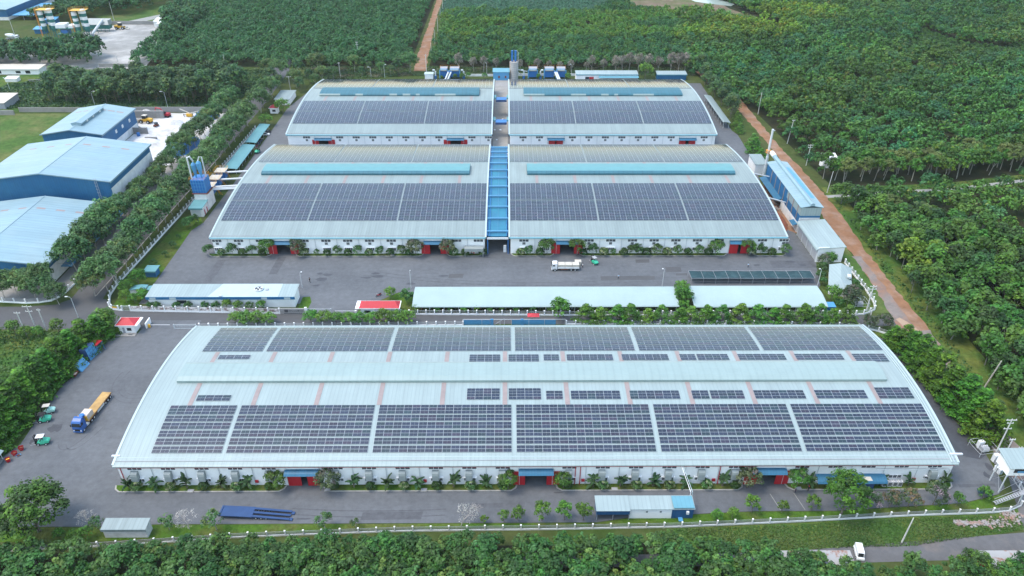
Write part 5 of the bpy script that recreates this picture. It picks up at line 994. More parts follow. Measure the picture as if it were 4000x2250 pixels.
for lab, x, y, h, dx in (('grey lamp by the end of the canteen building', -70.4, 214.7, 6.4, .5), ('grey lamp at the corner of the longest parking shed', -33.0, 214.6, 7, .1), ('grey lamp behind the middle of the longest parking shed', 53.8, 215.5, 7, -.5), ('grey lamp behind the woodland end of the net shelter', 107.6, 215.3, 7, -.6),
                         ('lamp with a round head at the lane junction', -138.8, 197.2, 8, -1.2), ('lamp on the wall above the ridge-vent blue hall', -229.9, 404, 8, 1.6), ('lamp on the wall above the excavator', -186.6, 397.5, 10, -1.6), ('lamp by the far house garden', -293, 432, 7, -1), ('lamp behind the rear hall near the bare shrubs', -75.4, 456, 8, 1), ('twin-headed lamp at the rear corner of the lane-side hall', -83.8, 456, 6.5, -1.2), ('lamp beside the rear dust collectors', 40.6, 460.6, 7, -.8), ('lamp near the bare trees behind the silo house', -12.4, 462, 7.4, -.4)): lamp(lab, x, y, h, dx)
def transformer(label, x, y, rz=0, cage=True):
    t = thing('transformer', label, 'transformer', x, y, 0, rz, 'fenced transformers')
    MB().box(-.9, .9, -.6, .6, .4, 1.7).build('tank', M['grey'], t, False); f = MB()
    for k in range(7): f.box(-.8+.26*k, -.72+.26*k, -.85, -.602, .6, 1.6)
    f.build('fins', M['galv'], t, False)
    for k in (-.5, 0, .5): MB().lathe([(.1, 1.7), (.16, 1.9), (.06, 2.3)], k, 0, 8).build('bushing', M['truckwhite'], t, False)
    MB().box(-.8, .6, .9, 1.9, .2, 2.4).build('switch_cabinet', M['truckwhite'], t, False)
    if cage:
        c = MB()
        for a in (-2.4, 2.4):
            for b_ in (-1.8, 2.6): c.bar((a, b_, 0), (a, b_, 2.2), .08)
        for z in (1.1, 2.2): c.bar((-2.4, -1.8, z), (2.4, -1.8, z), .06).bar((2.4, -1.8, z), (2.4, 2.6, z), .06).bar((2.4, 2.6, z), (-2.4, 2.6, z), .06).bar((-2.4, 2.6, z), (-2.4, -1.8, z), .06)
        c.build('cage', M['galv'], t, False)
    return t
transformer('grey transformer in a pipe cage beside the hedge trees of the lorry yard', 122.3, 136.4, R(8))
transformer('grey finned transformer under the portal poles without a cage', 123.6, 131.6, R(10), False)
transformer('grey transformer in a pipe cage at the woodland bend of the road fence', 117.2, 203, R(0))
for i, (x, y) in enumerate(((121.9, 129.8), (122.3, 128.9))):
    t = thing('switch_cabinet', 'white electrical cabinet by the portal poles, the one %s the raised cabin' % ('farther from' if i == 0 else 'closer to'), 'electrical cabinet', x, y, 0, R(15), 'white cabinets under the portal poles'); MB().box(-.5, .5, -.4, .4, 0, 1.5).box(-.55, .55, -.45, .45, 1.5, 1.58).build('case', M['truckwhite'], t, False); MB().box(-.4, .4, -.42, -.402, .2, 1.4).build('door', M['trim'], t, False)
low_building('blue_tank_hut', 'small blue box hut with a light lid behind the shrubs by the parking shed end', 'hut', 104.9, 107.6, 199.9, 202, 1.9, 2.1, M['equip_light'], M['bluewall'], .3)

# ------------------------------------------------------------------ vehicles
def wheel(p, x, y, r=.5, w=.32, axis=(0, 1, 0), name='wheel'):
    a = Vector(axis); o = MB().disc((x, y, r), axis, r, w, 16).build(name, M['black'], p, False)
    MB().disc(Vector((x, y, r))+a*(w/2), axis, r*.5, .05, 10).disc(Vector((x, y, r))-a*(w/2), axis, r*.5, .05, 10).build('rim', M['galv'], o, False); return o
def cab(p, x0, x1, wd, z0, zt, m, front=-1, glass='dark'):
    """lorry cab, front at the -x end"""
    P = [(x0+.05, z0), (x1, z0), (x1, zt-.1), (x1-.2, zt), (x0+.55, zt), (x0+.28, zt-.35), (x0+.02, z0+(zt-z0)*.5)]
    MB().ext(P, 'y', -wd/2, wd/2).build('cab', M[m], p, False)
    zb = z0+(zt-z0)*.5
    MB().quad((x0+.0, -wd/2+.12, zb+.08), (x0+.0, wd/2-.12, zb+.08), (x0+.245, wd/2-.2, zt-.4), (x0+.245, -wd/2+.2, zt-.4)).build('windscreen', M[glass], p, False)
    for s in (-1, 1):
        y = s*(wd/2+.008); MB().quad((x0+.35, y, zb+.12), (x0+1.25, y, zb+.12), (x0+1.2, y, zt-.45), (x0+.5, y, zt-.45)).build('side_window', M[glass], p, False)
        MB().box(x0-.12, x0+.05, s*(wd/2+.1)-.1, s*(wd/2+.1)+.1, zb+.2, zb+.8).build('mirror', M['black'], p, False)
        MB().box(x0-.05, x0+.04, s*(wd/2-.3)-.18, s*(wd/2-.3)+.18, z0+.1, z0+.35).build('headlight', M['truckwhite'], p, False)
    MB().box(x0-.03, x0+.045, -wd/2+.6, wd/2-.6, z0+.1, z0+.7).build('grille', M['black'], p, False); MB().box(x0-.08, x0+.3, -wd/2, wd/2, z0-.3, z0+.02).build('bumper', M[m], p, False)
# blue tractor with a yellow flatbed trailer
ang = math.atan2(158.2-144.0, -111.9+112.9); t = thing('flatbed_lorry', 'blue articulated lorry with a long yellow timber-decked trailer on the lorry yard', 'lorry', -112.85, 143.9, 0, ang)
cab(t, 0, 2.3, 2.5, .75, 3.6, 'cabblue'); MB().ext([(.75, 3.6), (2.2, 3.6), (2.2, 4.05), (1.5, 4.0)], 'y', -1.1, 1.1).build('wind_deflector', M['cabblue'], t, False)
MB().box(.4, 6.2, -.45, .45, .6, .95).build('chassis', M['grey'], t, False); MB().box(2.5, 3.5, -1.2, -.55, .5, 1.1).build('fuel_tank', M['galv'], t, False); MB().box(2.35, 2.7, .3, 1.0, .9, 2.6).build('intake', M['grey'], t, False)
MB().box(3.3, 14.9, -1.25, 1.25, 1.3, 1.52).build('trailer_deck', M['deck'], t, False); MB().box(3.3, 14.9, -1.2, -1.02, 1.0, 1.3).box(3.3, 14.9, 1.02, 1.2, 1.0, 1.3).build('trailer_beam', M['rustsolid'], t, False)
m = MB()
for k in range(4): m.box(3.22, 3.3, -1.2+.62*k, -.66+.62*k, 1.55, 3.05)
m.box(3.3, 3.38, -1.25, 1.25, 1.5, 3.15); m.build('headboard', M['yellow'], t, False)
MB().box(7.6, 11.0, -1.27, -1.1, .6, 1.2).build('side_guard', M['galv'], t, False)
for x in (.9, 4.6, 5.8, 11.6, 12.8, 14.0):
    for s in (-1, 1): wheel(t, x, s*1.05, .5, .34)
tl = tag(MB().box(-1.05, 1.05, -1.4, 1.4, 0, 1.5).box(-1.07, 1.07, -1.42, 1.42, .72, .80).build('wrapped_load', M['paper']), 'pale wrapped block of boards standing on the yellow trailer deck', 'load'); tl.location = (-112.85+4.9*math.cos(ang), 143.9+4.9*math.sin(ang), 1.53); tl.rotation_euler = (0, 0, ang-math.pi/2)
tl = tag(MB().lathe([(.6, 0), (.7, .2), (.62, .34), (.66, .5), (.3, .6)], 0, 0, 12).build('tarp_roll', M['equip']), 'bundled blue tarpaulin resting on the yellow headboard', 'tarpaulin'); tl.location = (-112.85+3.3*math.cos(ang), 143.9+3.3*math.sin(ang), 3.1)
# white rigid truck in the middle yard
t = thing('flatbed_truck', 'white six-wheel truck loaded with pale board stacks in the middle yard', 'truck', 16.0, 226.9)
cab(t, 0, 2.0, 2.4, .75, 3.0, 'truckwhite'); MB().lathe([(.5, 3.0), (.5, 3.3), (.3, 3.45)], 1.6, 0, 10).build('roof_box', M['truckwhite'], t, False)
MB().box(.4, 9.5, -.45, .45, .6, .98).build('chassis', M['grey'], t, False); MB().box(2.2, 9.9, -1.22, 1.22, 1.0, 1.2).build('deck', M['pallet'], t, False)
for i, x in enumerate((2.25, 4.8, 7.3)): MB().box(x, x+2.45, -1.27, -1.2, 1.1, 1.75).box(x, x+2.45, 1.2, 1.27, 1.1, 1.75).build('drop_side', M['truckwhite'], t, False)
for x in (1.2, 7.0, 8.4):
    for s in (-1, 1): wheel(t, x, s*1.05, .5, .34)
MB().box(3.0, 5.8, -1.1, -.7, .5, .95).build('side_guard', M['rustsolid'], t, False)
for i in range(3):
    o = MB(); x0, x1 = 2.3+2.55*i, 2.3+2.55*i+2.45
    for k in range(4): o.box(x0+.03*(k % 2), x1-.03*(k % 2), -1.1, 1.1, .02+.33*k, .32+.33*k)
    o = tag(o.build('board_stack', M['pallet']), 'pale stack of boards on the white truck, %s' % ('behind the cab', 'in the middle', 'at the tail')[i], 'board stack', 'board stacks on the white truck'); o.location = (16.0, 226.9, 1.2)
o = MB()
for k in range(4): o.box(24.6, 26.9, 229.3, 231.0, .3+.36*k, .63+.36*k)
o.box(24.8, 25, 229.4, 230.9, .05, .29).box(26.4, 26.6, 229.4, 230.9, .05, .29); tag(o.build('board_stack', M['pallet']), 'pale stack of boards set down on the asphalt behind the white truck', 'board stack', 'board stacks on the white truck')
o = MB().box(25.0, 26.2, 231.6, 232.6, .05, .2).box(25.0, 26.2, 231.6, 232.6, .75, .85)
for x in (25.05, 26.05): o.box(x, x+.1, 231.65, 231.75, .2, .75).box(x, x+.1, 232.45, 232.55, .2, .75)
tag(o.build('red_trolley', M['rustsolid']), 'small brown-red trolley beyond the board stack near the open hall door', 'trolley')
# forklifts
def forklift(label, x, y, rz, body, roof='black', s=1.0):
    t = thing('forklift', label, 'forklift', x, y, 0, rz, 'forklifts in the yards')
    P = [(-.6, .35), (1.35, .35), (1.45, .9), (1.2, 1.25), (.35, 1.35), (.2, .85), (-.6, .75)]
    MB().ext(P, 'y', -.6, .6).build('body', M[body], t, False); MB().ext([(1.0, .5), (1.75, .55), (1.85, .95), (1.6, 1.2), (1.0, 1.28)], 'y', -.55, .55).build('counterweight', M[body], t, False)
    MB().box(-.1, .35, -.28, .28, .85, 1.0).box(.3, .42, -.28, .28, .95, 1.45).build('seat', M['black'], t, False)
    g = MB()
    for xx, zz in ((-.55, .7), (.85, 1.2)):
        for yy in (-.52, .52): g.bar((xx, yy, zz), (xx+.12, yy, 2.2), .08)
    g.build('guard', M['black'], t, False); MB().box(-.5, 1.05, -.6, .6, 2.2, 2.28).build('roof', M[roof], t, False)
    ms = MB()
    for yy in (-.32, .32): ms.box(-.95, -.78, yy-.07, yy+.07, .1, 2.5)
    ms.box(-.95, -.8, -.4, .4, 2.4, 2.5).box(-.98, -.9, -.5, .5, .4, .9); ms.build('mast', M['black'], t, False)
    for yy in (-.3, .3): MB().box(-2.1, -.95, yy-.07, yy+.07, .1, .17).build('fork', M['grey'], t, False)
    for xx, r in ((-.35, .36), (1.15, .3)):
        for yy in (-.58, .58): wheel(t, xx, yy, r, .24)
    t.scale = (s,)*3; return t
forklift('bright green forklift in the middle yard beyond the white truck', 31.6, 231.4, R(-62), 'fork', 's' and 'grey', 1.15)
forklift('pale green forklift half under the hedge, farther of the parked pair', -125.2, 152.0, R(12), 'fork_pale', 'pallet', 1.15)
forklift('bright green forklift with a dark roof under the hedge, front of the parked pair', -124.6, 148.6, R(12), 'fork', 'black', 1.2)
forklift('bright green forklift with a white cab standing alone on the lorry yard', -120.6, 140.2, R(8), 'fork', 'truckwhite', 1.2)
forklift('dark green forklift on the lane beside the teal parking shed', -119.8, 336, R(-100), 'fork', 'black', 1.2)
# blue low loader trailer
t = thing('low_loader', 'royal blue low-loader trailer with twin loading ramps parked by the lawn', 'trailer', -66.5, 117.2, 0, R(-3))
P = [(0, 1.0), (.3, 1.15), (7.6, 1.05), (7.6, .85), (.3, .9)]; MB().ext(P, 'y', -1.5, 1.5).build('deck', M['navy'], t, False); MB().box(-.2, .15, -1.5, 1.5, .8, 1.2).build('nose', M['navy'], t, False)
for yy in (-1.12, .0, 1.12): MB().add([(7.62, yy-.28, 1.06), (7.62, yy+.28, 1.06), (16.2, yy+.26, .45), (16.2, yy-.26, .45), (7.62, yy-.28, .8), (7.62, yy+.28, .8), (16.2, yy+.26, .25), (16.2, yy-.26, .25)], [(0, 1, 2, 3), (7, 6, 5, 4), (0, 3, 7, 4), (1, 5, 6, 2), (2, 6, 7, 3), (0, 4, 5, 1)]).build('ramp', M['navy'], t, False)
g = MB()
for yy in (-.56, .56):
    for k in range(28): x = 7.8+.3*k; z = 1.0-.6*(x-7.6)/8.6; g.box(x-.05, x+.05, yy-.26, yy+.26, z-.12, z-.05)
g.build('ramp_grating', M['black'], t, False)
for yy in (-1.12, .7): MB().box(16.2, 16.9, yy-.3, yy+.5, .08, .3).build('ramp_toe', M['navy'], t, False)
for x in (8.4, 9.6, 10.8):
    for s in (-1, 1): wheel(t, x, s*1.15, .38, .3)
MB().bar((.5, -1, .9), (.5, -1, .05), .2).bar((.5, 1, .9), (.5, 1, .05), .2).build('landing_leg', M['grey'], t, False)
# vans, cars, bikes
def car(name, label, x, y, rz, L, W_, H, m, van=False, cat='car', group=None, canvas=False):
    t = thing(name, label, cat, x, y, 0, rz, group); h = L/2
    MB().ext([(-h, .3), (h, .3), (h, .75), (h*.9, .9), (-h*.95, .85), (-h, .6)], 'y', -W_/2, W_/2).build('body', M[m], t, False)
    if van: P = [(-h*.75, .88), (h*.98, .88), (h*.98, H-.1), (h*.9, H), (-h*.45, H), (-h*.6, H-.15)]
    else: P = [(-h*.5, .88), (h*.75, .9), (h*.5, H-.05), (h*.3, H), (-h*.15, H), (-h*.3, H-.1)]
    MB().ext(P, 'y', -W_/2+.1, W_/2-.1).build('cabin', M[m if van else 'dark'], t, False)
    if not van: MB().ext([(-h*.2, H-.01), (h*.45, H-.01), (h*.42, H+.03), (-h*.17, H+.03)], 'y', -W_/2+.14, W_/2-.14).build('roof', M[m], t, False)
    else: MB().quad((-h*.76, -W_/2+.2, .95), (-h*.76, W_/2-.2, .95), (-h*.61, W_/2-.25, H-.2), (-h*.61, -W_/2+.25, H-.2)).build('windscreen', M['dark'], t, False)
    for xx in (-h*.62, h*.62):
        for s in (-1, 1): wheel(t, xx, s*(W_/2-.06), .32, .2)
    return t
car('delivery_van', 'little white canvas-topped van on the gravel road beside the rusty tin roof', 77.6, 105.2, R(80), 3.6, 1.6, 2.0, 'truckwhite', True, 'van')
car('parked_car', 'white saloon car poking out from the teal parking shed', -122.6, 358.8, R(180), 4.4, 1.75, 1.45, 'truckwhite', group='cars under the teal shed'); car('parked_car', 'dark saloon car beside the white one at the teal parking shed', -122.9, 362.2, R(180), 4.4, 1.75, 1.45, 'black', group='cars under the teal shed')
def bike(label, x, y, rz, m, group):
    t = thing('motorcycle', label, 'motorcycle', x, y, 0, rz, group)
    for xx in (-.62, .62): wheel(t, xx, 0, .28, .1)
    MB().ext([(-.5, .35), (.1, .3), (.75, .55), (.8, .72), (.15, .72), (-.1, .5), (-.4, .8), (-.55, .7)], 'y', -.14, .14).build('body', M[m], t, False); MB().ext([(-.05, .74), (.75, .78), (.8, .86), (0, .82)], 'y', -.13, .13).build('seat', M['black'], t, False)
    MB().bar((-.5, -.32, 1.0), (-.5, .32, 1.0), .05).bar((-.62, 0, .3), (-.48, 0, 1.0), .06).build('handlebar', M['grey'], t, False); return t
bike('red motorcycle standing alone on the yard near the red-roofed gatehouse', -43.4, 209.6, R(35), 'pipe_red', None).scale = (1.2,)*3
for i, (y, m) in enumerate(((342.5, 'pipe_red'), (344, 'pipe_red'), (346, 'navy'), (347.3, 'navy'), (348.6, 'black'), (350, 'navy'), (351.3, 'black'), (353, 'paper'))): bike('parked motorcycle along the edge of the teal shed, %s from the dark green forklift' % ORD[i], -122.6+.2*(i % 2), y, R(170), m, 'motorcycles at the teal shed')
rnd = random.Random(21)
for i in range(30): bike('motorcycle parked in the dark row under the longest parking shed', -28+2.75*i, 201.6+rnd.uniform(-.2, .3), R(80+rnd.uniform(-8, 8)), rnd.choice(('black', 'navy', 'pipe_red', 'galv', 'black')), 'motorcycles under the longest parking shed')
# yard machines of the neighbours
t = thing('excavator', 'red tracked excavator at the end of the grey block wall', 'excavator', -182.6, 385.8, 0, R(165))
MB().box(-1.6, 1.6, -1.3, -.75, 0, .8).box(-1.6, 1.6, .75, 1.3, 0, .8).build('track', M['black'], t, False); MB().box(-1.6, 1.2, -1.2, 1.2, .95, 2.1).build('body', M['pipe_red'], t, False); MB().box(.1, 1.3, .2, 1.2, 2.1, 3.0).build('cab', M['dark'], t, False)
MB().tube([(1.2, -.3, 1.8), (3.6, -.3, 4.2), (6.4, -.3, 4.4)], .28, 6).tube([(6.4, -.3, 4.4), (7.2, -.3, 2.6)], .22, 6).build('boom', M['red'], t, False); MB().box(6.9, 7.5, -.8, .2, 1.8, 2.7).build('bucket', M['pipe_red'], t, False)
def loader(label, x, y, rz, m, s=1.0):
    t = thing('wheel_loader', label, 'wheel loader', x, y, 0, rz, 'wheel loaders'); 
    MB().ext([(-.6, .9), (3.0, .9), (3.0, 2.0), (1.0, 2.2), (-.6, 1.8)], 'y', -.9, .9).build('body', M[m], t, False); o = MB().box(-.8, .9, -.8, .8, 2.0, 3.3).build('cab', M['dark'], t, False); MB().box(-.9, 1.0, -.9, .9, 3.3, 3.45).build('cab_roof', M['pallet'], o, False)
    for xx in (-1.5, 1.8):
        for yy in (-1.05, 1.05): wheel(t, xx, yy, .75, .5)
    MB().bar((-.6, -.6, 1.6), (-3.2, -.6, .8), .25).bar((-.6, .6, 1.6), (-3.2, .6, .8), .25).build('arm', M[m], t, False); MB().ext([(-3.1, .2), (-4.3, .15), (-4.4, .3), (-3.4, .5), (-3.2, 1.3), (-3.0, 1.3)], 'y', -1.4, 1.4).build('bucket', M['pallet'], t, False); t.scale = (s,)*3; return t
loader('yellow wheel loader with a muddy bucket on the white sand', -190.2, 376.5, R(-12), 'yellow', 1.25); loader('orange-yellow wheel loader far away beside the aggregate bin', -291.5, 578, R(180), 'yellow', 1.4)
t = thing('dumper', 'small dark dumper with a red base parked on the sand near the yellow loader', 'dumper', -182.6, 371, 0, R(60)); MB().box(-1.2, 1.2, -.8, .8, .5, 1.1).build('body', M['rustsolid'], t, False); MB().box(-.4, .9, -.7, .7, 1.1, 2.3).build('cab', M['dark'], t, False)
for xx in (-.8, .8):
    for yy in (-.8, .8): wheel(t, xx, yy, .4, .3)
t = thing('concrete_mixer_truck', 'white concrete mixer truck on the apron beside the striped silos', 'mixer truck', -352.5, 548, 0, R(185)); cab(t, -1, 1.2, 2.4, .8, 3.0, 'truckwhite')
MB().tube([(1.6, 0, 2.2), (2.6, 0, 2.6), (5.4, 0, 2.9), (7.6, 0, 3.5)], [.8, 1.35, 1.3, .5], 12).build('drum', M['truckwhite'], t, False); MB().box(-.5, 8, -.5, .5, .7, 1.1).build('chassis', M['grey'], t, False)
for x in (.1, 5.2, 6.6):
    for s in (-1, 1): wheel(t, x, s*1.05, .5, .34)
# ------------------------------------------------------------------ steel boxes and bins along the hedge
def form_box(label, x, y, rz, L, H, lean, m, D=1.6):
    t = thing('steel_formwork', label, 'steel box', x, y, 0, rz, 'blue steel boxes by the hedge')
    # face towards the yard is +x local; leaning back
    f = lambda yy, zz: (-lean*zz/H, yy, zz)
    b = MB(); b.add([f(0, 0), f(L, 0), f(L, H), f(0, H)]+[(p[0]-D, p[1], p[2]*.9) for p in (f(0, 0), f(L, 0), f(L, H), f(0, H))], [(0, 1, 2, 3), (7, 6, 5, 4), (0, 4, 5, 1), (1, 5, 6, 2), (2, 6, 7, 3), (3, 7, 4, 0)]); b.build('body', M['navy' if D > 1 else m], t, False)
    g = MB(); e = .03; n = max(2, int(L/1.0)); k = max(2, int(H/.9))
    for i in range(n):
        for j in range(k):
            ya, yb, za, zb = L*i/n+.05, L*(i+1)/n-.05, H*j/k+.05, H*(j+1)/k-.05
            g.add([(f(ya, za)[0]+e, ya, za), (f(yb, za)[0]+e, yb, za), (f(yb, zb)[0]+e, yb, zb), (f(ya, zb)[0]+e, ya, zb)], [(0, 1, 2, 3)])
    g.build('panel', M[m], t, False); h = MB()
    for i, j in ((0, 1), (n-1, 0), (n-1, k-1)): yy = L*(i+.5)/n; zz = H*(j+.5)/k; h.add([(f(yy, zz)[0]+.05, yy-.18, zz-.22), (f(yy, zz)[0]+.05, yy+.18, zz-.22), (f(yy, zz)[0]+.05, yy+.18, zz+.22), (f(yy, zz)[0]+.05, yy-.18, zz+.22)], [(0, 1, 2, 3)])
    h.build('opening', M['dark'], t, False); return t
form_box('tall light blue gridded steel box with a dark blue end beside the hedge', -124.2, 174.6, R(-8), 3.9, 4.0, .5, 'contblue', 2.2)
form_box('smaller light blue gridded steel panel slumped against the hedge', -124.2, 169.4, R(-6), 4.0, 2.3, 1.6, 'equip_light', .5)
t = thing('steel_frame_bin', 'blue steel frame box with a dark red lid at the hedge end', 'steel box', -124.4, 180.2, 0, R(-12), 'blue steel boxes by the hedge')
MB().box(-1.6, 1.2, -1.6, 1.2, 2.7, 2.85).build('lid', M['red'], t, False); m = MB()
for a in (-1.5, 1.1):
    for b_ in (-1.5, 1.1): m.bar((a, b_, 0), (a, b_, 2.7), .14)
for zz in (.9, 1.8): m.bar((1.1, -1.5, zz), (1.1, 1.1, zz), .12).bar((-1.5, -1.5, zz), (1.1, -1.5, zz), .12)
m.bar((1.1, -1.5, .2), (1.1, 1.1, 2.6), .1).bar((1.1, 1.1, .2), (1.9, .6, .1), .1).bar((1.1, -1.2, 1.2), (1.9, -1.4, .1), .1); m.build('frame', M['equip_light'], t, False); MB().box(-1.4, 1.0, -1.4, 1.0, 1.0, 2.5).build('tub', M['navy'], t, False)
t = thing('rusty_skip', 'small rusty tapered skip beside the slumped blue panel', 'skip', -125.4, 167.6); MB().add([(-126.8, 166.6, 1.3), (-124.4, 166.6, 1.3), (-124.4, 168.4, 1.3), (-126.8, 168.4, 1.3), (-126.2, 167.1, .1), (-125, 167.1, .1), (-125, 167.9, .1), (-126.2, 167.9, .1)], [(0, 4, 5, 1), (1, 5, 6, 2), (2, 6, 7, 3), (3, 7, 4, 0), (4, 7, 6, 5)]).build('hull', M['rustsolid'], t); MB().box(-126.5, -124.7, 166.8, 168.2, .9, 1.0).build('scrap', M['rubble'], t)
for i, (x, y, lab, m) in enumerate(((-125.2, 136.2, 'red scrap bin leaning at the yard edge between the lean-to and the lone forklift', 'red'), (-124.5, 138.0, 'upright red drum-like bin closest to the lone forklift', 'red'), (-125.6, 134.0, 'red and yellow bin beside the lean-to roof', 'red'), (-124.3, 136.0, 'flat light blue tray lying beside the red bins', 'equip_light'))):
    t = thing('scrap_bin', lab, 'bin', x, y, 0, R(20*i), 'red bins by the lean-to'); h = .25 if m != 'red' else 1.1
    MB().add([(-.55, -.5, h), (.55, -.5, h), (.55, .5, h), (-.55, .5, h), (-.35, -.35, .05), (.35, -.35, .05), (.35, .35, .05), (-.35, .35, .05)], [(0, 4, 5, 1), (1, 5, 6, 2), (2, 6, 7, 3), (3, 7, 4, 0), (4, 7, 6, 5)]).build('hull', M[m], t, False); MB().box(-.4, .4, -.35, .35, h*.7, h*.72).build('scrap', M['yellow' if i == 2 else 'rustsolid'], t, False)
# rubble by the bend of the perimeter fence
m = MB(); rnd = random.Random(9)
for i in range(420):
    cx, cy, sx, sy = rnd.choice(((108, 113.6, 3, .7), (112.5, 113.6, 3.4, 1.0), (117.5, 115.6, 2, 1.4), (104.8, 113.7, 1.2, .6))); x = cx+rnd.gauss(0, sx*.6); y = cy+rnd.gauss(0, sy*.6); s = rnd.uniform(.1, .36); a = rnd.uniform(0, 3)
    q = [(x+s*math.cos(a+k*1.57)*rnd.uniform(.7, 1.3), y+s*math.sin(a+k*1.57)*rnd.uniform(.7, 1.3)) for k in range(4)]; m.prism(q, .03, .05+s*rnd.uniform(.4, 1.0))
o = m.build('rubble', M['rubble']); o['kind'] = 'stuff'; o['label'] = 'broken concrete and brick rubble strewn outside the bend of the white fence'

# ------------------------------------------------------------------ people
def person(label, x, y, rz, top, legs, walk=.0, hat=None, z=.045, s=1.0):
    root = thing('person', label, 'person', x, y, z, rz, None)
    J = [(0, 0, .92), (0, 0, 1.15), (0, .01, 1.40), (0, .0, 1.50), (0, .02, 1.62), (0, .03, 1.72),           # pelvis, waist, chest, neck, head, crown
         (.10, 0, .90), (.11, .10*walk+.02, .50), (.11, .02+.16*walk, .08), (.11, .14+.16*walk, .04),
         (-.10, 0, .90), (-.11, -.06*walk+.02, .50), (-.11, -.26*walk, .08+.04*walk), (-.11, .10-.26*walk, .04),
         (.19, 0, 1.38), (.25, -.02-.08*walk, 1.12), (.25, .08-.10*walk, .88), (.25, .12-.10*walk, .78),
         (-.19, 0, 1.38), (-.25, -.02+.08*walk, 1.12), (-.25, .08+.14*walk, .88), (-.25, .12+.16*walk, .78)]
    E_ = [(0, 1), (1, 2), (2, 3), (3, 4), (4, 5), (0, 6), (6, 7), (7, 8), (8, 9), (0, 10), (10, 11), (11, 12), (12, 13), (2, 14), (14, 15), (15, 16), (16, 17), (2, 18), (18, 19), (19, 20), (20, 21)]
    rad = [.13, .125, .15, .06, .105, .09, .095, .07, .05, .045, .095, .07, .05, .045, .065, .05, .04, .045, .065, .05, .04, .045]
    me = bpy.data.meshes.new('body'); me.from_pydata(J, E_, []); o = bpy.data.objects.new('tmp_body', me); COL.objects.link(o)
    sk = o.modifiers.new('s', 'SKIN'); 
    for i, r in enumerate(rad): me.skin_vertices[0].data[i].radius = (r, r*.85)
    me.skin_vertices[0].data[0].use_root = True
    sb = o.modifiers.new('d', 'SUBSURF'); sb.levels = 1; sb.render_levels = 1
    dg = bpy.context.evaluated_depsgraph_get(); m2 = bpy.data.meshes.new_from_object(o.evaluated_get(dg)); bpy.data.objects.remove(o)
    m2.materials.clear()
    for q in (M['skin'], top, legs, M['black']): m2.materials.append(q)
    for p in m2.polygons:
        c = p.center; p.material_index = 3 if c.z < .10 else (2 if c.z < .95 and abs(c.x) < .20 else (1 if .95 <= c.z < 1.47 and (abs(c.x) < .23 or c.z > 1.1) else 0)); p.use_smooth = True
    b = bpy.data.objects.new('body', m2); COL.objects.link(b); b.parent = root
    h = MB().lathe([(.112, 1.66), (.118, 1.74), (.09, 1.82), (.02, 1.85)], 0, .0, 12).build('hair' if hat is None else 'hat', hat or M['hair'], root, False)
    root.scale = (s,)*3; return root
blk = mat('black_clothes', (.02, .02, .024), .8, .05); wht = mat('white_shirt', (.72, .74, .76), .8, .05); nav = mat('navy_trousers', (.025, .03, .055), .8, .05); lbl = mat('light_blue_shirt', (.42, .55, .68), .8, .05); rdc = mat('red_shirt', (.60, .05, .05), .8, .05)
person('person in black clothes walking across the yard near the canteen building', -68.6, 218.3, R(70), blk, blk, 1.0, s=1.15)
person('person in a white shirt and dark trousers standing behind the white truck', 27.3, 228.1, R(100), wht, nav, .2, s=1.1)
person('person in a pale blue shirt standing alone mid-yard near the longest parking shed', 39.2, 220.4, R(170), lbl, nav, .3, s=1.1)
person('person in a pale blue shirt standing by the dark stain near the woodland end', 87.0, 228.0, R(200), lbl, nav, .3, s=1.1)
person('person in a red shirt on the porch of the second-row hall, closer to the wall', -13.0, 237.6, R(180), rdc, nav, .1); person('person in a red shirt on the porch of the second-row hall, at the kerb', -12.2, 236.9, R(150), rdc, blk, .3)
person('person in dark clothes sitting-low beside the manhole by the third red door', 69.4, 122.9, R(180), nav, nav, .3, s=.85); person('person with a bright red hat at the kerb by the long blue canopy', 72.7, 123.4, R(180), blk, blk, .2, rdc)
# ------------------------------------------------------------------ vegetation
def spot(c, r, x, y, z=0):           # where a point seen on the ground lies
    px = c*1000+x/2.574; py = (0, 563, 1126, 1687)[r]+y/2.574
    d = _fw+_r2*(px-2000)/CAM_F-_u2*(py-1125)/CAM_F; t = (z-CAM_H)/d[2]; return float(d[0]*t), float(d[1]*t)
def unit(v): return v/np.maximum(np.linalg.norm(v, axis=-1, keepdims=True), 1e-9)
def leaf_quads(cen, nor, size, rs, asp=.62):
    n = len(cen); nor = unit(nor); a = unit(np.cross(nor, unit(rs.normal(size=(n, 3))))); b = np.cross(nor, a); s = size[:, None]
    return np.stack([cen-a*s, cen-b*s*asp, cen+a*s, cen+b*s*asp], 1)
def clumps(shape, H, Rr, base, n, cr, rs):
    if shape == 'tier':              # layered sprays, widest low
        u = rs.rand(n)**1.25; z = base+(H-base)*u; rad = Rr*(1.0-.86*u)*np.sqrt(rs.uniform(.25, 1, n)); th = rs.rand(n)*2*np.pi
        c = np.stack([rad*np.cos(th), rad*np.sin(th), z], 1); r = cr*(1.1-.5*u)
    else:
        d = unit(rs.normal(size=(n, 3))); d[:, 2] = np.where(d[:, 2] < -.35, -d[:, 2], d[:, 2])
        k = rs.uniform(.62, 1.0, n) if shape != 'ball' else np.ones(n)*.9
        hz = (H-base)/2; c = d*k[:, None]*np.array([Rr-cr*.2, Rr-cr*.2, hz-cr*.3]); c[:, 2] += base+hz
        if shape == 'oval': c[:, :2] *= (1.1-.5*np.clip((c[:, 2:3]-base)/(H-base), 0, 1))
        r = cr*rs.uniform(.7, 1.25, n)
    return c, r
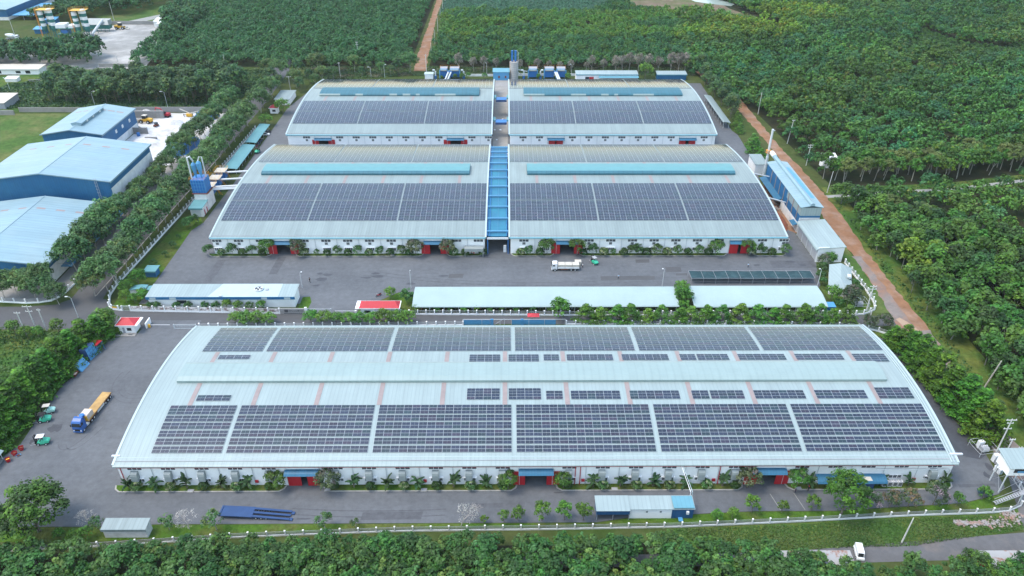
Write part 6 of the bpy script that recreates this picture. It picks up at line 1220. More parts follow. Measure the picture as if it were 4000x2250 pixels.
def crown(seed, shape, H, Rr, base, n, per, cr, leaf, pal, up=.45, flat=1.0, trunk=None):
    rs = np.random.RandomState(seed); c, r = clumps(shape, H, Rr, base, n, cr, rs)
    pal = np.array(pal); ci = rs.randint(len(pal), size=n)
    d = unit(rs.normal(size=(n*per, 3))); d[:, 2] = np.where(d[:, 2] < -.5, -d[:, 2], d[:, 2]); k = rs.uniform(.55, 1.0, n*per)
    rr = np.repeat(r, per); p = np.repeat(c, per, 0)+d*(k*rr)[:, None]*np.array([1, 1, flat])
    nor = d*np.array([1, 1, 1/flat])+np.array([0, 0, up])+rs.normal(scale=.35, size=d.shape)
    V = leaf_quads(p, nor, leaf*rs.uniform(.7, 1.3, n*per), rs)
    T = pal[np.repeat(ci, per)]*rs.uniform(.68, 1.32, (n*per, 1))*np.repeat(rs.uniform(.7, 1.25, n), per)[:, None]
    if trunk:
        q = []; t = []; r0, col, lean = trunk; top = base+(H-base)*.5
        for i in range(5):
            a0, a1 = 2*math.pi*i/5, 2*math.pi*(i+1)/5
            q.append([(r0*math.cos(a0), r0*math.sin(a0), 0), (r0*math.cos(a1), r0*math.sin(a1), 0), (lean+.4*r0*math.cos(a1), .4*r0*math.sin(a1), top), (lean+.4*r0*math.cos(a0), .4*r0*math.sin(a0), top)]); t.append(col)
        for i in range(4):
            a = rs.rand()*6.28; e = (lean+Rr*.6*math.cos(a), Rr*.6*math.sin(a), top+.3*(H-base)); o = (lean*.7, 0, base+.1*(H-base)); w_ = r0*.35
            q.append([(o[0]-w_, o[1], o[2]), (o[0]+w_, o[1], o[2]), (e[0]+w_*.4, e[1], e[2]), (e[0]-w_*.4, e[1], e[2])]); t.append(col)
        V = np.concatenate([V, np.array(q)]); T = np.concatenate([T, np.array(t)])
    return V, T
def quad_mesh(name, V, T, m):
    n = len(V); me = bpy.data.meshes.new(name); me.vertices.add(n*4); me.vertices.foreach_set('co', np.ascontiguousarray(V, np.float32).ravel())
    me.loops.add(n*4); me.loops.foreach_set('vertex_index', np.arange(n*4, dtype=np.int32)); me.polygons.add(n); me.polygons.foreach_set('loop_start', np.arange(0, n*4, 4, dtype=np.int32))
    me.materials.append(m); at = me.attributes.new('tint', 'FLOAT_COLOR', 'FACE'); at.data.foreach_set('color', np.concatenate([T, np.ones((n, 1))], 1).astype(np.float32).ravel())
    me.update(calc_edges=True); return me
def put(name, me, loc, rz, sc, label, cat, group, kind=None, parent=None):
    o = bpy.data.objects.new(name, me); COL.objects.link(o); o.location = loc; o.rotation_euler = (0, 0, rz); o.scale = sc if isinstance(sc, tuple) else (sc,)*3
    if parent is not None: o.parent = parent
    elif label or cat: tag(o, label, cat, group, kind)
    return o
def stand(poly, step, seed, excl=(), jit=.38):
    rs = np.random.RandomState(seed); xs = [p[0] for p in poly]; ys = [p[1] for p in poly]
    gx, gy = np.meshgrid(np.arange(min(xs), max(xs), step), np.arange(min(ys), max(ys), step*.92)); gx = gx.astype(float); gx[1::2] += step/2
    x = (gx+rs.uniform(-jit, jit, gx.shape)*step).ravel(); y = (gy+rs.uniform(-jit, jit, gy.shape)*step).ravel(); k = inside(x, y, poly)
    for e in excl: k &= ~inside(x, y, e)
    x, y = x[k], y[k]; D = np.stack([x, y, np.full(x.shape, 4.0)-CAM_H], 1); q = D @ _fw; u = 2000+CAM_F*(D @ _r2)/q; v = 1125-CAM_F*(D @ _u2)/q
    k = (q > 20) & (u > -330) & (u < 4330) & (v > -330) & (v < 2700); return list(zip(x[k].tolist(), y[k].tolist()))
def mass(name, pts, protos, hs, label, seed, wts=None, m='leafstuff', hue=None):
    rs = np.random.RandomState(seed); Vs = []; Ts = []
    for i, (x, y) in enumerate(pts):
        V, T = protos[rs.choice(len(protos), p=wts)]; a = rs.rand()*6.283; s = rs.uniform(*hs); ca, sa = math.cos(a)*s, math.sin(a)*s
        W = np.empty_like(V); W[..., 0] = V[..., 0]*ca-V[..., 1]*sa+x; W[..., 1] = V[..., 0]*sa+V[..., 1]*ca+y; W[..., 2] = V[..., 2]*s*rs.uniform(.85, 1.15)
        k = rs.uniform(.78, 1.24)*np.array([rs.uniform(.85, 1.18), 1, rs.uniform(.85, 1.15)])
        if hue is not None: k = k*hue(x, y)
        Vs.append(W); Ts.append(T*k)
    o = bpy.data.objects.new(name, quad_mesh(name, np.concatenate(Vs), np.concatenate(Ts), M[m])); COL.objects.link(o); o['kind'] = 'stuff'; o['label'] = label; return o
def carpet(name, poly, n, hmax, size, pal, label, seed, excl=()):
    rs = np.random.RandomState(seed); xs = [p[0] for p in poly]; ys = [p[1] for p in poly]
    x = rs.uniform(min(xs), max(xs), n*3); y = rs.uniform(min(ys), max(ys), n*3); k = inside(x, y, poly)
    for e in excl: k &= ~inside(x, y, e)
    x, y = x[k][:n], y[k][:n]; n = len(x)
    w = .5+.25*np.sin(x*.35+1.3*np.sin(y*.27))+.25*np.sin(y*.41+1.1*np.sin(x*.23)+2)
    p = np.stack([x, y, .06+hmax*w*rs.rand(n)], 1); V = leaf_quads(p, rs.normal(size=(n, 3))*.6+np.array([0, 0, .8]), size*rs.uniform(.6, 1.4, n), rs)
    T = np.array(pal)[np.clip((w*len(pal)+rs.normal(scale=.6, size=n)).astype(int), 0, len(pal)-1)]*rs.uniform(.75, 1.25, (n, 1))
    o = bpy.data.objects.new(name, quad_mesh(name, V, T, M['leafstuff'])); COL.objects.link(o); o['kind'] = 'stuff'; o['label'] = label; return o
BK = (.13, .115, .09); BP = (.30, .285, .25)
G_RUB = [(0.038, 0.104, 0.022), (0.047, 0.125, 0.022), (0.031, 0.088, 0.020), (0.061, 0.151, 0.020), (0.038, 0.099, 0.027)]
G_WOOD = [(0.046, 0.123, 0.016), (0.063, 0.155, 0.019), (0.036, 0.093, 0.015), (0.055, 0.140, 0.026)]
G_LIME = [(0.116, 0.195, 0.016), (0.095, 0.176, 0.017), (0.150, 0.214, 0.020)]
G_OLIVE = [(0.091, 0.132, 0.032), (0.109, 0.146, 0.041), (0.075, 0.116, 0.028)]
G_DARK = [(0.028, 0.076, 0.016), (0.036, 0.091, 0.020), (0.025, 0.062, 0.016)]
G_FAR = [(0.036, 0.122, 0.041), (0.046, 0.147, 0.044), (0.030, 0.103, 0.036), (0.054, 0.162, 0.042)]
G_LANE = [(0.055, 0.131, 0.039), (0.067, 0.152, 0.041), (0.046, 0.110, 0.037), (0.080, 0.158, 0.046)]
G_FEATH = [(0.046, 0.127, 0.012), (0.063, 0.162, 0.014), (0.036, 0.097, 0.012), (0.082, 0.191, 0.016)]
G_HEDGE = [(0.063, 0.162, 0.020), (0.085, 0.197, 0.023), (0.048, 0.132, 0.020)]
# ---- plantation below the fence (single trees; the crowns are all one can see of them)
fore = stand([(-122, 88), (75, 88), (75, 99), (58, 99), (57, 105.2), (40, 108.8), (11, 109.4), (-25, 108.6), (-60, 107), (-86, 105), (-122, 103)], 3.35, 1)
fore = sorted(fore, key=lambda p: -p[1])[:300]
PF = [quad_mesh('plantation_tree', *crown(100+i, 'ell', H, 2.35, 1.8, 26, 24, .78, .30, pal, trunk=(.12, BP, .2)), M['leaf']) for i, (H, pal) in enumerate(((6.2, G_RUB), (6.8, G_RUB[:2]+G_LANE[:2]), (5.6, G_RUB[1:]), (7.0, [G_RUB[0], G_RUB[2], G_RUB[4]]), (5.4, G_RUB[:3]+[(.085, .150, .030)])))]
rnd = random.Random(31)
for x, y in fore:
    s = rnd.uniform(.82, 1.16)*(.62+.38*min(1, max(0, (108.5-y)/5)))
    put('plantation_tree', rnd.choice(PF), (x, y, 0), rnd.uniform(0, 6.3), (s*1.08, s*1.08, s), 'leafy green tree in the dense plantation below the white perimeter fence', 'tree', 'plantation trees below the perimeter fence')
# ---- woodland on the far side of the dirt track
PATHZ = [(130, 283.5), (150, 285.5), (163, 288), (194, 290.5), (232, 299.5), (340, 317), (340, 326), (232, 310), (194, 301), (162, 298.5), (130, 296)]
LOW = [(139, 262), (140, 283.5), (163, 288), (194, 290), (232, 299), (345, 316), (345, 120), (139, 112), (137.5, 136), (138, 160), (138.6, 205), (138, 234)]
UP = [(140, 299), (163, 300), (194, 303), (232, 312), (345, 328), (345, 380), (139, 380)]
w1 = stand(LOW, 5.9, 2); w2 = [p for p in stand(UP, 5.6, 3) if not (143 < p[0] < 156 and 312 < p[1] < 324)]
PW = {}
for k, (pal, nm) in enumerate(((G_WOOD, 'mid-green'), (G_DARK, 'dark green'), (G_LIME, 'bright yellow-green'), (G_OLIVE, 'dull olive'))):
    PW[nm] = [quad_mesh('woodland_tree', *crown(200+10*k+i, ('ell', 'oval', 'ell')[i], (8.2, 10.4, 6.6)[i], (3.9, 3.6, 3.5)[i], (1.4, 2.4, .8)[i], 30, 24, 1.15, .46, pal, trunk=(.16, BP, .5)), M['leaf']) for i in range(3)]
PT = [quad_mesh('woodland_tree', *crown(260+i, 'ell', 11.5, 3.6, 3.6, 34, 24, 1.15, .46, pal, trunk=(.2, (.36, .34, .29), .8)), M['leaf']) for i, pal in enumerate((G_WOOD, G_OLIVE, G_WOOD[1:]+G_LIME[:1]))]
def kind_at(x, y, r):
    v = math.sin(x*.052+y*.031)+math.sin(y*.071-x*.023+1.3)+r.uniform(-1.0, 1.0)
    return 'bright yellow-green' if v > 2.1 else ('dull olive' if v < -1.9 else ('dark green' if r.random() < .3 else 'mid-green'))
w1 = sorted(w1, key=lambda p: math.hypot(p[0], p[1])); near = w1[:215]; w2s = sorted(w2, key=lambda p: p[1]-.23*(p[0]-140)); near2 = w2s[:84]
for x, y in near:
    nm = kind_at(x, y, rnd); s = rnd.uniform(.8, 1.22); put('woodland_tree', rnd.choice(PW[nm]), (x, y, 0), rnd.uniform(0, 6.3), (s*1.1, s*1.1, s), nm+' bushy tree in the wood between the dirt track and the grey path', 'tree', nm+' trees in the wood beside the dirt track')
for x, y in near2:
    s = rnd.uniform(.85, 1.15); put('woodland_tree', rnd.choice(PT), (x, y, 0), rnd.uniform(0, 6.3), s, 'tall tree with a bare pale trunk standing along the grey path at the wood front', 'tree', 'pale-trunked trees along the grey path')
SV = {n: [crown(300+10*k+i, 'ell', (8.4, 10, 6.8)[i], (3.9, 3.6, 3.4)[i], (1.6, 2.6, 1)[i], 18, 11, 1.25, .62, pal) for i in range(3)] for k, (n, pal) in enumerate((('a', G_WOOD), ('b', G_FAR), ('c', G_OLIVE[:1]+G_WOOD[:2]+G_FAR[:1])))}
CLEAR = [(268, 508), (292, 545), (316, 580), (324, 540), (350, 524), (400, 560), (400, 500), (347, 486), (300, 500)]
BROWN = [(100, 900), (101, 684), (106, 640), (138.9, 628), (170, 620), (200, 585), (214, 578), (207, 612), (192, 652), (186, 700), (194, 900)]
CROP = [(-58, 624), (8, 626), (67, 622), (84, 648), (97, 700), (110, 900), (-58, 900)]
YB = lambda x, y: np.array([1.75, 1.36, .8]) if (y > 540 and y < 640 and x < 215 and math.sin(x*.05+y*.03)+math.sin(y*.11-x*.02) > -1.1) or math.hypot((x-236)/34, (y-618)/26) < 1 else np.array([1, 1, 1])
up_all = [(139, 380), (345, 380), (345, 328), (700, 420), (700, 800), (-50, 800), (-49, 481), (30, 474), (112, 474), (120, 446), (125, 412), (137, 396)]
r_pts = w1[215:]+w2s[84:]; r_pts = [(x, y) for x, y in r_pts if y < 380]
mass('mixed_wood', r_pts+[p for p in stand(up_all, 4.5, 5, (CLEAR, BROWN, CROP)) if p[0] > 112+.16*(p[1]-470)], SV['a']+SV['b'][:1]+SV['c'][:1], (.45, 1.15), 'mixed green woodland filling the slope beyond the grey path and the halls', 7, hue=lambda x, y: YB(x, y)*(1+.26*math.sin(x*.045+1.5*math.sin(y*.03))*math.sin(y*.05+x*.02))*np.array([1+.16*math.sin(x*.03-y*.04), 1, 1-.12*math.sin(x*.03-y*.04)]))
mass('plantation', [p for p in stand(up_all, 4.5, 6, (CLEAR, BROWN, CROP)) if p[0] <= 112+.16*(p[1]-470)], SV['b']+SV['a'][:1], (.62, .85), 'even dark plantation behind the rear halls with a yellowing belt', 8, hue=YB)
mass('plantation', stand([(-243, 482), (-66, 478), (-65, 500), (-66, 800), (-300, 800), (-262, 600)], 4.5, 9), SV['b'], (.64, .88), 'even dark green plantation between the cement plant and the far dirt track', 10)
DK = [crown(340+i, 'ell', 12, 4.8, 1.5, 24, 14, 1.5, .7, G_FAR[:3]+G_DARK[:1]) for i in range(3)]
mass('tree_belt', stand([(-360, 470), (-268, 477), (-268, 500), (-290, 515), (-345, 505), (-372, 500)], 6.2, 11)+stand([(-372, 590), (-330, 606), (-318, 640), (-340, 720), (-366, 700), (-364, 625)], 7, 12)+stand([(-318, 612), (-300, 630), (-290, 690), (-318, 760), (-338, 700)], 7, 17)+stand([(-246, 560), (-236, 520), (-232, 600), (-262, 640), (-268, 600)], 5, 18), DK, (.8, 1.15), 'dark tree belts round the cement plant', 13)
# crop rows seen only as a leafy texture, ground cover
carpet('crop_plants', [(-55, 626), (8, 628), (67, 624), (84, 650), (97, 700), (100, 740), (-55, 740)], 16000, 1.0, .55, [(.030, .085, .05), (.038, .10, .056), (.028, .072, .045)], 'low blue-green crop covering the far field', 14)
carpet('undergrowth', [(-170, 118), (-131, 118), (-128.6, 164), (-127, 188), (-123, 189.6), (-190, 189.6), (-190, 150)], 16000, 1.0, .36, [(.045, .11, .022), (.055, .13, .03), (.038, .09, .02), (.07, .14, .03)], 'rank green weeds in the overgrown plot beyond the hedge', 15)
carpet('weeds', [(38, 112.2), (67, 113.4), (95, 115.2), (112, 115.8), (119, 114), (119.6, 112), (90.8, 107.4), (59.4, 106.5), (44, 107)], 15000, .42, .18, [(.045, .105, .02), (.06, .125, .024), (.085, .125, .035), (.045, .10, .022)], 'tufted green weeds on the strip outside the perimeter fence', 16)
carpet('scrub', [(-300, 398), (-152, 398), (-150, 470), (-235, 476), (-262, 470), (-300, 440)], 26000, 1.7, .62, [(.034, .088, .026), (.046, .108, .03), (.028, .07, .03), (.06, .118, .03)], 'low green scrub around the acacia clump', 19, ())
mass('shrubs', stand(CLEAR, 4.2, 51), SV['a'], (.22, .42), 'low shrubs in the clearing of the wood', 52)
carpet('scrub', [(255, 500), (292, 550), (318, 590), (326, 545), (350, 528), (400, 565), (400, 495), (347, 480), (300, 495)], 14000, 1.8, .8, [(.036, .09, .026), (.05, .115, .03), (.028, .07, .026)], 'low green scrub in the clearing of the wood', 20)
carpet('verge_plants', [(137.5, 276), (150, 283.6), (162, 286.6), (193, 289.4), (232, 298), (300, 311), (300, 321), (232, 308), (193, 299), (162, 296.5), (140, 295), (137.4, 160), (134.6, 165), (134.8, 223), (137, 246)], 14000, .9, .42, [(.04, .098, .022), (.055, .12, .026), (.034, .08, .02)], 'weedy verge along the dirt track and the grey path', 21, ([(130, 285.2), (150, 287.4), (162.7, 290), (193.5, 292.7), (231.6, 302), (231.6, 304.2), (193.5, 294.8), (162.7, 292), (150, 289.4), (130, 287.3)],))
carpet('undergrowth', [(-118, 450), (-104, 452), (-60, 459), (44, 461), (118, 459), (120, 476), (-50, 480), (-52, 462), (-60, 462), (-62, 480), (-130, 480)], 14000, 1.5, .45, [(.045, .10, .03), (.06, .115, .035), (.035, .08, .03), (.10, .095, .06)], 'rough weeds along the rear boundary behind the halls', 23)
# ---- trees with trunk and crown
def tree_proto(name, seed, shape, H, Rr, base, n, per, cr, leaf, pal, bark='bark', r0=.2, lean=0, flat=1.0, up=.45, limbs=5):
    cm = quad_mesh('crown', *crown(seed, shape, H, Rr, base, n, per, cr, leaf, pal, up, flat), M['leaf'])
    g = random.Random(seed); t = MB(); top = base+(H-base)*.55; t.tube([(0, 0, 0), (lean*.4, 0, base*.6), (lean, 0, top)], [r0, r0*.75, r0*.3], 7)
    for i in range(limbs):
        a = 6.283*i/limbs+g.uniform(-.4, .4); z0 = base*.85+(top-base*.85)*i/limbs; t.tube([(lean*z0/top, 0, z0), (lean*z0/top+Rr*.35*math.cos(a), Rr*.35*math.sin(a), z0+.22*(H-base)), (lean*z0/top+Rr*.7*math.cos(a), Rr*.7*math.sin(a), z0+.3*(H-base))], [r0*.45, r0*.3, r0*.12], 5)
    o = t.build('tmp', M[bark]); tm = o.data; bpy.data.objects.remove(o); return cm, tm, name
def plant(pr, x, y, s, label, cat='tree', group=None, rz=None, z=0):
    cm, tm, name = pr; name = cat if cat in ('bush', 'shrub') else name; root = thing(name, label, cat, x, y, z, rnd.uniform(0, 6.3) if rz is None else rz, group); sc = s if isinstance(s, tuple) else (s,)*3; root.scale = sc
    put('crown', cm, (0, 0, 0), 0, 1, None, None, None, parent=root); put('trunk', tm, (0, 0, 0), 0, 1, None, None, None, parent=root); return root
LANE = [tree_proto('roadside_tree', 400+i, 'ell', 13.4, 6.2, 3.6, 66, 42, 1.55, .40, G_LANE if i < 2 else G_LANE[1:]+G_OLIVE[:1], 'bark_pale', .2, .8) for i in range(3)]
n = 0
for i in range(27):
    y = 213+7.2*i; 
    if y < 372: plant(LANE[i % 3], -136.0-rnd.uniform(0, .5)+(.9 if y > 300 else 0), y, rnd.uniform(.84, 1.08), 'grey-green roadside tree in the row beside the white lane fence, %s from the road junction' % ORD[i], group='roadside trees along the lane')
for i in range(25):
    y = 224+7.4*i; plant(LANE[(i+1) % 3], -152.2-rnd.uniform(-.6, .8), y, rnd.uniform(.85, 1.12)*(.74 if 262 < y < 322 else 1), 'grey-green roadside tree in the row beside the blue halls, %s from the road junction' % ORD[i], group='roadside trees along the lane')
for i, (x, y, s) in enumerate(((-154, 207.5, .7), (-159, 209, .75), (-164.5, 209.5, .72), (-168.6, 208, .8), (-148.6, 204.6, .62), (-139.2, 209.8, .8), (-158, 213, .8), (-166, 213.4, .62))): plant(LANE[i % 3], x, y, s, ('young tree by the curved white fence at the lane corner, %s from the junction' % ORD[(3, 4, 5, 6, 1, 0, 2, 7)[i]]), group='trees by the curved fence')
FE = [tree_proto('feathery_tree', 420+i, 'tier', (12.2, 11)[i], 6.4, .6, 150, 30, 1.45, .33, G_FEATH, 'bark', .2, 0, .34, 1.0, 0) for i in range(2)]
for i, (x, y, s) in enumerate(((-124.6, 189.2, .6), (-126.4, 185.4, .8), (-128.2, 181, .86), (-129.6, 176, .9), (-130.6, 171, .95), (-131.2, 166.2, .95), (-131.8, 161.4, 1), (-132.4, 156.4, 1), (-132.6, 151.4, 1), (-132.6, 146.2, 1.02), (-132.8, 141, 1.0), (-133.6, 136.4, .95))): plant(FE[i % 2], x, y, s, 'feathery layered tree of the hedge along the lorry yard, %s from the small gatehouse' % ORD[i], group='hedge trees along the lorry yard')
for i, (x, y, s) in enumerate(((119.6, 183.2, .55), (121, 180, .72), (122, 176.4, .8), (122.6, 172, .88), (123.2, 167.4, .92), (123.8, 162.6, .95), (124.4, 157.6, .95), (125, 152.6, .98), (125.6, 147.6, 1.0), (125.8, 142.6, .95))): plant(FE[(i+1) % 2], x, y, s, 'feathery layered tree at the woodland end of the longest warehouse, %s from the road' % ORD[i], group='hedge trees at the woodland end')
HG = [tree_proto('hedge_tree', 430+i, 'tier', 6.4, 4.0, .5, 60, 28, 1.05, .25, G_HEDGE if i else G_FEATH[1:]+G_HEDGE[:1], 'bark', .13, 0, .45, .9, 0) for i in range(2)]
for i in range(18): plant(HG[i % 2], 24.6+5.0*i+rnd.uniform(-.8, .8), 193.9+rnd.uniform(-.5, .5), rnd.uniform(.85, 1.12), 'feathery roadside tree behind the longest warehouse, %s from the blue screen fence' % ORD[i], group='roadside hedge behind the longest warehouse')
RB_ = [tree_proto('round_tree', 440+i, 'ell', (5.2, 4.6)[i], 2.3, .9, 34, 28, .75, .22, G_HEDGE if i else G_HEDGE[:2]+G_WOOD[:1], 'bark', .12) for i in range(2)]
for i, (x, s) in enumerate(((-86.6, .9), (-83.2, 1.1), (-79.6, 1.0), (-75.8, .95), (-62.6, 1.0), (-58.4, 1.05), (-54.6, .85), (-50.4, .95), (-47, .9), (-43, .95), (-38.8, 1.1), (-35.2, 1.1), (-31.4, 1.0))): plant(RB_[i % 2], x, 193.4, (s*1.2, s*1.2, s*.88), 'bushy roadside tree behind the longest warehouse on the gatehouse side, %s from the lorry yard' % ORD[i], group='bushy trees behind the longest warehouse')
plant(RB_[0], 17.4, 195.4, 1.5, 'round bright green tree at the end of the blue screen fence')
# shrubs
def shrub_proto(name, seed, H, Rr, base, n, per, cr, leaf, pal): return quad_mesh('foliage', *crown(seed, 'ball', H, Rr, base, n, per, cr, leaf, pal, .3), M['leaf']), name
G_VAR = [(0.048, 0.110, 0.027), (0.067, 0.130, 0.040), (0.231, 0.272, 0.142)]
BALLP = shrub_proto('round_shrub', 450, 1.75, 1.05, 0, 44, 18, .3, .16, G_DARK+[(.03, .07, .024)]); BALLV = shrub_proto('round_shrub', 451, 1.9, 1.15, 0, 48, 18, .3, .16, G_VAR)
def shrub(pr, x, y, s, label, group, cat='shrub', z=.17):
    me, name = pr; return put(name, me, (x, y, z), rnd.uniform(0, 6.3), s, label, cat, group)
PAT = (1, 1, 0, 1, 0, 1, 0, 1, 0, 1, 1, 1, 1, 0, 1)
for i, x in enumerate((-89.2, -81.1, -73.2, -65.2, -33.0, -24.9, -17, -8.8, -1.2, 23.2, 31.3, 39.3, 48.3, 55.2, 103.7)): shrub(BALLV if PAT[i] else BALLP, x, 124.55, rnd.uniform(1.05, 1.22), 'clipped %s ball shrub below the duct hoods, %s from the lorry yard' % ('pale speckled' if PAT[i] else 'plain dark green', ORD[i]), 'clipped shrubs of the longest warehouse')
for i, x in enumerate((-57.6, -41.6, 14.8)): shrub(BALLP, x, 124.7, .95, 'dark ball shrub half behind the door tree, %s from the lorry yard' % ORD[i], 'clipped shrubs of the longest warehouse')
def palm_mesh(seed):
    g = random.Random(seed); rs = np.random.RandomState(seed); V = []; T = []
    for i in range(15):
        a = g.uniform(0, 6.28); L = g.uniform(1.3, 2.1); e = g.uniform(.3, 1.25); z0 = g.uniform(.5, 1.5); p = Vector((0, 0, z0)); d = Vector((math.cos(a)*math.cos(e), math.sin(a)*math.cos(e), math.sin(e))); sd_ = Vector((-math.sin(a), math.cos(a), 0))
        for k in range(6):
            q = p+d*L/6; w0 = .30*math.sin(math.pi*(k+.3)/6.6)+.04; w1_ = .30*math.sin(math.pi*(k+1.3)/6.6)+.02; dz = Vector((0, 0, -.16))
            V += [[p, p+sd_*w0+dz, q+sd_*w1_+dz, q], [p, q, q-sd_*w1_+dz, p-sd_*w0+dz]]; c = np.array((.040, .085, .03))*g.uniform(.7, 1.4); T += [c, c*.9]; p = q; d = (d+Vector((0, 0, -.20))).normalized()
    V = np.array([[tuple(v) for v in f] for f in V]); return quad_mesh('fronds', V, np.array(T), M['leaf'])
PALM = [palm_mesh(i) for i in (1, 2, 3)]; o = MB().tube([(0, 0, 0), (.05, 0, 1.2)], [.12, .08], 6).tube([(.15, .1, 0), (.25, .12, 1.0)], [.08, .05], 6).build('tmp', M['bark']); PSTEM = o.data; bpy.data.objects.remove(o)
for i, x in enumerate((-91.4, -84.9, -77.4, -69.1, -62.5, -37.1, -29.0, -21.7, -12.9, -5.0, 20.9, 27.4, 35.4, 43.4, 52.4, 73.2, 90.9, 97.6, 106.4)):
    t = thing('feather_palm', 'small bushy palm against the long white wall, %s from the lorry yard' % ORD[i], 'palm', x, 125.0, .17, rnd.uniform(0, 6.3), 'palms along the longest warehouse'); s = rnd.uniform(1.0, 1.25); t.scale = (s, s, s*1.5)
    put('fronds', PALM[i % 3], (0, 0, 0), 0, 1, None, None, None, parent=t); put('stem', PSTEM, (0, 0, 0), 0, 1, None, None, None, parent=t)
DOORT = [tree_proto('door_tree', 460+i, 'ell', 5.6, 2.7, .8, 46, 32, .72, .21, pal, 'bark', .12) for i, pal in enumerate((G_WOOD+[(.075, .115, .035)], [(.055, .085, .034), (.075, .10, .045), (.15, .13, .11), (.045, .075, .03)]))]
for i, (x, k, s) in enumerate(((-55.6, 0, 1.0), (-42.9, 1, 1.15), (.2, 0, .95), (13.6, 0, .9), (58.2, 1, 1.15), (70.2, 0, 1.05))): plant(DOORT[k], x, 124.5, s, 'rounded tree flanking a red door of the longest warehouse, %s from the lorry yard' % ORD[i], group='trees flanking the red doors', z=.15)
for i, (c, x) in enumerate(((1, 125), (1, 420), (1, 1610), (1, 1925), (2, 350), (2, 650), (2, 2040), (2, 2360))):
    X_, _y = spot(c, 1, x, 1115); plant(DOORT[(0, 1, 1, 1, 0, 0, 0, 0)[i]], X_, 237.0, 1.22 if i < 6 else 1.12, 'rounded tree flanking a red door of the second-row halls, %s from the lane' % ORD[i], group='trees flanking the red doors', z=.15)
for i, (c, x) in enumerate(((0, 2240), (0, 2450), (1, 70), (1, 490), (1, 720), (1, 930), (1, 1140), (1, 1355), (1, 1545), (1, 1990), (1, 2105), (1, 2280), (2, 85), (2, 280), (2, 715), (2, 920), (2, 1120), (2, 1350), (2, 1553), (2, 1765), (2, 1970), (2, 2400), (3, 35))):
    X_, _y = spot(c, 1, x, 1115); shrub(BALLP if i % 3 else BALLV, X_, 236.9, rnd.uniform(1.3, 1.6), 'clipped ball shrub before the second-row halls, %s from the lane' % ORD[i], 'clipped shrubs of the second-row halls')
LOOSE = [tree_proto('loose_shrub', 470+i, 'ell', 4.0, 1.9, .3, 34, 24, .6, .20, G_LANE[:2]+G_DARK[:2], 'bark', .06) for i in range(2)]
for i, (c, x) in enumerate(((0, 2120), (0, 2350), (0, 2550), (1, 620), (1, 825), (1, 1035), (1, 1260), (1, 1465), (2, 175), (2, 810), (2, 1020), (2, 1200), (2, 1250), (2, 1450), (2, 1660), (2, 1870), (2, 2490), (3, 165))):
    X_, _y = spot(c, 1, x, 1105); plant(LOOSE[i % 2], X_, 237.2, (.6 if i in (3, 10) else rnd.uniform(.9, 1.2)), 'loose dark shrub against the second-row hall wall, %s from the lane' % ORD[i], 'shrub', 'loose shrubs of the second-row halls', z=.15)
for i, x in enumerate((-117, -114.8, -108.4, -104.6, -99.4, -95.6, -92.0, -88.4, -84.6, -80.6)): plant(LOOSE[i % 2] if i not in (6, 7, 9) else RB_[i % 2], x, 201.6, (.75 if i not in (6, 7, 9) else .72), 'shrub between the picture-panel wall and the canteen, %s from the lane junction' % ORD[i], 'shrub', 'shrubs before the canteen')
for i, (x, y, s) in enumerate(((-127, 206, 1.1), (-124, 205.6, 1.0), (-121, 206.4, 1.1), (-129, 212, 1.4), (-126.6, 215.6, 1.6), (-122.6, 208.6, 1.0), (-126.8, 229, 1.0), (-125.6, 236, .8), (-125.4, 243, .9), (-126, 250, .6), (-124.6, 258.6, 1.6), (-123.6, 262, 1.3))): plant(RB_[i % 2] if i < 6 else LOOSE[i % 2], x, y, s*.8, 'bush on the lawn strip by the canteen and teal kiosk, %s from the road' % ORD[i], 'bush', 'bushes on the lane lawn strip')
for i, x in enumerate((-30.0, -22.8, -18.5, -14.2, -9.8, -5.7, -1.6, 3, 8.6, 14, 19, 24.5, 27.6, 32, 36, 40.8, 46, 52, 56.4)): plant(RB_[i % 2], x, 199.6, rnd.uniform(.45, .62), 'small bright bush before the longest parking shed, %s from the gatehouse' % ORD[i], 'bush', 'bushes before the longest parking shed')
for i, (x, y, s) in enumerate(((58.6, 208.6, 1.2), (58.2, 205.6, 1.25), (58.6, 202.4, 1.35), (57.8, 200, .9))): plant(RB_[i % 2], x, y, s, 'bushy tree in the gap between the two long parking sheds, %s from the yard' % ORD[i], group='trees between the parking sheds')
plant(RB_[1], -39.4, 208.4, .9, 'lone small tree on the lawn corner near the red motorcycle'); plant(LOOSE[0], -33.6, 205.6, 1.3, 'dark bush at the gatehouse end of the longest parking shed', 'bush')
for i, (x, y, s, k) in enumerate(((108.6, 205.6, 1.2, 0), (110.6, 202.6, .8, 1), (113.2, 203.2, 1.25, 2), (115.4, 206, 1.1, 2), (118.6, 209, 1.1, 1), (119.4, 213.6, 1.0, 1), (111.4, 224, 1.0, 1), (110, 219.6, .9, 1), (109.6, 216, .8, 1), (114.4, 228.4, .9, 2), (116.8, 229.6, 1.0, 0), (113.4, 226.4, .8, 1))): plant((RB_[0], LOOSE[0], DOORT[1])[k], x, y, s, 'garden bush around the askew white house, %s from the parking shed end' % ORD[i], 'bush', 'bushes round the askew house')
plant(DOORT[1], 114.6, 190.4, .9, 'small dark tree at the back corner of the longest warehouse'); plant(DOORT[1], 119.0, 189.6, 1.05, 'small flowering tree by the white fence and the muddy puddle')
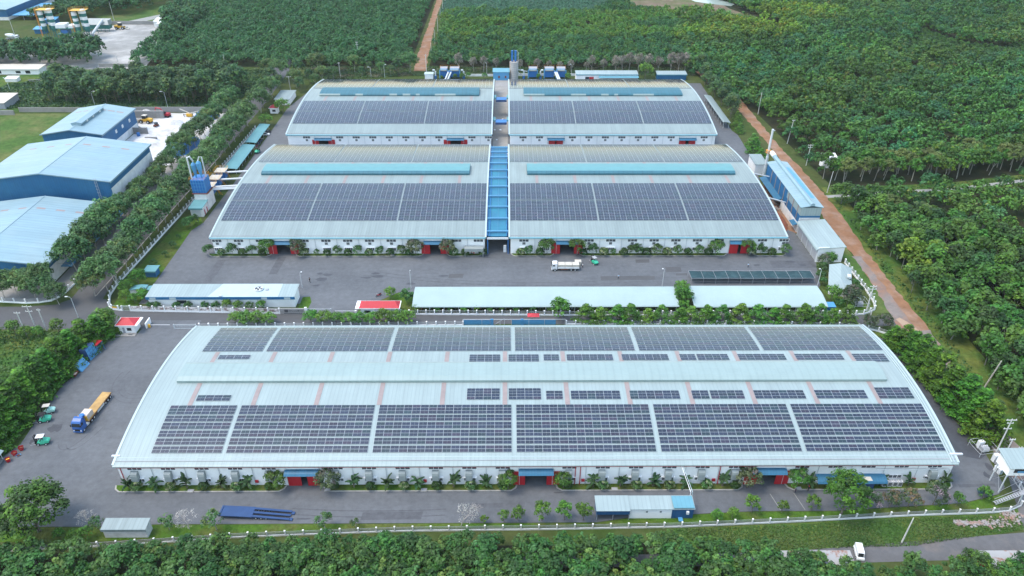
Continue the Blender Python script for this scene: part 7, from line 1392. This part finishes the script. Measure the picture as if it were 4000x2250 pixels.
# trees of the bottom lawn
BIG = tree_proto('spreading_tree', 480, 'ell', 13.2, 7.6, .8, 120, 50, 1.6, .36, G_DARK+G_WOOD[:2]+G_FEATH[2:3], 'bark', .45); plant(BIG, -106.5, 112.4, (1.05, .95, .95), 'huge dark spreading tree at the corner of the perimeter fence')
plant(tree_proto('round_crowned_tree', 481, 'ell', 12.2, 5.2, 2.0, 74, 46, 1.15, .30, G_FEATH+[(.05, .11, .02)], 'bark', .32), 78.2, 116.6, .98, 'big round-crowned green tree before the long blue canopy')
LIME = [tree_proto('young_tree', 490+i, 'ell', 4.8, 1.9, .9, 26, 28, .6, .19, [(.062, .148, .016), (.085, .175, .018), (.05, .12, .014)], 'bark', .1) for i in range(2)]
for i, (x, y, s) in enumerate(((-5.2, 114.1, .55), (-.8, 114.5, .75), (2.4, 115, .9), (8.0, 114.8, 1.15), (13.2, 115, 1.15), (17.6, 114.9, 1.1), (57.2, 117.0, 1.1), (64.2, 116.8, .8), (71.4, 117.6, .95), (106.2, 118.7, .85), (113.4, 120.6, .85))): plant(LIME[i % 2], x, y, s, 'bright yellow-green small tree along the bottom lawn, %s from the big corner tree' % ORD[i], group='yellow-green lawn trees')
FLW = tree_proto('flowering_tree', 495, 'ell', 5.6, 2.7, .9, 36, 30, .72, .20, [(.045, .085, .035), (.055, .095, .04), (.27, .21, .23), (.04, .075, .032)], 'bark', .13); FLO = tree_proto('flowering_tree', 496, 'ell', 5.2, 2.5, .9, 34, 30, .72, .20, [(.05, .09, .03), (.16, .12, .06), (.045, .08, .03)], 'bark', .13)
for i, (x, y, s, k) in enumerate(((85.0, 118.0, 1.0, 0), (90.4, 118.6, .9, 1), (94.8, 118.6, 1.0, 1), (101.0, 119.2, 1.12, 0))): plant((FLW, FLO)[k], x, y, s, '%s tree between the road and the fence, %s after the big round tree' % ('lilac flowering' if k == 0 else 'bronze-tinged', ORD[i]), group='flowering trees by the fence')
SML = [tree_proto('grey_green_tree', 500+i, 'ell', 4.6, 1.9, 1.2, 24, 24, .6, .19, G_LANE+G_OLIVE[:1], 'bark_pale', .11) for i in range(2)]
for i, (x, y, s) in enumerate(((-92.9, 112.6, .9), (-77.0, 112.6, 1.0), (-66.3, 112.6, 1.25), (-41.6, 112.6, 1.1), (-34.6, 113, .6))): plant(SML[i % 2], x, y, s, 'grey-green small tree on the bottom lawn strip, %s from the big corner tree' % ORD[i], group='grey-green lawn trees')
for i, (x, y, s) in enumerate(((-100.4, 110, .6), (-97.2, 110, .6), (-94.4, 110.2, .7), (48.6, 115, .6), (52.2, 115.2, .6))): plant(RB_[i % 2], x, y, s, 'low bush on the lawn inside the perimeter fence, %s from the big corner tree' % ORD[i], 'bush', 'low bushes inside the perimeter fence')
# bare trees
def bare_mesh(seed, H, spread, depth=4, twigs=True):
    g = random.Random(seed); m = MB()
    def grow(p, d, L, r, k):
        q = p+d*L; m.tube([p, q], [r, r*.65], 5 if k > 2 else 4, 0, False)
        if k == 0: return
        for i in range(3 if k > 1 else 4):
            dd = (d+Vector((g.uniform(-1, 1), g.uniform(-1, 1), g.uniform(-.1, .7)))*spread).normalized(); grow(q, dd, L*g.uniform(.6, .82), r*.62, k-1)
    grow(Vector((0, 0, 0)), Vector((g.uniform(-.08, .08), 0, 1)).normalized(), H*.34, H*.018, depth); o = m.build('tmp', M['twig']); me = o.data; bpy.data.objects.remove(o); return me
PALE = quad_mesh('twigs', *crown(530, 'ell', 10, 3.6, 3.0, 26, 22, .9, .13, [(.36, .35, .32), (.42, .40, .36)]), M['leaf']); BARE = [bare_mesh(i, 9, .62) for i in (1, 2, 3)]; HAZ = [quad_mesh('twigs', *crown(520+i, 'oval', 10, 2.7, 2.0, 34, 26, 1.0, .26, [(.20, .175, .15), (.24, .215, .185), (.17, .165, .13), (.14, .15, .10)]), M['leaf']) for i in range(2)]
for i, (x, y, s) in enumerate(((-30.3, 468, 1.25), (-20.8, 468, 1.0), (-14.5, 468, 1.05), (-6.6, 468, .95), (8.5, 468, .85), (19.2, 467, .95), (26.8, 467, .8), (33.8, 467, .75), (40.7, 467, .85), (50.2, 466, .75), (54, 468, 1.1), (61, 466, .95), (68.6, 466, 1.15), (73, 467, 1.15), (77.6, 469, 1.25), (83, 466, 1.3), (89.4, 466, 1.25), (95.6, 466, 1.1), (103.4, 466, 1.35), (108.4, 466, 1.35), (112.6, 467, 1.3))):
    t = thing('bare_tree', 'leafless grey-brown tree behind the rear halls, %s from the far dirt track' % ORD[i], 'bare tree', x, y, 0, rnd.uniform(0, 6.3), 'leafless trees behind the rear halls'); t.scale = (s, s, s)
    put('branches', BARE[i % 3], (0, 0, 0), 0, 1, None, None, None, parent=t); put('twigs', HAZ[i % 2], (0, 0, 0), 0, 1, None, None, None, parent=t)
for i, (x, y, s, lab) in enumerate(((-72.6, 112.8, .58, 'pale leafless tree between two small green trees on the bottom lawn'), (-10.6, 113.6, .66, 'pale leafless tree leaning over the road below the longest warehouse'), (-95.6, 113.6, .5, 'pale leafless sapling beside the big corner tree'))):
    t = thing('bare_tree', lab, 'bare tree', x, y, 0, 1.3*i, 'leafless trees on the bottom lawn'); t.scale = (s*1.2, s*1.2, s); t.rotation_euler = (0, .35 if i == 1 else 0, 0); put('branches', bare_mesh(40+i, 9, .75, 5), (0, 0, 0), 0, 1, None, None, None, parent=t); put('twigs', PALE, (0, 0, 0), 0, 1, None, None, None, parent=t)
# acacias of the meadow and the rear corner
ACA = [tree_proto('acacia_tree', 540+i, 'oval', (14, 12.5, 11)[i], (5.2, 4.8, 4.4)[i], 1.4, 44, 24, 1.55, .48, [(.048, .108, .040), (.060, .130, .040), (.038, .090, .042), (.078, .142, .036)], 'bark', .2) for i in range(3)]
acp = [p for p in stand([(-262, 410), (-240, 404), (-200, 402), (-152, 406), (-156, 440), (-200, 436), (-245, 438), (-268, 430)], 7.6, 41)]
for i, (x, y) in enumerate(acp): plant(ACA[i % 3], x, y, rnd.uniform(.95, 1.35), 'upright soft green tree in the clump on the meadow beyond the sand yard', group='acacia clump on the meadow')
for i, (x, y, s, k) in enumerate(((-134, 392, 1, 0), (-135, 400, 1, 1), (-136, 409, .95, 0), (-134.6, 418, .9, 2), (-132.6, 428, .85, 1), (-125, 436, .8, 2), (-119, 444, .75, 1), (-112, 449, .7, 2), (-106, 452, .6, 0), (-121, 428, .75, 1), (-114, 437, .6, 2), (-140, 436, 1, 1), (-137, 448, 1, 0), (-128, 456, 1, 1), (-118, 462, 1, 2), (-108, 466, .95, 0), (-96, 468, .8, 2), (-86, 466, .6, 1), (-78, 462, .6, 2), (-68, 463, .9, 1), (-61, 466, .95, 0), (-72, 460, .5, 2), (-90, 460, .5, 1), (-146, 455, .9, 2))): plant((LANE[0], ACA[1], LANE[2])[k], x, y, s, 'tree of the rear corner belt behind the lane-side halls, %s from the small red lodge' % ORD[i], group='rear corner trees')
plant(RB_[0], -121.8, 391.4, (1.75, 1.75, 1.5), 'round dark tree between the small red lodge and the rear hall'); plant(RB_[1], -125.6, 371.6, (1.6, 1.6, 1.35), 'round dark tree at the end of the teal motorcycle shed')
for i, (x, y, s) in enumerate(((-31.6, 452, .7), (-27.4, 453, .8), (-23.4, 452.6, .8), (-13.6, 453, .8), (19.6, 452, .7), (37.6, 452, .9), (-39.8, 452, .5), (85.6, 455, 2.0))): plant(RB_[i % 2], x, y, s, ('round green bush among the rear dust collectors, %s from the far dirt track' % ORD[i]) if i < 7 else 'big round green tree between the two rear sheds', 'bush' if i < 7 else 'tree', 'bushes among the rear dust collectors' if i < 7 else None)
for i, (x, y, s) in enumerate(((119.4, 336, 1.2), (121, 344, 1.0), (120.4, 328, .8), (119.6, 362, .8), (121.4, 372, .9), (123, 380, .8))): plant(HG[i % 2], x, y, s, 'feathery young tree between the rear halls and the dirt track, %s from the chimney' % ORD[i], group='young trees by the dirt track')
eas = [(119.6+rnd.uniform(-1, 4), 384+6.5*i) for i in range(13)]
for i, (x, y) in enumerate(eas): plant(ACA[i % 3], x, y, rnd.uniform(.75, 1.0), 'green tree beside the curved rear shed on the woodland side, %s from the chimney' % ORD[i], group='trees by the curved rear shed')
for i, (x, y, s) in enumerate(((-140.4, 188.4, .9), (-149, 186, .8), (-153.6, 187.6, .9), (-146, 186.8, .7), (-157, 185, .8), (-126.2, 189.6, 1.5), (-123.2, 186.8, .55))): plant(RB_[i % 2], x, y, s*1.15, 'bush of the overgrown corner by the road, %s' % ('biggest one, beside the small gatehouse' if i == 5 else ('ball-shaped one at the gatehouse step' if i == 6 else ORD[i]+' from the hedge')), 'bush', 'bushes of the overgrown corner')
plant(BIG, 110, 97.5, (.62, .62, .5), 'broad grey-green tree between the two rust-streaked roofs'); plant(BIG, 99.5, 99.4, (.5, .5, .5), 'dark broad tree below the gravel road bend')
lowp = [(x, y) for x, y in stand([(77, 92), (100, 92), (120, 92), (122, 101), (101, 98.2), (92, 100.4), (80, 102)], 3.4, 44)][:34]
for x, y in lowp: s = rnd.uniform(.8, 1.05); put('plantation_tree', rnd.choice(PF), (x, y, 0), rnd.uniform(0, 6.3), s, 'leafy tree below the gravel road between the rusty roofs', 'tree', 'trees below the gravel road')
for i, (x, y) in enumerate(((60.5, 99.2), (64.2, 98.6), (68.6, 98.2), (62.6, 101.4), (66.4, 101.2), (72, 99.2), (56.6, 103.8))): put('plantation_tree', PF[i % 5], (x, y, 0), i*1.3, .95, 'tall thin tree rising through the rust-streaked roof edge by the white van', 'tree', 'trees around the rusty roof')
# ------------------------------------------------------------------ air
hz = MB().box(-6200, 6200, -1000, 9200, -1, 150).build('haze', [], None); hz['kind'] = 'stuff'; hz['label'] = 'thin humid haze over the whole site'
hm = bpy.data.materials.new('haze_air'); hm.use_nodes = True; t = hm.node_tree; t.nodes.clear(); vo = t.nodes.new('ShaderNodeVolumePrincipled'); vo.inputs['Color'].default_value = (.86, .93, 1.0, 1); vo.inputs['Density'].default_value = .000045; vo.inputs['Anisotropy'].default_value = .2
mo_ = t.nodes.new('ShaderNodeOutputMaterial'); t.links.new(vo.outputs[0], mo_.inputs['Volume']); hz.data.materials.append(hm)
S.cycles.volume_bounces = 1; S.cycles.volume_max_steps = 64
